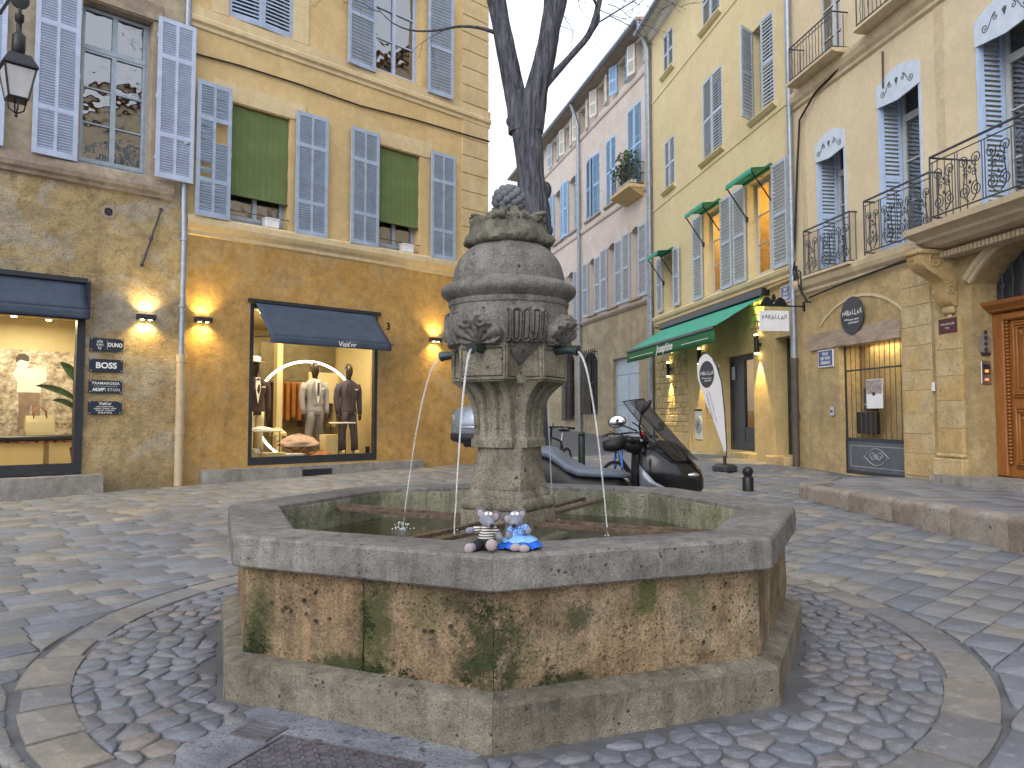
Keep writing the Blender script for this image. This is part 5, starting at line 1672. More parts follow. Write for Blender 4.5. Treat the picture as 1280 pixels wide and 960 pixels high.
for (u, y, w, h, m, lab) in ((3.05, .5, .14, .42, 'handbag', 'tall cream gift box by the grey suit'), (1.75, .3, .2, .12, 'handbag', 'flat cream shoe box on the shop floor'), (4.1, .6, .1, .16, 'black', 'small black box in the corner of the suit shop window'), (1.3, .25, .12, .2, 'handbag', 'small cream box under the low table'), (2.1, .22, .18, .09, 'shirt', 'flat white shoe box at the glass')):
    o = L.root('display_box', lab, 'box', u, .645, -y)
    b = MB(); b.cbox(-w, w, -w * .8, w * .8, 0, h * .85, .005); b.cbox(-w - .006, w + .006, -w * .8 - .006, w * .8 + .006, h * .75, h, .005); b.build('carton', M[m], o)
text(sfB, '95', .10, M['white'], (1.36, .044, .80), 'street_number')
# ---- navy awning of the suit shop
aw = L.root('navy_awning', 'open navy canvas awning over the suit shop window', 'awning', 2.49, 3.42)
uL, zL = L.uz(338, 417, .62); uR, zR = L.uz(489, 432, .62)
zf = (zL + zR) / 2 - 3.42
awning_canvas(aw, uL - 2.49, uR - 2.49, .0, zf, .58, .13, M['navy'], None, .02)
b = MB(); b.box(-1.38, 1.36, -.07, .0, .0, .06); b.build('cassette', M['charcoal'], aw)
for x in (-1.25, 1.3):
    b = MB(); b.tube([(x, -.03, -.60), (x, -.58, zf - .01)], .014, 6); b.build('side_arm', M['charcoal'], aw)
text(aw, "Visit'or", .13, M['white'], (.25, -.635, zf - .07), 'lettering', bold=.002)
# ---- low stone sill with its vent
st = L.root('stone_sill', 'long grey stone sill under the suit shop window', 'step', 2.6, 0)
rough_block(-2.28, 2.28, -.16, .05, .05, .525, .010, st, 'sill_block', M['sill'], 40, 2, 4, 3)
vg = L.root('cellar_vent', 'black iron cellar vent in the sill below the suit shop', 'vent', 2.42, .40, .165)
b = MB(); b.box(-.30, .30, -.01, .01, -.06, .06); b.build('opening', M['black'], vg)
b = MB()
for k in range(13): b.box(-.29 + k * .047, -.27 + k * .047, -.02, -.012, -.055, .055)
b.build('bars', M['iron'], vg)
nm = L.root('house_number', 'small black house number by the suit shop awning', 'house number', 4.06, 3.22, .01)
text(nm, '3', .2, M['black'], (0, 0, 0), 'numeral', bold=.006)
# corner downpipe base block under the far end
# ------------------------------------------------------------------ right: house with the carved door (C)
Ch = C.root('limestone_house', 'cream house with wrought iron balconies, gated shop and carved oak door', 'house')
DU0, DU1 = 4.86, 7.30
wall(Ch, 'lower_wall', 0, 9.0, zb, 4.05, [(1.43, 3.24, .35, 2.86, 0, .45), (DU0, DU1, .45, 3.92, .55, .44)], M['c_low'], .4)
cw = [(.82, 1.80, 4.30, 6.98), (2.80, 3.90, 4.30, 7.34), (5.10, 6.25, 4.30, 7.34), (7.4, 8.5, 4.30, 7.34)]
wall(Ch, 'upper_wall', 0, 9.0, 4.05, 13.0, [(*w, .16, .45) for w in cw] + [(.75, 1.75, 8.25, 10.3), (2.9, 3.95, 8.25, 10.3), (5.2, 6.2, 8.25, 10.3)], M['c_up'], .3)
shell(Ch, 0, 9.0, zb, 13.0, 9, M['c_up'])
band(Ch, 'cornice', 0, 4.6, [(0, 3.9), (.05, 3.95), (.05, 4.0), (.11, 4.06), (.14, 4.14), (.14, 4.22), (.04, 4.28), (0, 4.28)], M['c_trim'])
band(Ch, 'storey_course', 0, 9, [(0, 7.86), (.05, 7.90), (.05, 7.96), (.10, 8.02), (.13, 8.12), (.13, 8.20), (0, 8.24)], M['c_trim'])
for (q0, q1) in ((.28, .46), (4.25, 4.45)):
    b = MB(); b.box(q0, q1, -.012, .005, 4.28, 7.86); b.build('wall_strip', M['c_trim'], Ch)
for i, (a, e, z0, z1) in enumerate(cw):
    # blue outer frame with the pierced lambrequin board
    b = MB(); b.box(a, a + .045, -.015, .03, z0, z1 - .14); b.box(e - .045, e, -.015, .03, z0, z1 - .14); fr = b.build('shutter_frame', M['sh_c'], Ch)
    top = arch_pts(a, e, z1 - .16, .16)
    h = .42 if i else .38
    low = [(p[0], z1 - .16 - h + .06 * abs(2 * k / (len(top) - 1) - 1)) for k, p in enumerate(top)]
    b = MB(); n = len(top)
    poly = top + low[::-1]
    b.prism(poly, -.035, -.012); lam = b.build('lambrequin', M['sh_c2'], Ch)
    b = MB(); mid_u = (a + e) / 2; mz = z1 - .24
    for s in (-1, 1):
        for (x_, r_, dr_) in ((.16, .05, 1), (.36, .06, -1)):
            scroll(b, [(mid_u + s * (x_ + (x - x_)), mz - .13 * (x_ / .42) ** 2 + y) for (x, y) in spiral(x_, 0, r_, 1.25, pi / 2 * dr_, -dr_, 18, .15)], -.037, .006)
        scroll(b, [(mid_u + s * x, mz + y) for (x, y) in bez((.16, .05), (.24, .06), (.28, -.16), (.36, -.155), 12)], -.037, .006)
    for q in (-.6, -.3, 0, .3, .6): scroll(b, [(mid_u, mz - .07), (mid_u + .07 * sin(q), mz - .07 + .12 * cos(q))], -.037, .006)
    b.build('pierced_scrolls', M['charcoal'], lam)
    window(Ch, a + .05, e - .05, z0, z1 - .12, .42, 2, 3, .62, M['frame_w'], curtain=M['curtain'] if i else None)
    for s in (-1, 1):      # shutters folded back against the reveals
        me = shutter_mesh(.40, z1 - z0 - .30, 1, (.45,), M['sh_c'], .075)
        o = obj('shutter', me, Ch)
        o.location = ((a + .05) if s < 0 else (e - .05), .015, z0 + .02)
        o.rotation_euler = (0, 0, pi / 2)
        if s > 0: o.scale = (1, -1, 1)
for (a, e) in ((.75, 1.75), (2.9, 3.95), (5.2, 6.2)): window(Ch, a, e, 8.25, 10.3, .2, 2, 3, 0, M['frame_w'], small=True)
# ---- wrought iron railings
def railing(parent, u0, u1, z0, z1, out, style, sides=True, name='railing'):
    b = MB()
    y = -out
    b.tube([(u0, y, z1), (u1, y, z1)], .020, 6, flat=.6); b.tube([(u0, y, z0 + .05), (u1, y, z0 + .05)], .012, 5); b.tube([(u0, y, z1 - .09), (u1, y, z1 - .09)], .009, 5)
    if sides:
        for u in (u0, u1):
            b.tube([(u, y, z1), (u, .0, z1)], .016, 6); b.tube([(u, y, z0 + .05), (u, 0, z0 + .05)], .012, 5); b.tube([(u, y, z0), (u, y, z1)], .013, 6)
            k = 1
            while k * .12 < out: b.tube([(u, y + k * .12, z0 + .05), (u, y + k * .12, z1)], .008, 5); k += 1
    h = z1 - z0 - .14; zc_ = z0 + .05 + h / 2; L_ = u1 - u0
    if style == 'bars':
        n = int(L_ / .11)
        for k in range(n + 1):
            u = u0 + L_ * k / n
            pts = [(u + .012 * sin(t * 1.2) * (1 if k % 2 else 0), z0 + .05 + (z1 - z0 - .05) * t / 12) for t in range(13)]
            scroll(b, pts, y, .008)
    else:
        n = max(2, int(round(L_ / .48))); w = L_ / n
        for k in range(n):
            c = u0 + w * (k + .5); sx = 1 if k % 2 else -1
            for (u) in (u0 + w * k, u0 + w * k + .05): b.tube([(u, y, z0 + .05), (u, y, z1 - .09)], .008, 5)
            cc = c + .025; q = w - .05
            for s in (-1, 1):
                # tall lyre: S curves ending in volutes, top and bottom
                scroll(b, [(cc + s * x, zc_ + zz) for (x, zz) in bez((.03, -h * .46), (q * .55, -h * .3), (q * .02, h * .05), (q * .30, h * .25), 16)], y)
                scroll(b, [(cc + s * x, zc_ + zz) for (x, zz) in spiral(q * .28, h * .25 + .0, q * .23, 1.7, -pi / 2, -1 if s > 0 else -1)], y, .008)
                scroll(b, [(cc + s * x, zc_ + zz) for (x, zz) in spiral(q * .25, -h * .27, q * .24, 1.8, pi / 2, 1)], y, .008)
                scroll(b, [(cc + s * x, zc_ + zz) for (x, zz) in spiral(q * .16, h * .02, q * .14, 1.5, pi, -1)], y, .007)
            for zz in (-.1, .1): b.ell((cc, y, zc_ + zz), .02, .02, .03, 6, 4)
    return b.build(name, M['iron'], parent)
railing(Ch, .52, 2.10, 4.22, 5.17, .15, 'scroll', True, 'balcony_railing')
railing(Ch, 2.64, 4.32, 4.24, 5.20, .22, 'scroll', True, 'balcony_railing')
railing(Ch, 4.97, 7.95, 4.25, 5.18, .72, 'scroll', True, 'balcony_railing')
for (q0, q1) in ((.44, 1.98), (2.75, 4.1), (5.05, 6.35)):
    railing(Ch, q0, q1, 8.28, 9.0, .34, 'bars', True, 'balcony_railing')
    band(Ch, 'balcony_slab', q0 - .06, q1 + .06, [(0, 8.2), (.30, 8.205), (.38, 8.23), (.38, 8.28), (0, 8.30)], M['c_trim'])
band(Ch, 'window_sill', .5, 2.12, [(0, 4.2), (.2, 4.2), (.2, 4.25), (0, 4.25)], M['c_trim'])
# the deep balcony over the door, moulded edge, brackets
b = MB()
prof = [(.0, 3.92), (.46, 3.95), (.52, 3.99), (.60, 4.02), (.62, 4.06), (.72, 4.10), (.80, 4.12), (.82, 4.20), (.0, 4.25)]
band(Ch, 'balcony_slab', 4.45, 8.4, prof, M['c_trim'])
b = MB(); k = 0
while 4.6 + k * .075 < 8.2: b.box(4.6 + k * .075, 4.6 + k * .075 + .045, -.30, -.02, 3.80, 3.88); k += 1
b.box(4.55, 8.3, -.16, .0, 3.86, 3.93); b.build('dentils', M['c_trim'], Ch)
def bracket(u):
    b = MB(); n = 24
    pr = bez((.62, 3.93), (.66, 3.5), (.20, 3.65), (.17, 3.3), n) + bez((.17, 3.3), (.16, 3.16), (.10, 3.1), (.02, 3.08), 6)[1:]
    poly = [(-o, z) for (o, z) in pr] + [(0, 3.93)]
    vs0 = [(u - .15, p[0], p[1]) for p in poly]; vs1 = [(u + .15, p[0], p[1]) for p in poly]; m = len(poly)
    b.add(vs0 + vs1, [tuple(range(m)), tuple(range(m, 2 * m))[::-1]] + [(i, (i + 1) % m, m + (i + 1) % m, m + i) for i in range(m)])
    for s in (-.155, .155):
        for (cy, cz_, r) in ((-.36, 3.76, .13), (-.12, 3.32, .08)):
            b.tube([(u + s, cy + (r * (1 - .85 * i / 22)) * cos(i * .5), cz_ + (r * (1 - .85 * i / 22)) * sin(i * .5)) for i in range(23)], .018, 5)
    b.cbox(u - .19, u + .19, -.66, .0, 3.86, 3.93, .01)
    b.cbox(u - .12, u + .12, -.07, 0, 2.98, 3.10, .02); b.cbox(u - .05, u + .05, -.05, 0, 2.72, 2.98, .02)
    b.build('balcony_bracket', M['c_block'], Ch, 50)
bracket(4.42); bracket(8.25)
# ---- limestone blocks of the pier between gate and door, and above
rk = random.Random(12)
z = .46; row = 0
while z < 3.75:
    h = rk.uniform(.30, .42)
    u = 3.27
    lim = 3.98
    w = [(.0, .42), (.42, .71)] if row % 2 else [(.0, .26), (.26, .71)]
    for (a, e) in w:
        b = MB(); b.cbox(u + a + .0015, u + e - .0015, -.010 - rk.uniform(0, .005), .1, z + .0015, z + h - .0015, .006); b.build('stone_block', M['c_block'], Ch)
    z += h; row += 1
# pilaster strip at the door with base
z = .95
b = MB(); b.cbox(4.0, 4.72, -.14, .02, .30, .50, .02); b.cbox(4.05, 4.68, -.11, .02, .50, .78, .02); b.cbox(4.08, 4.66, -.09, .02, .78, .86, .03); b.build('pilaster_base', M['c_block'], Ch)
while z < 3.0:
    h = rk.uniform(.36, .5)
    if z + h > 2.9: h = 3.02 - z
    b = MB(); b.cbox(4.12, 4.64, -.055, .02, z - .09 + .0015, z + h - .09 - .0015, .005); b.build('stone_block', M['c_block'], Ch)
    z += h
# arch moulding round the door
ap_ = [(DU0 - .0, .5), (DU0, 3.37)] + arch_pts(DU0, DU1, 3.37, .55, 20)[1:-1] + [(DU1, 3.37), (DU1, .5)]
for (o0, o1, dep) in ((.0, .06, .045), (.06, .14, .075), (.14, .17, .04)):
    def off(pts, d):
        c = ((DU0 + DU1) / 2, 2.2); out = []
        for i, p in enumerate(pts):
            a = pts[max(0, i - 1)]; e = pts[min(len(pts) - 1, i + 1)]
            tx, tz = e[0] - a[0], e[1] - a[1]; l = hypot(tx, tz); out.append((p[0] - tz / l * d, p[1] + tx / l * d))
        return out
    i_, o_ = off(ap_[1:-1], o0), off(ap_[1:-1], o1)
    b = MB(); R_ = [[(p[0], .0, p[1]), (p[0], -dep, p[1]), (q[0], -dep, q[1]), (q[0], .0, q[1])] for p, q in zip(i_, o_)]
    b.rings(R_); b.build('arch_moulding', M['c_trim'], Ch)
# ---- carved oak door
yd = .36
b = MB(); b.box(DU0, DU1, yd, yd + .06, .55, 2.95); dr = b.build('door', M['door'], Ch)
for (q0, q1) in ((DU0, DU0 + .2), (DU1 - .2, DU1)):
    b = MB(); b.cbox(q0, q1, yd - .05, yd, .55, 2.92, .015); b.build('door_post', M['door'], dr)
b = MB()
for k in range(40):
    zz = .75 + k * .052
    b.ell((DU0 + .25, yd - .03, zz), .03, .03, .022, 8, 5)
b.build('carved_rope', M['door'], dr, 180)
band(dr, 'door_cornice', DU0 - .14, DU1 + .1, [(0, 2.92), (.12, 2.94), (.14, 2.97), (.22, 3.03), (.24, 3.08), (0, 3.10)], M['door'], yd)
for (u0, u1) in ((DU0 + .32, DU0 + 1.14), (DU0 + 1.22, DU1 - .3)):
    for (z0, z1) in ((.68, 1.55), (1.68, 2.78)):
        b = MB()
        for (i0, yy) in ((0, .03), (.04, .055), (.075, .035)):
            w_ = .035
            b.cbox(u0 + i0, u0 + i0 + w_, yd - yy, yd, z0 + i0, z1 - i0, .008); b.cbox(u1 - i0 - w_, u1 - i0, yd - yy, yd, z0 + i0, z1 - i0, .008)
            b.cbox(u0 + i0 + w_, u1 - i0 - w_, yd - yy, yd, z0 + i0, z0 + i0 + w_, .008); b.cbox(u0 + i0 + w_, u1 - i0 - w_, yd - yy, yd, z1 - i0 - w_, z1 - i0, .008)
        b.cbox(u0 + .2, u1 - .2, yd - .05, yd, z0 + .22, z1 - .22, .02)
        mu = (u0 + u1) / 2
        for s in (-1, 1):
            for zz, dz in ((z0 + .15, 1), (z1 - .15, -1)):
                b.tube([(mu + s * (.12 + .10 * (1 - i / 16) * cos(i * .5)), yd - .045, zz + dz * .10 * (1 - i / 16) * sin(i * .5)) for i in range(16)], .016, 5)
        b.build('carved_panel', M['door'], dr, 40)
b = MB(); b.cbox(DU0 + .2, DU1 - .2, yd - .08, yd, 2.80, 2.90, .02); b.build('top_rail', M['door'], dr)
b = MB(); b.box(DU0, DU1, yd + .05, yd + .08, 3.0, 3.95); tr = b.build('fanlight', M['dark'], Ch)
b = MB()
for k in range(1, 13):
    u = DU0 + (DU1 - DU0) * k / 13
    zt_ = 3.37 + .55 * max(0, 1 - ((u - (DU0 + DU1) / 2) / ((DU1 - DU0) / 2)) ** 2) - .02
    b.tube([(u, yd - .02, 3.08), (u, yd - .02, zt_)], .012, 5)
    if k % 2: b.tube([(u + .05 * (1 - i / 14) * cos(i * .6), yd - .02, 3.3 + .07 * (1 - i / 14) * sin(i * .6)) for i in range(14)], .009, 4)
    b.tube([(u - .04 * sin(i * .8), yd - .025, 3.12 + (zt_ - 3.12) * i / 12) for i in range(13)], .007, 4)
b.build('fanlight_grille', M['iron'], tr)
stp = C.root('door_step', 'pale stone doorstep before the carved oak door', 'step', 6.1, .40, .0)
rough_block(-1.75, 1.6, -.38, .3, -.2, .145, .008, stp, 'step_block', M['sill'], 24, 4, 3, 8)
# ---- gated shop
b = MB(); b.box(1.43, 3.24, .46, .48, .35, 2.9); b.build('passage_back', M['c_low'], Ch)
b = MB(); b.box(1.43, 3.24, .3, 1.4, .30, .34); b.build('passage_floor', M['sill'], Ch)
rough_block(.50, 3.27, -.05, .3, 2.74, 3.06, .035, Ch, 'timber_lintel', M['beam'], 30, 3, 4, 5)
apz = arch_pts(.82, 3.3, 3.20, .42, 18)
b = MB(); R_ = [[(p[0], -.02, p[1] - .02), (p[0], .01, p[1] - .02), (p[0], .01, p[1] + .03), (p[0], -.02, p[1] + .03)] for p in apz]; b.rings(R_); b.build('relieving_arch', M['c_trim'], Ch)
gt = C.root('shop_gate', 'dark grey iron shop gate with vertical bars and ornamented kick panel', 'gate', 1.43, .36, -.12)
W_ = 1.81
b = MB(); b.box(0, .05, -.02, .03, .0, .66); b.box(0, .025, -.01, .02, .66, 2.48); b.box(W_ - .025, W_, -.01, .02, .66, 2.48); b.box(W_ - .05, W_, -.02, .03, 0, .66); b.box(.05, W_ - .05, -.02, .03, 0, .06); b.box(.05, W_ - .05, -.02, .03, .60, .66); b.box(.05, W_ - .05, -.015, .025, 1.9, 1.93); b.build('gate_frame', M['charcoal'], gt)
steelgrey = plain('gate_panel_paint', (.095, .108, .135), .5, var=.15)
b = MB(); b.box(.05, W_ - .05, -.01, .015, .06, .60); b.build('kick_panel', steelgrey, gt)
silver = plain('gate_ornament_paint', (.30, .31, .33), .5)
b = MB(); m = .14
b.box(m, W_ - m, -.016, -.01, .13, .145); b.box(m, W_ - m, -.016, -.01, .51, .525); b.box(m, m + .012, -.016, -.01, .145, .51); b.box(W_ - m - .012, W_ - m, -.016, -.01, .145, .51); b.build('panel_line', silver, gt)
b = MB(); cxx = W_ / 2
for s in (-1, 1):
    b.tube([(cxx + s * x, -.015, .33 + z) for (x, z) in spiral(.10, 0, .09, 1.3, 0, 1)], .010, 5)
    b.tube([(cxx + s * x, -.015, .33 + z) for (x, z) in bez((.36, 0), (.25, .03), (.2, .14), (.0, .15))], .010, 5); b.tube([(cxx + s * x, -.015, .33 + z) for (x, z) in bez((.36, 0), (.25, -.03), (.2, -.14), (.0, -.15))], .010, 5)
b.ell((cxx, -.012, .33), .05, .012, .05, 12, 6); b.build('panel_ornament', silver, gt)
for k in range(1, 12):
    b = MB(); u = .05 + (W_ - .1) * k / 12; b.tube([(u, .0, .66), (u, .0, 2.48)], .007, 5); b.build('bar', M['rust'], gt)
nt = C.root('notice_sheet', 'white notice with a picture hung on the shop gate', 'notice', 2.35, 1.82, -.09)
b = MB(); b.box(-.22, .24, -.006, .006, -.26, .26); b.build('sheet', M['white_w'], nt)
b = MB(); b.box(-.21, .23, -.009, -.0065, .0, .25); b.build('printed_picture', plain('notice_picture', (.32, .28, .27), .7, var=.5, scale=14), nt)
b = MB(); b.ell((.0, -.012, .0), .05, .006, .035, 8, 5); b.build('bow', M['maroon'], nt)
mb = C.root('letter_boxes', 'black letter box and meter box hanging behind the gate bars', 'letter box', 1.92, 1.32, -.22)
b = MB(); b.cbox(-.26, .28, -.04, .08, -.22, .18, .01); b.build('lower_box', M['black'], mb)
b = MB(); b.cbox(-.02, .26, -.04, .08, .19, .62, .01); b.build('upper_box', M['black'], mb)
b = MB(); b.box(.08, .2, -.046, -.041, .42, .47); b.box(.02, .1, -.046, -.041, .3, .33); b.build('stickers', M['white_w'], mb)
pl2 = C.root('passage_lamp', 'warm lamp at the top of the gated passage', 'lamp', 2.35, 2.80, -.30)
b = MB(); b.cbox(-.28, .28, -.06, .06, .0, .05, .008); b.build('housing', M['charcoal'], pl2)
quad_light(pl2, (0, 0, -.01), (radians(-18), 0, 0), 1.2, .2, 20, (1, .8, .42))
# signs on C
osg = C.root('oval_shop_sign', 'round black shop sign with white lettering over the timber lintel', 'sign', 1.98, 3.27, .06)
b = MB(); b.lathe([(.345, -.012), (.35, 0), (.345, .012)], 48, M=Matrix.Rotation(pi / 2, 4, 'X')); b.build('disc', M['charcoal'], osg, 40)
def parallax(parent, x, y, z, s, mat, lines=True):
    w = 'PARALLAX'
    for i, chh in enumerate(w):
        q = (i - 3.5) * .62
        text(parent, chh, s * (1.0 + .18 * ((i * 7) % 3 - 1)), mat, (x + q * s, y, z + .06 * s * ((i * 5) % 3 - 1)), bold=.0015, sx=.85)
    if lines:
        text(parent, 'lunettes', s * .34, mat, (x - s * 1.3, y, z - s * .9), bold=.001); text(parent, 'opticien créateur', s * .36, mat, (x + s * .5, y, z - s * 1.0), bold=.001); text(parent, 'parallax-optique.fr', s * .34, mat, (x + s * .4, y, z - s * 1.45), bold=.001)
parallax(osg, 0, -.0135, .05, .125, M['white'])
def street_plate(wl, u, z, w, h, lines, lab, o=.01):
    t = wl.root('street_plate', lab, 'street sign', u, z, o)
    b = MB(); b.cbox(-w / 2, w / 2, -.02, 0, -h / 2, h / 2, .004); b.build('border', M['white_w'], t)
    b = MB(); b.box(-w / 2 + .022, w / 2 - .022, -.022, -.0205, -h / 2 + .022, h / 2 - .022); b.build('plate', M['blue_e'], t)
    n = len(lines)
    for i, s in enumerate(lines): text(t, s, h / (n + .9) * .95, M['white'], (0, -.0235, (n - 1) * h / (n + .9) / 2 - i * h / (n + .9) * 1.0), bold=.002, sx=.85)
street_plate(C, 1.02, 2.55, .52, .34, ['PLACE', 'DES TROIS', 'ORMEAUX'], 'blue enamel square name plate beside the shop gate')
mp = C.root('maroon_plaque', 'small maroon plaque with pale lettering on the door pilaster', 'plaque', 4.42, 2.80, .06)
b = MB(); b.cbox(-.19, .19, -.015, 0, -.11, .11, .004); b.build('plate', M['maroon'], mp)
text(mp, 'HOTEL PARTICULIER', .045, M['white_w'], (0, -.0165, .02), sx=.72); text(mp, 'XVIIe', .04, M['white_w'], (0, -.0165, -.04))
db = C.root('door_bell_bracket', 'wrought iron bell pull on the wall left of the carved door', 'bell pull', DU0, 2.48, -.17)
db.rotation_euler = (0, 0, C.rz + pi / 2)
b = MB(); b.prism([(-.10, -.12), (.10, -.12), (.10, .08), (0, .2), (-.10, .08)], -.02, 0); b.build('back_plate', M['kerb'], db)
b = MB()
for k in range(4): b.ell((0, -.035, -.08 + k * .085), .028, .02, .032, 8, 5)
b.tube([(-.07, -.03, -.15), (.07, -.03, -.15)], .02, 6); b.build('iron_drop', M['iron'], db)
ic = C.root('intercom', 'steel intercom panel with lit orange buttons by the carved door', 'intercom', DU0, 2.06, -.17)
ic.rotation_euler = (0, 0, C.rz + pi / 2)
b = MB(); b.cbox(-.085, .085, -.03, 0, -.17, .17, .008); b.build('panel', M['steel'], ic)
b = MB(); b.box(-.055, .055, -.034, -.031, -.03, .12); b.build('inset', M['charcoal'], ic)
orange = emit('orange_button', (1, .22, .04), 2.0)
b = MB(); b.box(-.03, .03, -.037, -.0345, .0, .04); b.box(-.03, .03, -.034, -.031, -.12, -.09); b.build('lit_button', orange, ic)
kp = C.root('key_box', 'small grey keypad box left of the shop gate', 'keypad', 1.22, 1.52, .0)
b = MB(); b.cbox(-.06, .06, -.05, 0, -.09, .09, .01); b.build('case', M['steel'], kp); b = MB(); b.box(-.04, .04, -.053, -.0505, -.03, .02); b.build('display', M['blue_e'], kp)
ws = C.root('wall_switch', 'small white switch plate on the limestone pier', 'switch', 4.02, 1.88, .02)
b = MB(); b.cbox(-.035, .035, -.02, 0, -.07, .07, .006); b.build('case', M['white_w'], ws)
hk = C.root('wall_hook', 'rusty iron wall tie under the upper balcony', 'iron tie', 3.02, 7.45, .02)
b = MB(); b.tube([(0, -.02, .3), (0, -.03, -.35)], .018, 6); b.build('bar', M['rust'], hk)
# cables
ca2 = C.root('facade_cable', 'thick black cable along the cream house at the pipe', 'cable', 0, 0, .05)
pts = [C.uz(x, y, .06) for (x, y) in ((1085, 45), (1050, 85), (1020, 115), (1000, 150), (997, 210), (995, 280), (993, 330), (1000, 355))]
cable(ca2, 'cable', [(u, -.02, z) for (u, z) in pts], .022)
ca3 = C.root('facade_cable', 'black cable under the cornice to the balcony bracket', 'cable', 0, 0, .05)
pts = [C.uz(x, y, .06) for (x, y) in ((1012, 372), (1060, 352), (1120, 330), (1156, 318), (1162, 330), (1172, 352))]
cable(ca3, 'cable', [(u, -.02, z) for (u, z) in pts], .02)
ca4 = C.root('cable_knot', 'tangle of black cables at the house corner by the pipe', 'cable', 0, 0, .1)
for q in range(4):
    pts = [C.uz(x + q * 3 - 4, y, .1) for (x, y) in ((996, 320 + q * 6), (990 + q * 3, 340), (1000, 352 + q * 5), (1008, 368 + q * 3), (1012, 378))]
    cable(ca4, 'cable', [(u, -.02 * q, z) for (u, z) in pts], .016)
# zinc downpipe between C and D
dp2 = C.root('downpipe', 'tall zinc downpipe with brown foot between the cream and yellow houses', 'downpipe', -.02, 0, .0)
b = MB(); b.tube([(0, -.1, 13), (0, -.1, 2.55)], .065, 12); b.build('pipe', M['zinc'], dp2, 60)
b = MB(); b.tube([(0, -.1, 2.6), (0, -.1, .25)], .072, 12); b.tube([(0, -.1, 2.63), (0, -.1, 2.5)], .08, 12); b.tube([(0, -.1, 1.5), (0, -.1, 1.36)], .085, 12); b.build('foot_pipe', M['pipe_brown'], dp2, 60)
for z in (4.0, 6.0, 8.0):
    b = MB(); b.tube([(0, -.1, z), (0, -.1, z + .05)], .075, 12); b.build('bracket', M['zinc'], dp2, 60)
# hanging shop sign on its bracket
hs = C.root('hanging_sign', 'white hanging shop sign with black scrollwork on a bracket', 'hanging sign', .25, 3.42, .0)
b = MB(); b.tube([(0, 0, .26), (0, -1.02, .26)], .016, 6); b.box(-.03, .03, -.03, 0, .16, .36); b.build('bracket_arm', M['black'], hs)
b = MB(); b.box(-.015, .015, -1.0, -.36, -.26, .16); bd = b.build('board', M['white_w'], hs)
b = MB()
for s in (-1, 1):
    R_ = []
    for i in range(11):
        t = i / 10; yy = -.68 + s * .33 * t; zz = .28 + .16 * sin(pi * min(1, t * 1.15)) ** .8
        R_.append([(-.01, yy, .27), (.01, yy, .27), (.01, yy, zz), (-.01, yy, zz)])
    b.rings(R_)
b.ell((0, -.68, .42), .02, .05, .09, 8, 6); b.build('scroll_crest', M['black'], hs)
for xq, fl in ((.0165, False),):
    pass
MxR = (0, 0, -pi / 2)
w = 'PARALLAX'
for i, chh in enumerate(w):
    text(bd, chh, .12, M['charcoal'], (-.0165, -.68 - (i - 3.5) * .07, .02 + .012 * ((i * 5) % 3 - 1)), rot=MxR, bold=.001, sx=.85)
    text(bd, chh, .12, M['charcoal'], (.0165, -.68 + (i - 3.5) * .07, .02 + .012 * ((i * 5) % 3 - 1)), rot=(0, 0, pi / 2), bold=.001, sx=.85)
b = MB(); b.box(-.0175, -.0155, -.8, -.5, -.1, -.09); b.box(-.0175, -.0155, -.86, -.6, -.15, -.14); b.build('underline', M['charcoal'], bd)

# ------------------------------------------------------------------ yellow house with green awnings (D)
Dh = D.root('yellow_house', 'pale yellow house with green awnings and dusty blue shutters', 'house')
DL = 9.33
wall(Dh, 'lower_wall', 0, DL, zb, 4.45, [(5.45, 7.22, .58, 2.93, 0, .35), (8.30, 8.98, .58, 3.15, 0, .3), (3.35, 4.0, .75, 1.62, 0, .4), (4.25, 5.2, 1.35, 2.9, 0, .25)], M['d_low'], .3)
d1 = [(.98, 2.0, 4.78, 6.48), (4.30, 5.55, 4.70, 6.98), (7.02, 8.40, 4.70, 6.98)]
d2 = [(1.16, 2.08, 8.52, 10.05), (4.32, 5.66, 8.42, 10.6), (7.40, 8.50, 8.42, 10.55)]
d3 = [(1.16, 2.05, 12.25, 13.5), (4.4, 5.6, 12.1, 13.5), (7.4, 8.5, 12.1, 13.5)]
wall(Dh, 'upper_wall', 0, DL, 4.45, 14.2, d1 + d2 + d3, M['d_wall'], .28)
shell(Dh, 0, DL, zb, 14.2, 8, M['d_wall'], eave=.02)
# eave with zinc gutter
band(Dh, 'eave', -.1, DL, [(0, 13.95), (.10, 14.0), (.18, 14.12), (.42, 14.16), (.48, 14.24), (0, 14.3)], M['sh_w'])
b = MB(); b.tube([(-.15, -.52, 14.24), (DL, -.52, 14.24)], .075, 10); b.build('gutter', M['zinc'], Dh, 60)
band(Dh, 'storey_course', 0, DL, [(0, 4.38), (.03, 4.4), (.03, 4.46), (.08, 4.52), (.10, 4.60), (.03, 4.66), (0, 4.66)], M['d_wall'])
band(Dh, 'storey_course', 0, DL, [(0, 8.16), (.02, 8.16), (.02, 8.26), (0, 8.26)], M['d_wall'])
band(Dh, 'storey_course', 0, DL, [(0, 11.8), (.02, 11.8), (.02, 11.9), (0, 11.9)], M['d_wall'])
for (a, e, z0, z1) in d2 + d3:
    band(Dh, 'window_sill', a - .12, e + .12, [(0, z0 - .14), (.05, z0 - .12), (.12, z0 - .05), (.12, z0 - .01), (0, z0)], M['d_wall'])
lit = [False, True, True]
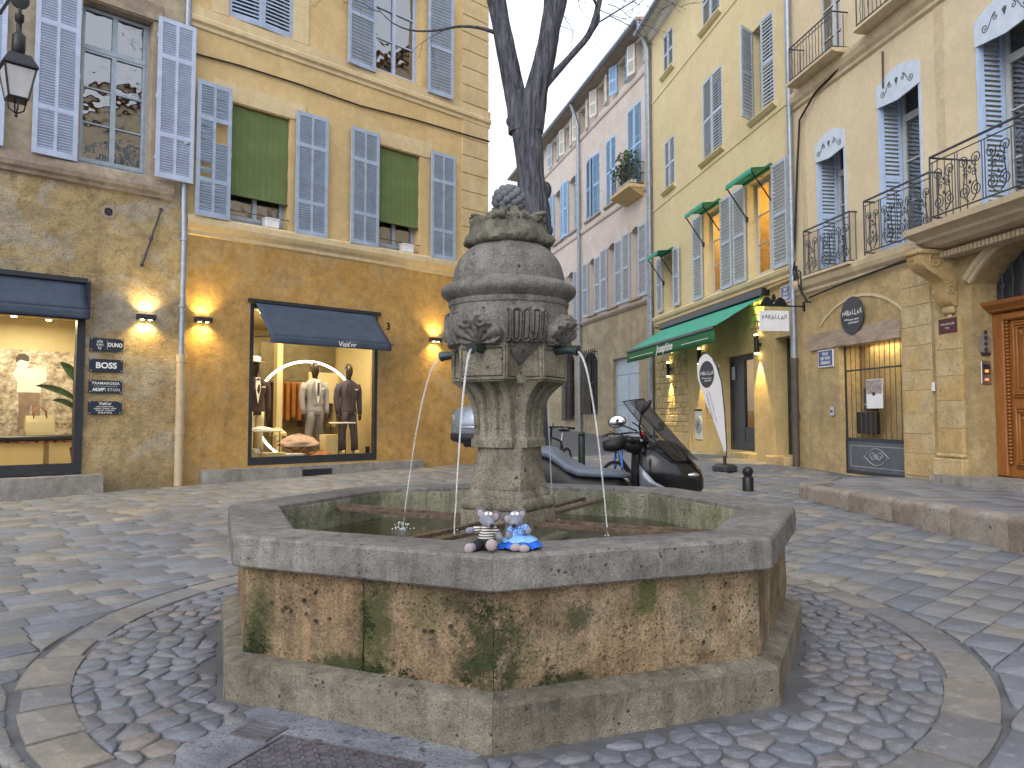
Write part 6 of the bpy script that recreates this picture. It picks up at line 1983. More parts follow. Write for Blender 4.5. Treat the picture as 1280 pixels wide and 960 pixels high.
for i, (a, e, z0, z1) in enumerate(d1):
    w = window(Dh, a, e, z0, z1, .24, 2, 3, 0, M['frame_w'], room_mat=M['orange_room'] if lit[i] else None, small=i == 0, pane_mat=M['shopglass'] if lit[i] else None)
    if lit[i]:
        rl_ = D.root('room_lamp', ['', 'warm lamp inside the lit window over the shop entrance', 'warm lamp inside the lit window nearest the zinc pipe'][i], 'lamp', (a + e) / 2, z1 - .25, -.7)
        b = MB(); b.lathe([(.02, .05), (.11, -.05), (.10, -.05)], 14); b.build('lamp_shade', M['sh_w'], rl_, 60); b = MB(); b.ell((0, 0, -.04), .04); b.build('bulb', M['lamp_glow'], rl_, 180)
        point(rl_, (0, 0, -.14), 14, (1, .72, .32), .05)
for (a, e, z0, z1) in d2 + d3: window(Dh, a, e, z0, z1, .2, 2, 3, 0, M['frame'], small=True)
sm = M['sh_d']
def pair(par, a, e, z0, z1, open_l, open_r, mat, pitch=.085, rails=(.5,), w=None):
    w = w or (e - a) / 2
    shutter(par, a, z0 - .04, z1 + .03, w, -1, open_l, mat, 1, rails, pitch=pitch, y=-.05)
    shutter(par, e, z0 - .04, z1 + .03, w, 1, open_r, mat, 1, rails, pitch=pitch, y=-.05)
pair(Dh, *d1[0], 1, 1, sm, w=.5); pair(Dh, *d1[1], 1.0, 1.0, sm, w=.66); pair(Dh, *d1[2], 1, 1, sm, w=.68)
pair(Dh, *d2[0], 0.01, .01, sm); pair(Dh, *d2[1], .01, .01, sm); pair(Dh, *d2[2], .30, .03, sm)
pair(Dh, *d3[0], .01, .01, sm); pair(Dh, *d3[1], .01, .01, sm); pair(Dh, *d3[2], .01, .01, sm)
# small drop-arm awnings over the first floor windows
for i, (a, e, z0, z1) in enumerate(d1):
    t = D.root('window_awning', ['small rolled green awning over the little window', 'rolled green window awning with black arms over the shop entrance window', 'rolled green window awning with black arms beside the zinc pipe'][i], 'awning', (a + e) / 2, z1 + .02, 0, 'green window awnings')
    w = (e - a) / 2
    awning_canvas(t, -w, w, .0, -.05, .5, .13, M['green'], M['green'], 0)
    b = MB(); b.tube([(-w, -.08, .02), (w, -.08, .02)], .06, 10); b.build('roller', M['green_v'], t, 60)
    for s in (-1, 1):
        b = MB(); b.tube([(s * (w - .02), -.54, -.1), (s * (w - .02), -.02, -.85)], .018, 6); b.box(s * (w - .02) - .03, s * (w - .02) + .03, -.05, 0, -.92, -.8); b.build('arm', M['black'], t)
# shop awning
aw = D.root('green_awning', 'wide green canvas shop awning with white script on its valance', 'awning', 4.6, 4.18)
awning_canvas(aw, -3.5, 3.35, .0, -.74, 1.22, .36, M['green'], M['green_v'], .0)
b = MB(); b.cbox(-3.6, 3.5, -.20, 0, -.04, .14, .02); b.build('cassette', M['black'], aw)
b = MB(); b.box(-3.5, 3.36, -1.30, -1.24, -.79, -.73); b.build('front_bar', M['black'], aw)
for x in (-2.2, 2.2):
    b = MB(); b.tube([(x, -.1, -.08), (x + .5, -.7, -.42), (x, -1.22, -.77)], .03, 6); b.build('folding_arm', M['black'], aw)
text(aw, 'Josephine', .30, M['white'], (.0, -1.285, -.93), shear=.3, bold=.006, sx=1.1)
b = MB(); b.box(-3.1, -.95, -1.283, -1.279, -.98, -.965); b.box(1.3, 3.0, -1.283, -1.279, -.98, -.965); b.build('stripe', M['white'], aw)
# entrance
fr = frame_poly(Dh, 5.45, 7.22, .58, 2.93, .18, .28, .12, M['charcoal'], 'entrance_frame', .22)
b = MB(); b.box(5.57, 6.15, .2, .26, .8, 2.81); b.build('side_panel', M['charcoal'], fr)
b = MB(); b.box(6.15, 6.27, .19, .27, .8, 2.81); b.box(6.92, 7.0, .19, .27, .8, 2.81); b.build('door_stile', M['charcoal'], fr)
b = MB(); b.box(6.27, 6.92, .2, .26, .8, 1.15); b.build('kick_panel', M['charcoal'], fr)
for (a, e, z0, z1) in ((6.27, 6.92, 1.15, 2.81), (7.0, 7.1, .8, 2.81)):
    b = MB(); b.add([(a, .23, z0), (e, .23, z0), (e, .23, z1), (a, .23, z1)], [(0, 1, 2, 3)]); b.build('pane', M['shopglass'], fr, fix=False)
b = MB(); b.box(5.6, 5.78, .17, .179, 2.35, 2.68); b.build('door_notice', M['frame'], fr)
b = MB(); b.add([(5.45, .29, .6), (7.22, .29, .6), (7.22, 1.6, .6), (5.45, 1.6, .6), (5.45, .29, 2.93), (7.22, .29, 2.93), (7.22, 1.6, 2.93), (5.45, 1.6, 2.93)], [(0, 1, 2, 3), (4, 7, 6, 5), (0, 3, 7, 4), (1, 5, 6, 2), (3, 2, 6, 7)]); b.build('entrance_room', M['cream'], Dh, fix=False)
el = D.root('entrance_lamp', 'warm lamp inside the glazed shop entrance', 'lamp', 6.4, 2.85, -.9); b = MB(); b.lathe([(.05, -.03), (.05, 0)], 10); b.build('bulb', M['lamp_glow'], el); point(el, (0, 0, -.1), 9, (1, .75, .4))
b = MB(); b.cbox(5.3, 7.35, -.2, .3, .3, .56, .015); b.build('entrance_step', M['d_stone'], Dh)
b = MB(); b.box(8.30, 8.98, .27, .30, .58, 3.15); gd = b.build('side_door', M['green_d'], Dh)
b = MB()
for (z0, z1) in ((.75, 1.5), (1.65, 2.9)): b.cbox(8.36, 8.62, .25, .27, z0, z1, .01); b.cbox(8.68, 8.92, .25, .27, z0, z1, .01)
b.build('door_panels', M['green_d'], gd)
b = MB(); b.cbox(8.2, 9.1, -.25, .25, .25, .56, .02); b.build('side_door_step', M['c_block'], Dh)
window(Dh, 4.25, 5.2, 1.35, 2.9, .18, 1, 1, 0, M['frame_w'], room_mat=M['cream'], small=True)
nm = D.root('house_number', 'small black house number beside the green side door', 'house number', 9.14, 3.02, .01)
text(nm, '5', .22, M['black'], (0, 0, 0), 'numeral', bold=.006)
acu = D.root('air_conditioner', 'beige air conditioning unit in a wall niche under the awning', 'air conditioner', 3.68, .77, -.02)
b = MB(); b.cbox(-.30, .30, 0, .3, 0, .80, .02); b.build('case', M['sh_w'], acu)
b = MB(); b.lathe([(.25, 0), (.25, .012), (.20, .018)], 24, M=Matrix.Translation((.0, 0, .42)) @ Matrix.Rotation(pi / 2, 4, 'X')); b.build('fan_guard', M['frame'], acu, 50)
b = MB()
for k in range(8): b.tube([(0, -.02, .42), (.23 * cos(k * pi / 4), -.02, .42 + .23 * sin(k * pi / 4))], .008, 4)
b.build('guard_spokes', M['charcoal'], acu)
# rubble stones showing left of the entrance and round the upper lamp
def rubble(u0, u1, z0, z1, seed):
    r_ = random.Random(seed); z = z0
    while z < z1:
        h = r_.uniform(.13, .24); u = u0 - r_.uniform(0, .2)
        while u < u1:
            w = r_.uniform(.18, .42)
            if u + w > u1: w = u1 - u
            if w > .08:
                b = MB(); b.cbox(u + .008, u + w - .008, -.016 - r_.uniform(0, .022), .05, z + r_.uniform(.004, .03), min(z + h, z1) - r_.uniform(-.012, .012), .018, Matrix.Rotation(0, 4, 'Y')); b.build('stone', M['d_stone'], Dh)
            u += w
        z += h
rubble(.35, 2.95, .95, 3.3, 3); rubble(7.26, 8.02, 3.30, 4.12, 4)
for (q0, q1, q2, q3, q4) in ((7.27, 8.24, -.03, .35, 2.95), (.2, 3.2, -.05, .3, .92)):
    b = MB(); b.box(q0, q1, q2, .0, q3, q4); b.build('render_pad', M['d_low'], Dh)
# up and down lamps
for i, (u, z) in enumerate(((1.62, 2.86), (4.14, 3.06), (7.62, 3.08))):
    t = D.root('wall_lamp', ['black tube lamp lighting the rubble stones left of the entrance', 'black tube lamp on the wall under the middle of the green awning', 'black tube lamp between the entrance and the green side door'][i], 'wall lamp', u, z, 0, 'black tube lamps under the green awning')
    b = MB(); b.tube([(0, -.12, -.2), (0, -.12, .2)], .055, 12); b.box(-.02, .02, -.08, 0, -.03, .03); b.build('tube', M['black'], t, 50)
    for s in (-1, 1):
        b = MB(); b.ell((0, -.12, s * .205), .048, .048, .03, 12, 8); b.build('lens', M['lamp_glow'], t)
        spot(t, (0, -.12, s * .24), s < 0, 260, .95, (1, .66, .2), .5)
street_plate(D, 8.86, 4.06, .42, .36, ['RUE', 'DE LA', 'TREILLE'], 'small blue enamel street plate over the hanging sign')
ca5 = D.root('facade_cable', 'bundle of cables under the yellow storey course', 'cable', 0, 4.3, .04)
for q in range(3): cable(ca5, 'cable', [(.2, -.02 * q, .02 * q), (3, -.02 * q, -.03 * q), (6, -.01, .01), (9.2, -.02 * q, .02)], .02, M['d_low'] if q else M['cable'], .04)
dp3 = D.root('downpipe', 'blue grey downpipe between the yellow and the pinkish house', 'downpipe', -.05, 0, .0)
b = MB(); b.tube([(0, -.3, 14.2), (0, -.12, 13.7), (0, -.1, .4)], .07, 10); b.build('pipe', M['zinc'], dp3, 60)

# ------------------------------------------------------------------ pinkish house (E)
Eh = E_.root('pinkish_house', 'tall pinkish grey house with clear blue shutters along the street', 'house')
EL = 12.2
wall(Eh, 'lower_wall', -6, EL, zb, 5.2, [(8.5, 10.95, .6, 3.55, 0, .2), (5.2, 6.85, 1.55, 4.0, .35, .3), (2.6, 4.0, 1.3, 4.2, .35, .3)], M['e_low'], .25)
e1_ = [(4.9, 5.75), (6.6, 7.9), (9.1, 10.3), (11.15, 12.1)]
E1 = [(3.1, 4.1, 5.55, 7.75, .15), (5.95, 6.75, 5.55, 7.8, .15), (8.1, 8.95, 5.55, 7.95, .15), (10.35, 11.15, 5.55, 8.05, .15), (.9, 1.8, 5.55, 7.75, .15)]
E2 = [(5.62, 7.27, 9.50, 11.95, .12), (7.92, 8.98, 9.5, 12.0, .12), (10.1, 11.38, 9.5, 12.35, .0), (3.4, 4.5, 9.5, 11.9, .12), (1.2, 2.3, 9.5, 11.9, .12)]
E3 = [(7.1, 8.0, 13.5, 14.5), (9.3, 10.2, 13.5, 14.5), (11.0, 11.8, 13.5, 14.5), (4.9, 5.8, 13.3, 14.4), (2.9, 3.7, 13.3, 14.4), (1.0, 1.8, 13.3, 14.4)]
wall(Eh, 'upper_wall', -6, EL, 5.2, 14.7, E1 + E2 + E3, M['e_wall'], .25)
shell(Eh, -6, EL, zb, 14.7, 8, M['e_wall'], eave=.5)
band(Eh, 'eave', -6, EL + .1, [(0, 14.62), (.38, 14.66), (.44, 14.72), (.0, 14.78)], M['e_trim'])
b = MB(); b.tube([(-6, -.5, 14.74), (EL, -.5, 14.74)], .085, 10); b.build('gutter', M['zinc'], Eh, 60)
for (z, m_) in ((5.28, 'e_trim'), (9.15, 'e_wall'), (13.2, 'e_wall')):
    band(Eh, 'storey_course', -6, EL, [(0, z - .1), (.05, z - .06), (.10 if z < 6 else .07, z + .02), (.10 if z < 6 else .07, z + .08), (0, z + .12)], M[m_])
for (a, e, z0, z1, *_) in E1 + E2 + E3:
    window(Eh, a, e, z0, z1 - (_[0] if _ else 0), .2, 2, 3, 0, M['frame_w'], small=True)
    if z0 < 13: band(Eh, 'window_sill', a - .1, e + .1, [(0, z0 - .12), (.09, z0 - .08), (.09, z0 - .01), (0, z0)], M['e_trim'])
for i, (a, e, z0, z1, r_) in enumerate(E1):
    pair(Eh, a, e, z0, z1 - .1, 1, 1, M['sh_e2'], .09, w=.66 if a > 5 else .5)
pair(Eh, *E2[0][:4], .05, .01, M['sh_e'], .09); pair(Eh, *E2[1][:4], .01, .01, M['sh_e'], .09); pair(Eh, *E2[2][:4], .01, .01, M['sh_e'], .09)
pair(Eh, *E2[3][:4], .97, .97, M['sh_e'], .09); pair(Eh, *E2[4][:4], .97, .97, M['sh_e'], .09)
for i, q in enumerate(E3): pair(Eh, *q, .9, .93, [M['sh_w'], M['sh_e'], M['sh_w'], M['sh_w'], M['sh_w'], M['sh_e2']][i], .09)
# garage door, barred windows
b = MB(); b.box(8.5, 10.95, .15, .2, .6, 3.55); gd = b.build('garage_door', M['sh_d'], Eh)
b = MB(); b.box(8.5, 10.95, .13, .149, 2.95, 3.0); b.box(8.5, 10.95, .13, .149, 1.85, 1.92); b.box(9.70, 9.76, .13, .149, .6, 2.95); b.box(8.5, 8.56, .12, .149, .6, 3.55); b.box(10.89, 10.95, .12, .149, .6, 3.55); b.build('door_battens', M['sh_d'], gd)
b = MB()
for (z0, z1) in ((.7, 1.8), (1.97, 2.9)): b.cbox(8.62, 9.66, .135, .15, z0, z1, .02); b.cbox(9.80, 10.84, .135, .15, z0, z1, .02)
b.build('door_panels', M['sh_d'], gd)
for (a, e, z0, z1) in ((5.2, 6.85, 1.55, 4.0), (2.6, 4.0, 1.3, 4.2)):
    window(Eh, a + .3, e - .3, z0, z1 - .2, .25, 2, 3, 0, M['charcoal'], small=True)
    b = MB()
    for k in range(8): u = a + (e - a) * k / 7; b.tube([(u, -.12, z0 - .05), (u, -.12, z1 + .12)], .022, 5)
    for z in (z0, (z0 + z1) / 2, z1): b.tube([(a - .05, -.12, z), (e + .05, -.12, z)], .022, 5); b.tube([(a, -.12, z), (a, 0, z)], .02, 5); b.tube([(e, -.12, z), (e, 0, z)], .02, 5)
    b.build('window_grille', M['iron'], Eh)
for u in (5.0, 12.15):
    t = E_.root('downpipe', 'slim zinc downpipe on the pinkish house %s' % ('between the barred windows' if u < 6 else 'at the yellow house corner'), 'downpipe', u, 0, .0)
    b = MB(); b.tube([(0, -.45, 14.7), (0, -.14, 13.8), (0, -.1, .7)], .075, 10); b.build('pipe', M['zinc'], t, 60)
# little balcony with a plant
bc = E_.root('small_balcony', 'small stone balcony with black railing under the tall closed blue shutters', 'balcony', 10.75, 8.95, 0)
b = MB(); b.rings([[(-.75, -.05, 0), (.75, -.05, 0), (.75, 0, 0), (-.75, 0, 0)], [(-.85, -.5, .2), (.85, -.5, .2), (.85, 0, .2), (-.85, 0, .2)], [(-.9, -.6, .25), (.9, -.6, .25), (.9, 0, .25), (-.9, 0, .25)], [(-.9, -.6, .35), (.9, -.6, .35), (.9, 0, .35), (-.9, 0, .35)]]); b.build('slab', M['b_up'], bc)
railing(bc, -.82, .82, .35, 1.15, .52, 'bars')
pt = E_.root('balcony_plant', 'bushy green plant filling the small balcony', 'plant', 10.75, 9.30, .3)
b = MB(); b.box(-.6, .6, -.12, .12, 0, .25); b.build('trough', M['sh_w'], pt)
rp = random.Random(3); b = MB()
for k in range(700):
    a = rp.uniform(0, 2 * pi); rr_ = abs(rp.gauss(0, .45)); z = .3 + rp.uniform(0, 1.15) * (1 - .25 * rr_)
    x, y = rr_ * cos(a) * 1.1, rr_ * sin(a) * .5
    s = rp.uniform(.04, .09); Mx = Matrix.Translation((x, y, z)) @ Euler((rp.uniform(0, 6), rp.uniform(0, 6), rp.uniform(0, 6))).to_matrix().to_4x4()
    b.add([(-s, 0, 0), (0, -s * .5, 0), (s * 1.3, 0, 0), (0, s * .5, 0)], [(0, 1, 2, 3)], Mx)
b.build('foliage', M['leaf'], pt, fix=False)
b = MB()
for k in range(9): b.tube([(rp.uniform(-.5, .5), 0, .2), (rp.uniform(-.6, .6), rp.uniform(-.2, .2), 1.0)], .012, 5)
b.build('stems', M['bark'], pt)
# chimneys
for i, (u, y) in enumerate(((7.6, 1.5), (2.5, 1.8))):
    t = E_.root('chimney_pot', ['clay chimney pot on the pinkish house roof', 'far clay chimney pot on the pinkish house roof'][i], 'chimney', u, 14.9, -y)
    b = MB(); b.box(-.3, .3, -.25, .25, -.2, .9); b.lathe([(.12, .9), (.14, 1.2), (.17, 1.22), (.15, 1.3)], 14); b.build('stack', M['e_trim'], t)

# ------------------------------------------------------------------ far end of the street
Fw = Wall((1.92, 43.0), (1, -.12))
Fh = Fw.root('far_house', 'pale house closing the far end of the street', 'house')
wall(Fh, 'front_wall', 0, 6, -.5, 14.3, [(.18, .95, 9.6, 13.1), (.2, .9, 5.6, 8.2), (2, 3, 9.6, 12.6)], M['far'], .2)
shell(Fh, 0, 6, -.5, 14.3, 8, M['far'], eave=.15)
for (a, e, z0, z1) in ((.18, .95, 9.6, 13.1), (.2, .9, 5.6, 8.2), (2, 3, 9.6, 12.6)):
    window(Fh, a, e, z0, z1, .15, 1, 3, 0, M['frame_w'], small=True); pair(Fh, a, e, z0, z1, .01, .01, M['sh_e2'], .12)
Gw = Wall((-9.0, 52.0), (1, 0))
Gh = Gw.root('distant_house', 'distant low ochre house behind the fountain pillar', 'house')
gw = [(1 + 2.2 * k, 2 + 2.2 * k, z0, z0 + 1.9) for k in range(5) for z0 in (3.4, 6.6)]
wall(Gh, 'front_wall', 0, 12.2, -.5, 10.0, gw, M['b_up'], .2)
shell(Gh, 0, 12.2, -.5, 10.0, 8, M['b_up'])
for q in gw: window(Gh, *q, .15, 2, 2, 0, M['frame_w'], small=True)
# ------------------------------------------------------------------ houses that close the square beside the camera (seen in the window glass)
for (wl, u0, u1, nm, lab, mt, sh_m) in ((C, 9.05, 19.0, 'neighbour_house', 'cream house continuing the right side of the square', 'c_up', 'sh_d'), (L, -17.5, -7.55, 'neighbour_house', 'tan house continuing the left side of the square', 'a_up', 'sh_a')):
    t = wl.root(nm, lab, 'house')
    ho = [(u0 + 1.2 + 2.7 * k, u0 + 2.3 + 2.7 * k, z0, z0 + 2.2) for k in range(3) for z0 in (1.0, 4.8, 8.6)]
    wall(t, 'front_wall', u0, u1, zb, 12.6, ho, M[mt], .25); shell(t, u0, u1, zb, 12.6, 8, M[mt])
    for q in ho:
        window(t, *q, .2, 2, 3, 0, M['frame'], small=True)
        if q[2] > 2: pair(t, *q, 1, 1, M[sh_m], .12)
# ------------------------------------------------------------------ tree behind the fountain
TY = 10.2
tr = thing('bare_tree', 'bare winter tree with grooved dark trunk forking behind the fountain', 'tree', (at(658, 600, TY).x, TY, G(TY)))
T0 = Vector((at(658, 600, TY).x, TY, G(TY)))
rt = random.Random(21)
def tp(x, y, dy=0.0): return at(x, y, TY + dy) - T0
def limb(parent, name, pts, rad, n=14, sub=6, rough=.12):
    """smooth tapering limb through points, bark ridged"""
    P = []; R_ = []
    for i in range(len(pts) - 1):
        p0 = pts[max(0, i - 1)]; p1 = pts[i]; p2 = pts[i + 1]; p3 = pts[min(len(pts) - 1, i + 2)]
        for k in range(sub):
            t = k / sub
            P.append(0.5 * ((2 * p1) + (-p0 + p2) * t + (2 * p0 - 5 * p1 + 4 * p2 - p3) * t * t + (-p0 + 3 * p1 - 3 * p2 + p3) * t ** 3))
            R_.append(rad[i] + (rad[i + 1] - rad[i]) * t)
    P.append(pts[-1]); R_.append(rad[-1])
    b = MB(); b.tube(P, R_, n)
    vs = []
    for i, v in enumerate(b.v):
        ring = i // n; c = P[min(ring, len(P) - 1)]; d = Vector(v) - c
        k = 1 + rough * (noise.noise(Vector((d.x * 14 / max(.3, d.length * 4), d.y * 14, c.z * 2.2))) + .6 * noise.noise(Vector((d.x * 30, d.y * 30, c.z * 5))))
        vs.append(tuple(c + d * k))
    b.v = vs
    return b, P, R_
def limb_obj(*a, **k):
    b, P, R_ = limb(*a, **k); b.build(a[1], M['bark'], a[0], 60); return P, R_
s_ = TY / FPX
limb_obj(tr, 'trunk', [Vector((0, 0, -.1)), Vector((.0, 0, .35)), tp(660, 500), tp(664, 400), tp(668, 300), tp(667, 262), tp(664, 220), tp(660, 180), tp(657, 148), tp(657, 120)], [.36, .30, .25, .24, 21 * s_, 20 * s_, 17 * s_, 18 * s_, 21 * s_, 20 * s_], n=40, rough=.08)
for (q, r1, r2) in ((tp(683, 238), .07, .12), (tp(684, 288), .08, .09), (tp(637, 152), .05, .07)):
    b = MB(); b.ell(q, r1, r1, r2, 10, 8); b.build('burr', M['bark'], tr, 180)
Pl, Rl = limb_obj(tr, 'limb', [tp(652, 165), tp(646, 125), tp(635, 75), tp(620, 0), tp(600, -110, -.2), tp(585, -220, -.4), tp(590, -330, -.3)], [17 * s_, 14 * s_, 12.5 * s_, 12 * s_, 9 * s_, 6 * s_, 3 * s_], n=26)
Pr, Rr = limb_obj(tr, 'limb', [tp(664, 165), tp(670, 118), tp(680, 75), tp(689, 35), tp(700, -10), tp(712, -110, .3), tp(735, -230, .6), tp(740, -340, .9)], [16 * s_, 15 * s_, 13.5 * s_, 12 * s_, 10.5 * s_, 8 * s_, 5 * s_, 2 * s_], n=26)
limb_obj(tr, 'limb', [tp(676, 70, .05), tp(682, 30, .1), tp(685, -10, .2), tp(672, -120, .6), tp(665, -240, .9)], [7 * s_, 6.5 * s_, 6 * s_, 5 * s_, 2 * s_], n=16)
P3, R3 = limb_obj(tr, 'branch', [tp(682, 105), tp(694, 92), tp(712, 72), tp(735, 45), tp(745, 20), tp(752, -10), tp(775, -90, -.3), tp(800, -180, -.6)], [6 * s_, 5 * s_, 4.2 * s_, 4.2 * s_, 3.8 * s_, 3.6 * s_, 2.6 * s_, 1.2 * s_], n=12)
limb_obj(tr, 'branch', [tp(738, 42), tp(748, 25), tp(745, 5), tp(728, -20)], [2.6 * s_, 2 * s_, 1.6 * s_, 1 * s_], n=8)
limb_obj(tr, 'branch', [tp(617, 40), tp(600, 35), tp(575, 33), tp(545, 38), tp(515, 38), tp(490, 28), tp(470, 8)], [3 * s_, 2.2 * s_, 1.8 * s_, 1.6 * s_, 1.2 * s_, .8 * s_, .5 * s_], n=8)
# thin winter twigs
b = MB()
def twig(p, d, ln, r, depth):
    n = 5; pts = [p]; q = p.copy(); dd = d.normalized()
    for i in range(n):
        dd = (dd + Vector((rt.gauss(0, .16), rt.gauss(0, .16), rt.gauss(.01, .12)))).normalized()
        q = q + dd * (ln / n); pts.append(q.copy())
    b.tube(pts, [r * (1 - .75 * i / n) for i in range(n + 1)], 4, caps=False)
    if depth:
        for k in range(rt.randint(2, 3)):
            i = rt.randint(1, n); ax = Vector((rt.gauss(0, 1), rt.gauss(0, 1), rt.gauss(0, .7)))
            twig(pts[i], dd + ax * .7, ln * rt.uniform(.45, .7), r * .55, depth - 1)
for (P, R_, i0) in ((Pl, Rl, 20), (Pr, Rr, 26), (P3, R3, 20)):
    for k in range(9):
        i = rt.randint(i0, len(P) - 1)
        twig(P[i], Vector((rt.gauss(0, 1), rt.gauss(0, 1), rt.uniform(.2, 1.0))), rt.uniform(.9, 1.8), max(.012, R_[i] * .35), 3)
for (x, y, dx, dz) in ((720, -10, .3, -1), (745, 10, .8, -.7), (752, -8, 1.0, -.6), (700, 12, .4, -.8), (690, 30, .6, .1), (760, 5, 1.0, -.45), (475, 15, -.7, .5), (560, 34, -.4, -.5)):
    twig(tp(x, y), Vector((dx, rt.uniform(-.2, .2), dz)), rt.uniform(.45, .85), .007, 2)
b.build('twigs', M['bark'], tr, fix=False)['kind'] = 'stuff'

# ------------------------------------------------------------------ soft toys on the rim
def plush(name, col, var=.18):
    t = NT(name); f = t.noise(160, 4, .7)
    c = t.mix(f, tuple(x * (1 - var * 2) for x in col), tuple(min(1, x * (1 + var)) for x in col))
    return t.bsdf(c, .95, 0, t.bump(t.noise(380, 3, .7), .8, .004), .1, **{'Sheen Weight': .35})
fur, fur_d, pink, fur_f = plush('grey_plush', (.235, .25, .31)), plush('dark_grey_plush', (.15, .155, .19)), plush('pink_plush', (.50, .37, .38)), plush('foot_plush', (.42, .345, .36))
def stripes():
    t = NT('striped_knit'); w = t.n('ShaderNodeTexWave', wave_type='BANDS', bands_direction='Z'); t.set(w.inputs['Vector'], t.co()); w.inputs['Scale'].default_value = 28; w.inputs['Distortion'].default_value = .8; w.inputs['Detail'].default_value = 1
    return t.bsdf(t.ramp(w.outputs['Fac'], [(.45, (.62, .60, .54)), (.55, (.045, .05, .06))]), .9)
knit = stripes()
def gingham():
    t = NT('blue_print_cotton'); v = t.vor(130)
    return t.bsdf(t.ramp(v, [(.25, (.65, .72, .85)), (.42, (.10, .25, .62))]), .85)
print_c = gingham(); blue_c = plain('blue_skirt_cloth', (.012, .11, .55), .8, var=.3, scale=14); shorts_c = plain('black_shorts_cloth', (.015, .015, .02), .85, var=.3)
pale_b = plain('pale_blue_cloth', (.20, .42, .75), .8, var=.2)
def mouse(loc, rz, label, dress):
    t = thing('toy_mouse', label, 'soft toy', loc, rz)
    hx = -.008 if not dress else -.016
    hz = .134 if not dress else .131
    b = MB()
    rings_ = []
    yaw = .35 if not dress else -.2
    for (d, r, dz) in ((.030, .010, .004), (.026, .022, .004), (.012, .033, .003), (-.004, .034, .0), (-.018, .028, -.004), (-.030, .020, -.009), (-.044, .0145, -.014), (-.056, .0115, -.018), (-.062, .005, -.019)):
        cx = hx - d * sin(yaw); cy = d * cos(yaw)
        rings_.append([(cx + r * cos(a) * cos(yaw), cy + r * cos(a) * sin(yaw), hz + dz + r * sin(a)) for a in [2 * pi * k / 16 for k in range(16)]])
    b.rings(rings_); hd = b.build('head', fur, t, 180)
    nx, ny = hx + .064 * sin(yaw), -.064 * cos(yaw)
    b = MB(); b.ell((nx, ny, hz - .019), .0098, .0085, .0095, 12, 8); b.build('nose', M['black'], hd, 180)
    b = MB()
    for s in (-1, 1): b.ell((hx + .018 * sin(yaw) + s * .0095, -.022 * cos(yaw), hz + .025), .0085, .008, .0085, 10, 8)
    b.build('eyes', M['white'], hd, 180)
    for s in (-1, 1):
        ex = (-.028 if s < 0 else .034); ez = hz + (.026 if s < 0 else .012)
        if dress: ex = (-.032 if s < 0 else .028); ez = hz + (.002 if s < 0 else .021)
        Mx = Matrix.Translation((hx + ex, .006, ez)) @ Matrix.Rotation(s * .35, 4, 'Y') @ Matrix.Rotation(s * .3, 4, 'Z')
        b = MB(); b.ell((0, 0, 0), .024, .007, .029 if s < 0 else .026, 14, 8, Mx); e = b.build('ear', fur_d, t, 180)
        b = MB(); b.ell((0, -.0055, -.001), .0145, .0035, .0175, 12, 6, Mx); b.build('ear_lining', pink, e, 180)
    if not dress:
        b = MB(); b.rings([ering(-.012, .008, .03, .033, .030), ering(-.012, .006, .05, .038, .034), ering(-.011, .005, .075, .035, .030), ering(-.010, .004, .098, .026, .023), ering(-.009, .003, .112, .016, .016)]); b.build('striped_jumper', knit, t, 180)
        b = MB(); b.rings([ering(-.012, .008, .004, .036, .036), ering(-.012, .006, .02, .042, .040), ering(-.012, .006, .045, .041, .037), ering(-.012, .006, .052, .036, .033)])
        b.tube([(-.030, -.008, .028), (-.052, -.034, .026), (-.066, -.046, .023)], [.024, .023, .021], 10); b.tube([(.008, -.008, .03), (.010, -.034, .033), (.011, -.046, .033)], [.024, .023, .021], 10); b.build('shorts', shorts_c, t, 180)
        for (f0, f1, r) in (((-.060, -.042, .024), (-.084, -.062, .018), .0205), ((.010, -.042, .034), (.012, -.074, .034), .0245)):
            b = MB(); b.tube([f0, tuple((Vector(f0) + Vector(f1)) / 2), f1], [.017, .018, .016], 10); lg = b.build('leg', fur, t, 180)
            b = MB(); b.ell(f1, r, r * .75, r * 1.05, 14, 10); b.build('foot', fur_f, lg, 180)
        for (a0, a1, a2) in (((-.034, .004, .094), (-.066, -.006, .088), (-.094, -.010, .086)), ((.016, .004, .094), (.036, -.006, .074), (.050, -.018, .052))):
            b = MB(); b.tube([a0, tuple((Vector(a0) + Vector(a1)) / 2), a1], [.016, .0155, .015], 10); ar = b.build('sleeve', knit, t, 180)
            b = MB(); b.tube([a1, tuple((Vector(a1) + Vector(a2)) / 2), a2, tuple(Vector(a2) + (Vector(a2) - Vector(a1)) * .25)], [.0125, .0135, .013, .005], 10); b.build('hand', fur, ar, 180)
    else:
        b = MB(); b.rings([ering(-.006, .008, .04, .036, .032), ering(-.004, .006, .07, .033, .030), ering(-.005, .004, .098, .028, .024), ering(-.008, .003, .112, .015, .015)]); b.build('bodice', print_c, t, 180)
        b = MB(); n, m = 40, 9
        def sk(i, j):
            a = 2 * pi * i / n; q = j / m
            r = .034 + .066 * q + .008 * sin(i * pi / 2.5) * q
            z = .058 - .046 * q ** 1.5 + .006 * sin(i * pi / 2.5 + 1) * q
            if sin(a) < 0: z = max(z, .008 + (.018 if abs(cos(a)) < .4 else 0) * q)
            return (.004 + r * cos(a) * 1.0, .006 + r * sin(a) * .85, max(.004, z))
        b.grid(sk, n, m, True); s1 = b.build('skirt', blue_c, t, 180, fix=False)
        b = MB(); 
        def sk2(i, j):
            p = sk(i, j * .66); return (p[0] * 1.03, p[1] * 1.03, p[2] + .004)
        b.grid(sk2, n, 9, True); b.build('apron', pale_b, s1, 180, fix=False)
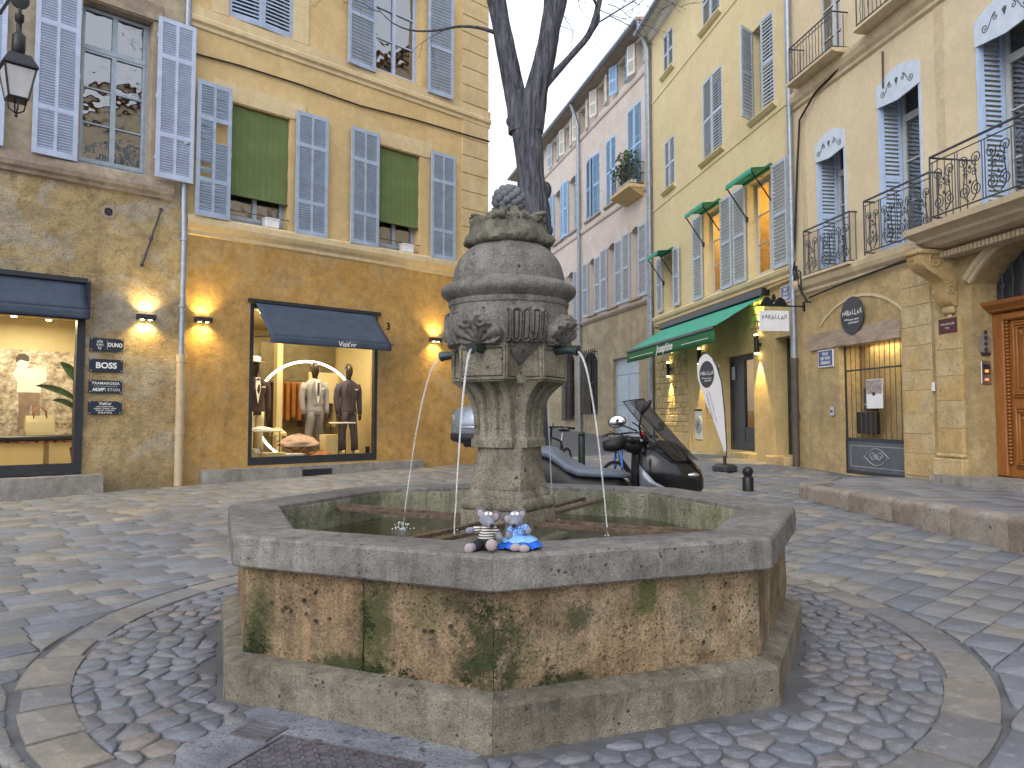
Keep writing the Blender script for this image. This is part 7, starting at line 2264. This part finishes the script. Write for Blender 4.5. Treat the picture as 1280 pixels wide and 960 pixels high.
        for (f0, f1) in (((-.018, -.03, .026), (-.024, -.074, .020)), ((.014, -.03, .024), (.012, -.084, .016))):
            b = MB(); b.tube([f0, f1], [.016, .015], 10); lg = b.build('leg', fur, t, 180)
            b = MB(); b.ell(f1, .0245, .018, .0155, 14, 10); b.build('foot', fur_f, lg, 180)
        for (a0, a1, a2) in (((-.030, .002, .096), (-.044, -.008, .074), (-.048, -.020, .056)), ((.020, .002, .098), (.038, -.014, .088), (.036, -.030, .076))):
            b = MB(); b.tube([a0, tuple((Vector(a0) + Vector(a1)) / 2), a1], [.014, .0165, .015], 10); ar = b.build('sleeve', print_c, t, 180)
            b = MB(); b.tube([a1, a2, tuple(Vector(a2) + (Vector(a2) - Vector(a1)) * .3)], [.0135, .0135, .005], 10); b.build('hand', fur, ar, 180)
    return t
mouse((-.100, 3.425, .829), 0.0, 'grey plush mouse in striped jumper and black shorts on the fountain rim', False)
mouse((.030, 3.45, .829), .12, 'grey plush mouse in a blue dress on the fountain rim', True)

# ------------------------------------------------------------------ scooter
paint = plain('black_scooter_paint', (.008, .008, .01), .18, .1, .1, spec=.6)
grey_p = plain('grey_scooter_paint', (.22, .24, .28), .3, .5, .08)
seat_m = plain('grey_blue_vinyl', (.11, .135, .18), .42, var=.12, bump=.2)
plast = plain('dark_plastic', (.014, .014, .016), .5, var=.15)
rubber = plain('tyre_rubber', (.012, .012, .013), .8, var=.2)
smoke = glass('smoked_screen', (.46, .45, .45), .03, .05)
chrome = plain('mirror_glass', (.85, .88, .92), .06, 1.0, .02)
red_l = plain('red_plastic', (.35, .015, .02), .3)
sco = thing('maxi_scooter', 'black maxi scooter with smoked windscreen and silver top box behind the fountain', 'scooter', (.78, 8.02, G(8.02)), radians(-19))
sco.scale = (1.05, 1.05, 1.0)
def sup(x, zc_, hw, hh, n=20, p=.7, yc=0.0):
    out = []
    for k in range(n):
        a = 2 * pi * k / n; c, s = cos(a), sin(a)
        out.append((x, yc + hw * abs(c) ** p * (1 if c > 0 else -1), zc_ + hh * abs(s) ** p * (1 if s > 0 else -1)))
    return out
def wheel(parent, x, r, w, spokes=5):
    b = MB(); n = 32
    R_ = [[(x + (r - .07 + .07 * cos(t) * 1.0) * cos(2 * pi * k / n), w * sin(t), r + (r - .07 + .07 * cos(t)) * sin(2 * pi * k / n)) for t in [2 * pi * q / 10 for q in range(10)]] for k in range(n)]
    R_.append(R_[0]); b.rings(R_, True, False, False); o = b.build('wheel', rubber, parent, 180)
    b = MB()
    b.tube([(x + (r - .12) * cos(2 * pi * k / 24), 0, r + (r - .12) * sin(2 * pi * k / 24)) for k in range(24)], .025, 8, True)
    for k in range(spokes): a = 2 * pi * k / spokes; b.tube([(x, 0, r), (x + (r - .12) * cos(a), 0, r + (r - .12) * sin(a))], .022, 6)
    b.tube([(x, -w, r), (x, w, r)], .05, 12); b.build('rim', M['steel'], o, 50)
    return o
wheel(sco, .74, .29, .06); wheel(sco, -.70, .28, .07)
b = MB(); b.rings([sup(-1.02, .82, .06, .05), sup(-.95, .80, .13, .10), sup(-.7, .76, .18, .18), sup(-.4, .70, .20, .22), sup(-.25, .64, .215, .21), sup(-.1, .56, .22, .17), sup(.15, .51, .22, .20), sup(.30, .48, .2, .22), sup(.40, .42, .17, .22)]); b.build('rear_body', plast, sco, 180)
b = MB(); b.rings([sup(-.78, .965, .12, .02, p=.45), sup(-.72, .965, .17, .035, p=.45), sup(-.5, .955, .19, .05, p=.45), sup(-.36, .925, .20, .055, p=.45), sup(-.27, .865, .21, .055, p=.45), sup(-.17, .79, .22, .05, p=.45), sup(-.05, .74, .225, .045, p=.45), sup(.12, .73, .225, .04, p=.45), sup(.26, .725, .19, .035, p=.45), sup(.38, .71, .12, .025, p=.45), sup(.44, .70, .05, .01, p=.45)]); b.build('seat', seat_m, sco, 180)
b = MB(); b.rings([sup(.28, .36, .18, .08), sup(.5, .33, .2, .07), sup(.66, .40, .2, .12)]); b.build('floorboard', plast, sco, 180)
b = MB(); b.rings([sup(.50, .85, .17, .10), sup(.52, .80, .26, .22), sup(.58, .76, .31, .30), sup(.68, .76, .32, .29), sup(.80, .75, .29, .25), sup(.92, .73, .24, .20), sup(1.02, .70, .16, .15), sup(1.08, .67, .09, .10), sup(1.10, .65, .03, .05)]); b.build('front_fairing', paint, sco, 180)
stn = [(.56, .765, .30, .29), (.62, .76, .316, .296), (.70, .76, .318, .285), (.80, .75, .293, .253), (.90, .735, .25, .208), (.98, .71, .195, .168)]
for s in (-1, 1):
    b = MB(); R_ = []
    for (x, zc_, hw, hh) in stn:
        row = []
        for k in range(9):
            hi = 8 - 125 * (x - .56); a = radians(-76 + (hi + 76) * k / 8); c_, s2 = cos(a), sin(a)
            row.append((x, s * (hw * abs(c_) ** .7 + .008), zc_ + hh * abs(s2) ** .7 * (1 if s2 > 0 else -1)))
        R_.append(row)
    b.rings(R_, False, False, False); o = b.build('side_panel', grey_p, sco, 180, fix=False); o.modifiers.new('thick', 'SOLIDIFY').thickness = .01
for s in (-1, 1):
    b = MB(); b.ell((.99, s * .13, .74), .09, .06, .028, 12, 8); b.build('headlight', M['steel'], sco, 180)
b = MB(); b.rings([sup(.60, .93, .17, .10), sup(.70, .97, .19, .10), sup(.82, .95, .17, .10), sup(.95, .90, .12, .07)]); b.build('dashboard_cowl', plast, sco, 180)
b = MB(); n, m = 28, 20
def ws_(i, j):
    u = -1 + 2 * i / n; t = j / m
    x = 1.06 - .50 * t ** .9 - .17 * u * u; w = .29 - .07 * t ** 2
    return (x, u * w * (1 - .12 * max(0, t - .85) / .15), .88 + .60 * t - .03 * u * u * t)
b.grid(ws_, n, m); o = b.build('windscreen', smoke, sco, 180, fix=False)
b = MB(); b.tube([ws_(i, m) for i in range(n + 1)] , .006, 5); b.tube([ws_(0, j) for j in range(m + 1)], .006, 5); b.tube([ws_(n, j) for j in range(m + 1)], .006, 5); b.build('screen_edge', plast, o, 180)
b = MB(); b.tube([(.52, -.40, 1.08), (.58, -.2, 1.06), (.62, 0, 1.04), (.58, .2, 1.06), (.52, .40, 1.08)], .018, 8); b.build('handlebar', M['black'], sco, 180)
for s in (-1, 1):
    b = MB(); b.tube([(.50, s * .30, 1.065), (.49, s * .40, 1.08), (.48, s * .45, 1.085)], [.034, .036, .03], 12); b.build('grip', plast, sco, 180)
    b = MB(); b.tube([(.56, s * .28, 1.08), (.60, s * .38, 1.075), (.60, s * .46, 1.07)], .008, 6); b.build('brake_lever', M['steel'], sco, 180)
b = MB(); b.tube([(.58, -.26, 1.08), (.56, -.32, 1.20), (.60, -.40, 1.33)], .009, 6); b.build('mirror_stem', plast, sco, 180)
b = MB(); b.ell((0, 0, 0), .085, .045, .028, 14, 8, Matrix.Translation((.64, -.42, 1.39)) @ Matrix.Rotation(-.95, 4, 'Y')); mr = b.build('mirror', plast, sco, 180)
b = MB(); b.tube([(.58, .26, 1.08), (.48, .36, 1.17), (.36, .45, 1.24)], .009, 6); b.build('mirror_stem', plast, sco, 180)
Mx = Matrix.Translation((.17, .30, 1.245)) @ Matrix.Rotation(-.35, 4, 'Z')
b = MB(); b.ell((0, 0, 0), .095, .028, .068, 16, 10, Matrix.Translation((.20, .46, 1.245)) @ Matrix.Rotation(.08, 4, 'Z') @ Matrix.Rotation(-.15, 4, 'Y')); mr = b.build('mirror', plast, sco, 180)
b = MB(); b.ell((0, -.014, 0), .088, .018, .062, 16, 10, Matrix.Translation((.20, .46, 1.245)) @ Matrix.Rotation(.08, 4, 'Z') @ Matrix.Rotation(-.15, 4, 'Y')); b.build('mirror_face', chrome, mr, 180)
b = MB(); b.tube([(.42, .36, 1.15), (.28, .44, 1.20), (.2, .46, 1.22)], .009, 6); b.build('mirror_stem', plast, sco, 180)
b = MB(); b.ell((.57, -.22, 1.13), .03, .03, .025); b.build('switch_pod', red_l, sco, 180)
b = MB(); b.tube([(.40, -.18, 1.06), (.30, -.24, 1.02), (.22, -.28, 1.01)], [.07, .07, .05], 12); b.tube([(.56, -.1, 1.0), (.44, -.16, 1.03), (.38, -.18, 1.06)], [.1, .08, .07], 12); b.build('hand_muff', plast, sco, 180)
b = MB(); b.tube([(.53, -.05, .98), (.54, -.05, .75), (.56, -.05, .5)], [.09, .11, .12], 12); b.build('leg_shield', plast, sco, 180)
b = MB(); b.tube([(-.35, -.22, .32), (-.6, -.25, .36), (-.95, -.25, .46)], [.05, .075, .07], 12); b.build('exhaust', M['steel'], sco, 180)
b = MB(); b.ell((-1.02, 0, .80), .04, .12, .04); b.build('tail_light', red_l, sco, 180)
tb = MB(); tb.rings([sup(-1.38, 1.22, .16, .10), sup(-1.36, 1.22, .22, .17), sup(-1.25, 1.225, .27, .20), sup(-1.05, 1.225, .28, .20), sup(-.90, 1.22, .26, .19), sup(-.86, 1.22, .18, .12)]); tbx = tb.build('top_box', plain('silver_box_paint', (.30, .34, .40), .22, .6, .06), sco, 180)
b = MB(); b.rings([sup(-1.375, 1.09, .21, .06), sup(-1.25, 1.08, .272, .075), sup(-1.05, 1.08, .284, .075), sup(-.88, 1.08, .25, .06)]); b.build('box_base', plast, tbx, 180)
b = MB(); b.rings([sup(-1.388, 1.19, .20, .022), sup(-1.25, 1.19, .276, .024), sup(-1.05, 1.19, .287, .024), sup(-.89, 1.19, .26, .022)]); b.build('bright_strip', M['steel'], tbx, 180)
b = MB(); b.tube([(-.5, 0, .86), (-.8, 0, .98), (-1.1, 0, 1.02)], .03, 8); b.tube([(-1.3, 0, 1.02), (-.9, 0, 1.02)], .05, 8); b.build('rack', M['black'], sco, 180)
b = MB(); b.tube([(.62, 0, .95), (.72, 0, .5), (.74, 0, .29)], .04, 8); b.build('fork', M['black'], sco, 180)
b = MB(); b.tube([(-.1, .15, .3), (-.16, .26, .02)], .014, 6); b.build('side_stand', M['black'], sco)

# ------------------------------------------------------------------ bicycles
def bicycle(loc, rz, label, col, lock=False, lean=.10):
    t = thing('bicycle', label, 'bicycle', loc, rz, 'bicycles parked behind the fountain'); t.rotation_euler = (lean, 0, rz)
    for x in (.53, -.50):
        b = MB(); b.tube([(x + .325 * cos(2 * pi * k / 40), 0, .34 + .325 * sin(2 * pi * k / 40)) for k in range(40)], .019, 8, True); w = b.build('wheel', rubber, t, 180)
        b = MB(); b.tube([(x + .303 * cos(2 * pi * k / 40), 0, .34 + .303 * sin(2 * pi * k / 40)) for k in range(40)], .008, 6, True)
        for k in range(20): a = 2 * pi * k / 20; b.tube([(x, .02 * (-1) ** k, .34), (x + .303 * cos(a + .2 * (-1) ** k), 0, .34 + .303 * sin(a + .2 * (-1) ** k))], .0018, 3)
        b.tube([(x, -.05, .34), (x, .05, .34)], .018, 8); b.build('rim', M['steel'], w, 60)
    b = MB(); bb = (-.06, 0, .30); st_ = (-.20, 0, .78); hd0 = (.34, 0, .86); hd1 = (.38, 0, .70)
    for (p, q, r) in ((bb, st_, .016), (st_, hd0, .016), (bb, hd1, .02), (hd0, hd1, .02), (bb, (-.50, .05, .34), .011), (bb, (-.50, -.05, .34), .011), (st_, (-.50, .05, .34), .009), (st_, (-.50, -.05, .34), .009)): b.tube([p, q], r, 8)
    b.build('frame', col, t, 60)
    b = MB()
    for s in (-1, 1): b.tube([hd1, (.42, s * .05, .62), (.53, s * .055, .34)], .012, 8)
    b.build('fork', col, t, 60)
    b = MB(); b.tube([(.34, 0, .86), (.32, 0, .97), (.36, 0, 1.0)], .015, 8); b.tube([(.30, -.30, 1.0), (.36, -.15, 1.01), (.37, 0, 1.0), (.36, .15, 1.01), (.30, .30, 1.0)], .012, 8); b.build('handlebar', M['black'], t, 180)
    for s in (-1, 1):
        b = MB(); b.tube([(.31, s * .24, 1.0), (.28, s * .33, .995)], .018, 8); b.build('grip', plast, t, 180)
        b = MB(); b.tube([(.38, s * .2, 1.0), (.41, s * .27, .985)], .006, 5); b.build('brake_lever', M['steel'], t)
    b = MB(); b.tube([(.37, -.05, 1.0), (.5, -.06, 1.04), (.52, -.04, .9), (.45, 0, .7)], .004, 5); b.tube([(.37, .05, 1.0), (.48, .07, 1.06), (.5, .04, .92), (.42, 0, .72)], .004, 5); b.build('brake_cable', M['cable'], t, 180)
    b = MB(); b.tube([st_, (-.235, 0, .92)], .013, 8); b.build('seat_post', M['steel'], t)
    b = MB(); b.rings([sup(-.38, .945, .06, .02), sup(-.33, .95, .085, .028), sup(-.22, .95, .06, .025), sup(-.12, .95, .025, .018), sup(-.08, .945, .012, .01)]); b.build('saddle', plast, t, 180)
    b = MB(); b.tube([(-.06, -.06, .30), (-.06, -.075, .13)], .01, 6); b.tube([(-.06, .06, .30), (-.06, .075, .47)], .01, 6); b.cbox(-.11, -.01, -.14, -.07, .115, .14, .005); b.cbox(-.11, -.01, .07, .14, .455, .48, .005)
    b.tube([(-.06 + .09 * cos(2 * pi * k / 20), -.05, .30 + .09 * sin(2 * pi * k / 20)) for k in range(20)], .006, 5, True); b.build('crankset', M['steel'], t, 60)
    if lock:
        b = MB(); b.tube([(.40, -.05, .80), (.43, -.06, .66), (.42, -.08, .5), (.38, -.06, .36), (.41, .02, .40), (.43, .05, .6), (.41, .03, .78)], .014, 8, True); b.build('cable_lock', plain('blue_lock', (.02, .16, .55), .4), t, 180)
    return t
bicycle((1.62, 9.75, G(9.75) + .01), radians(226), 'dark city bicycle with a blue cable lock behind the scooter seat', M['charcoal'], True, .06)
bicycle((.62, 11.3, G(11.3) + .01), radians(250), 'dark bicycle parked by the slim bollard behind the pillar', M['black'], False, -.05)

# ------------------------------------------------------------------ bollards
bo = thing('bollard', 'tall slim dark green bollard by the bicycles', 'bollard', (at(727, 560, 12.0).x, 12.0, G(12.0)), 0, 'bollards')
b = MB(); b.lathe([(.055, -.05), (.055, .82), (.05, .83), (.05, .845), (.056, .85), (.056, .87), (.03, .90), (.01, .905)], 18); b.build('post', plain('bollard_green', (.012, .028, .026), .4, var=.2), bo, 50)
bo = thing('bollard', 'short black ball headed bollard before the feather banner', 'bollard', (at(935, 612, 12.0).x, 12.0, G(12.0)), 0, 'bollards')
b = MB(); b.lathe([(.085, -.05), (.085, .20), (.075, .215), (.06, .225), (.06, .24), (.075, .26), (.083, .295), (.075, .335), (.05, .36), (.01, .372)], 20); b.build('post', M['black'], bo, 50)

# ------------------------------------------------------------------ feather banner
BX, BY = at(906, 585, 15.0).x, 15.0
bn = thing('feather_banner', 'white teardrop banner with black round logo on a weighted foot', 'banner', (BX, BY, G(BY)), radians(-72))
pf_ = [(906, 566), (907.5, 560), (905.5, 515), (902, 477), (896, 457), (890.5, 446.5), (885, 441.7), (880, 442.5), (876, 447), (872, 458), (872.4, 471.7), (878, 490), (884, 508), (891.7, 526.7), (899, 548), (904, 563)]
def bl(p):
    # undo the foreshortening of the turned cloth
    th = radians(-72); c, s = cos(th), sin(th)
    k = (p[0] - 640) / FPX
    x = (k * BY - BX) / (c - k * s)
    Yp = BY + x * s
    return (x, at(p[0], p[1], Yp).z - G(BY))
poly = [bl(p) for p in pf_]
b = MB(); cxm = sum(p[0] for p in poly) / len(poly); czm = sum(p[1] for p in poly) / len(poly)
b.prism(poly, -.004, .004); b.build('cloth', plain('white_banner_cloth', (.74, .75, .80), .8, var=.04), bn)
b = MB(); b.tube([(p[0], 0, p[1]) for p in [(.0, .02)] + poly[1:9]], .011, 6); b.build('pole', M['charcoal'], bn, 180)
b = MB()
b.rings([[(sx * w, sy * d, z) for (sx, sy) in ((-1, -.6), (-.6, -1), (.6, -1), (1, -.6), (1, .6), (.6, 1), (-.6, 1), (-1, .6))] for (w, d, z) in ((.20, .16, 0), (.23, .19, .02), (.23, .19, .10), (.18, .14, .14))]); b.tube([(0, 0, .14), (0, 0, .3)], .03, 10); b.build('weighted_foot', M['charcoal'], bn, 40)
cc = bl((884, 468)); rc_ = .27
for sgn in (-1,):
    b = MB(); pts = [(cc[0] + rc_ * cos(2 * pi * k / 40), sgn * .006, cc[1] + rc_ * sin(2 * pi * k / 40)) for k in range(40)]; b.add(pts, [tuple(range(40))]); lg = b.build('logo_disc', M['charcoal'], bn, fix=False)
parallax(lg, cc[0], -.008, cc[1] + .02, .10, M['white'])
tl = bl((888, 508))
text(bn, 'lunettes parallax', .085, M['charcoal'], (tl[0] - .02, -.006, tl[1]), rot=(0, radians(68), 0), sx=1.0)
text(bn, 'opticien créateur à Aix', .07, M['charcoal'], (tl[0] + .09, -.006, tl[1]), rot=(0, radians(68), 0))
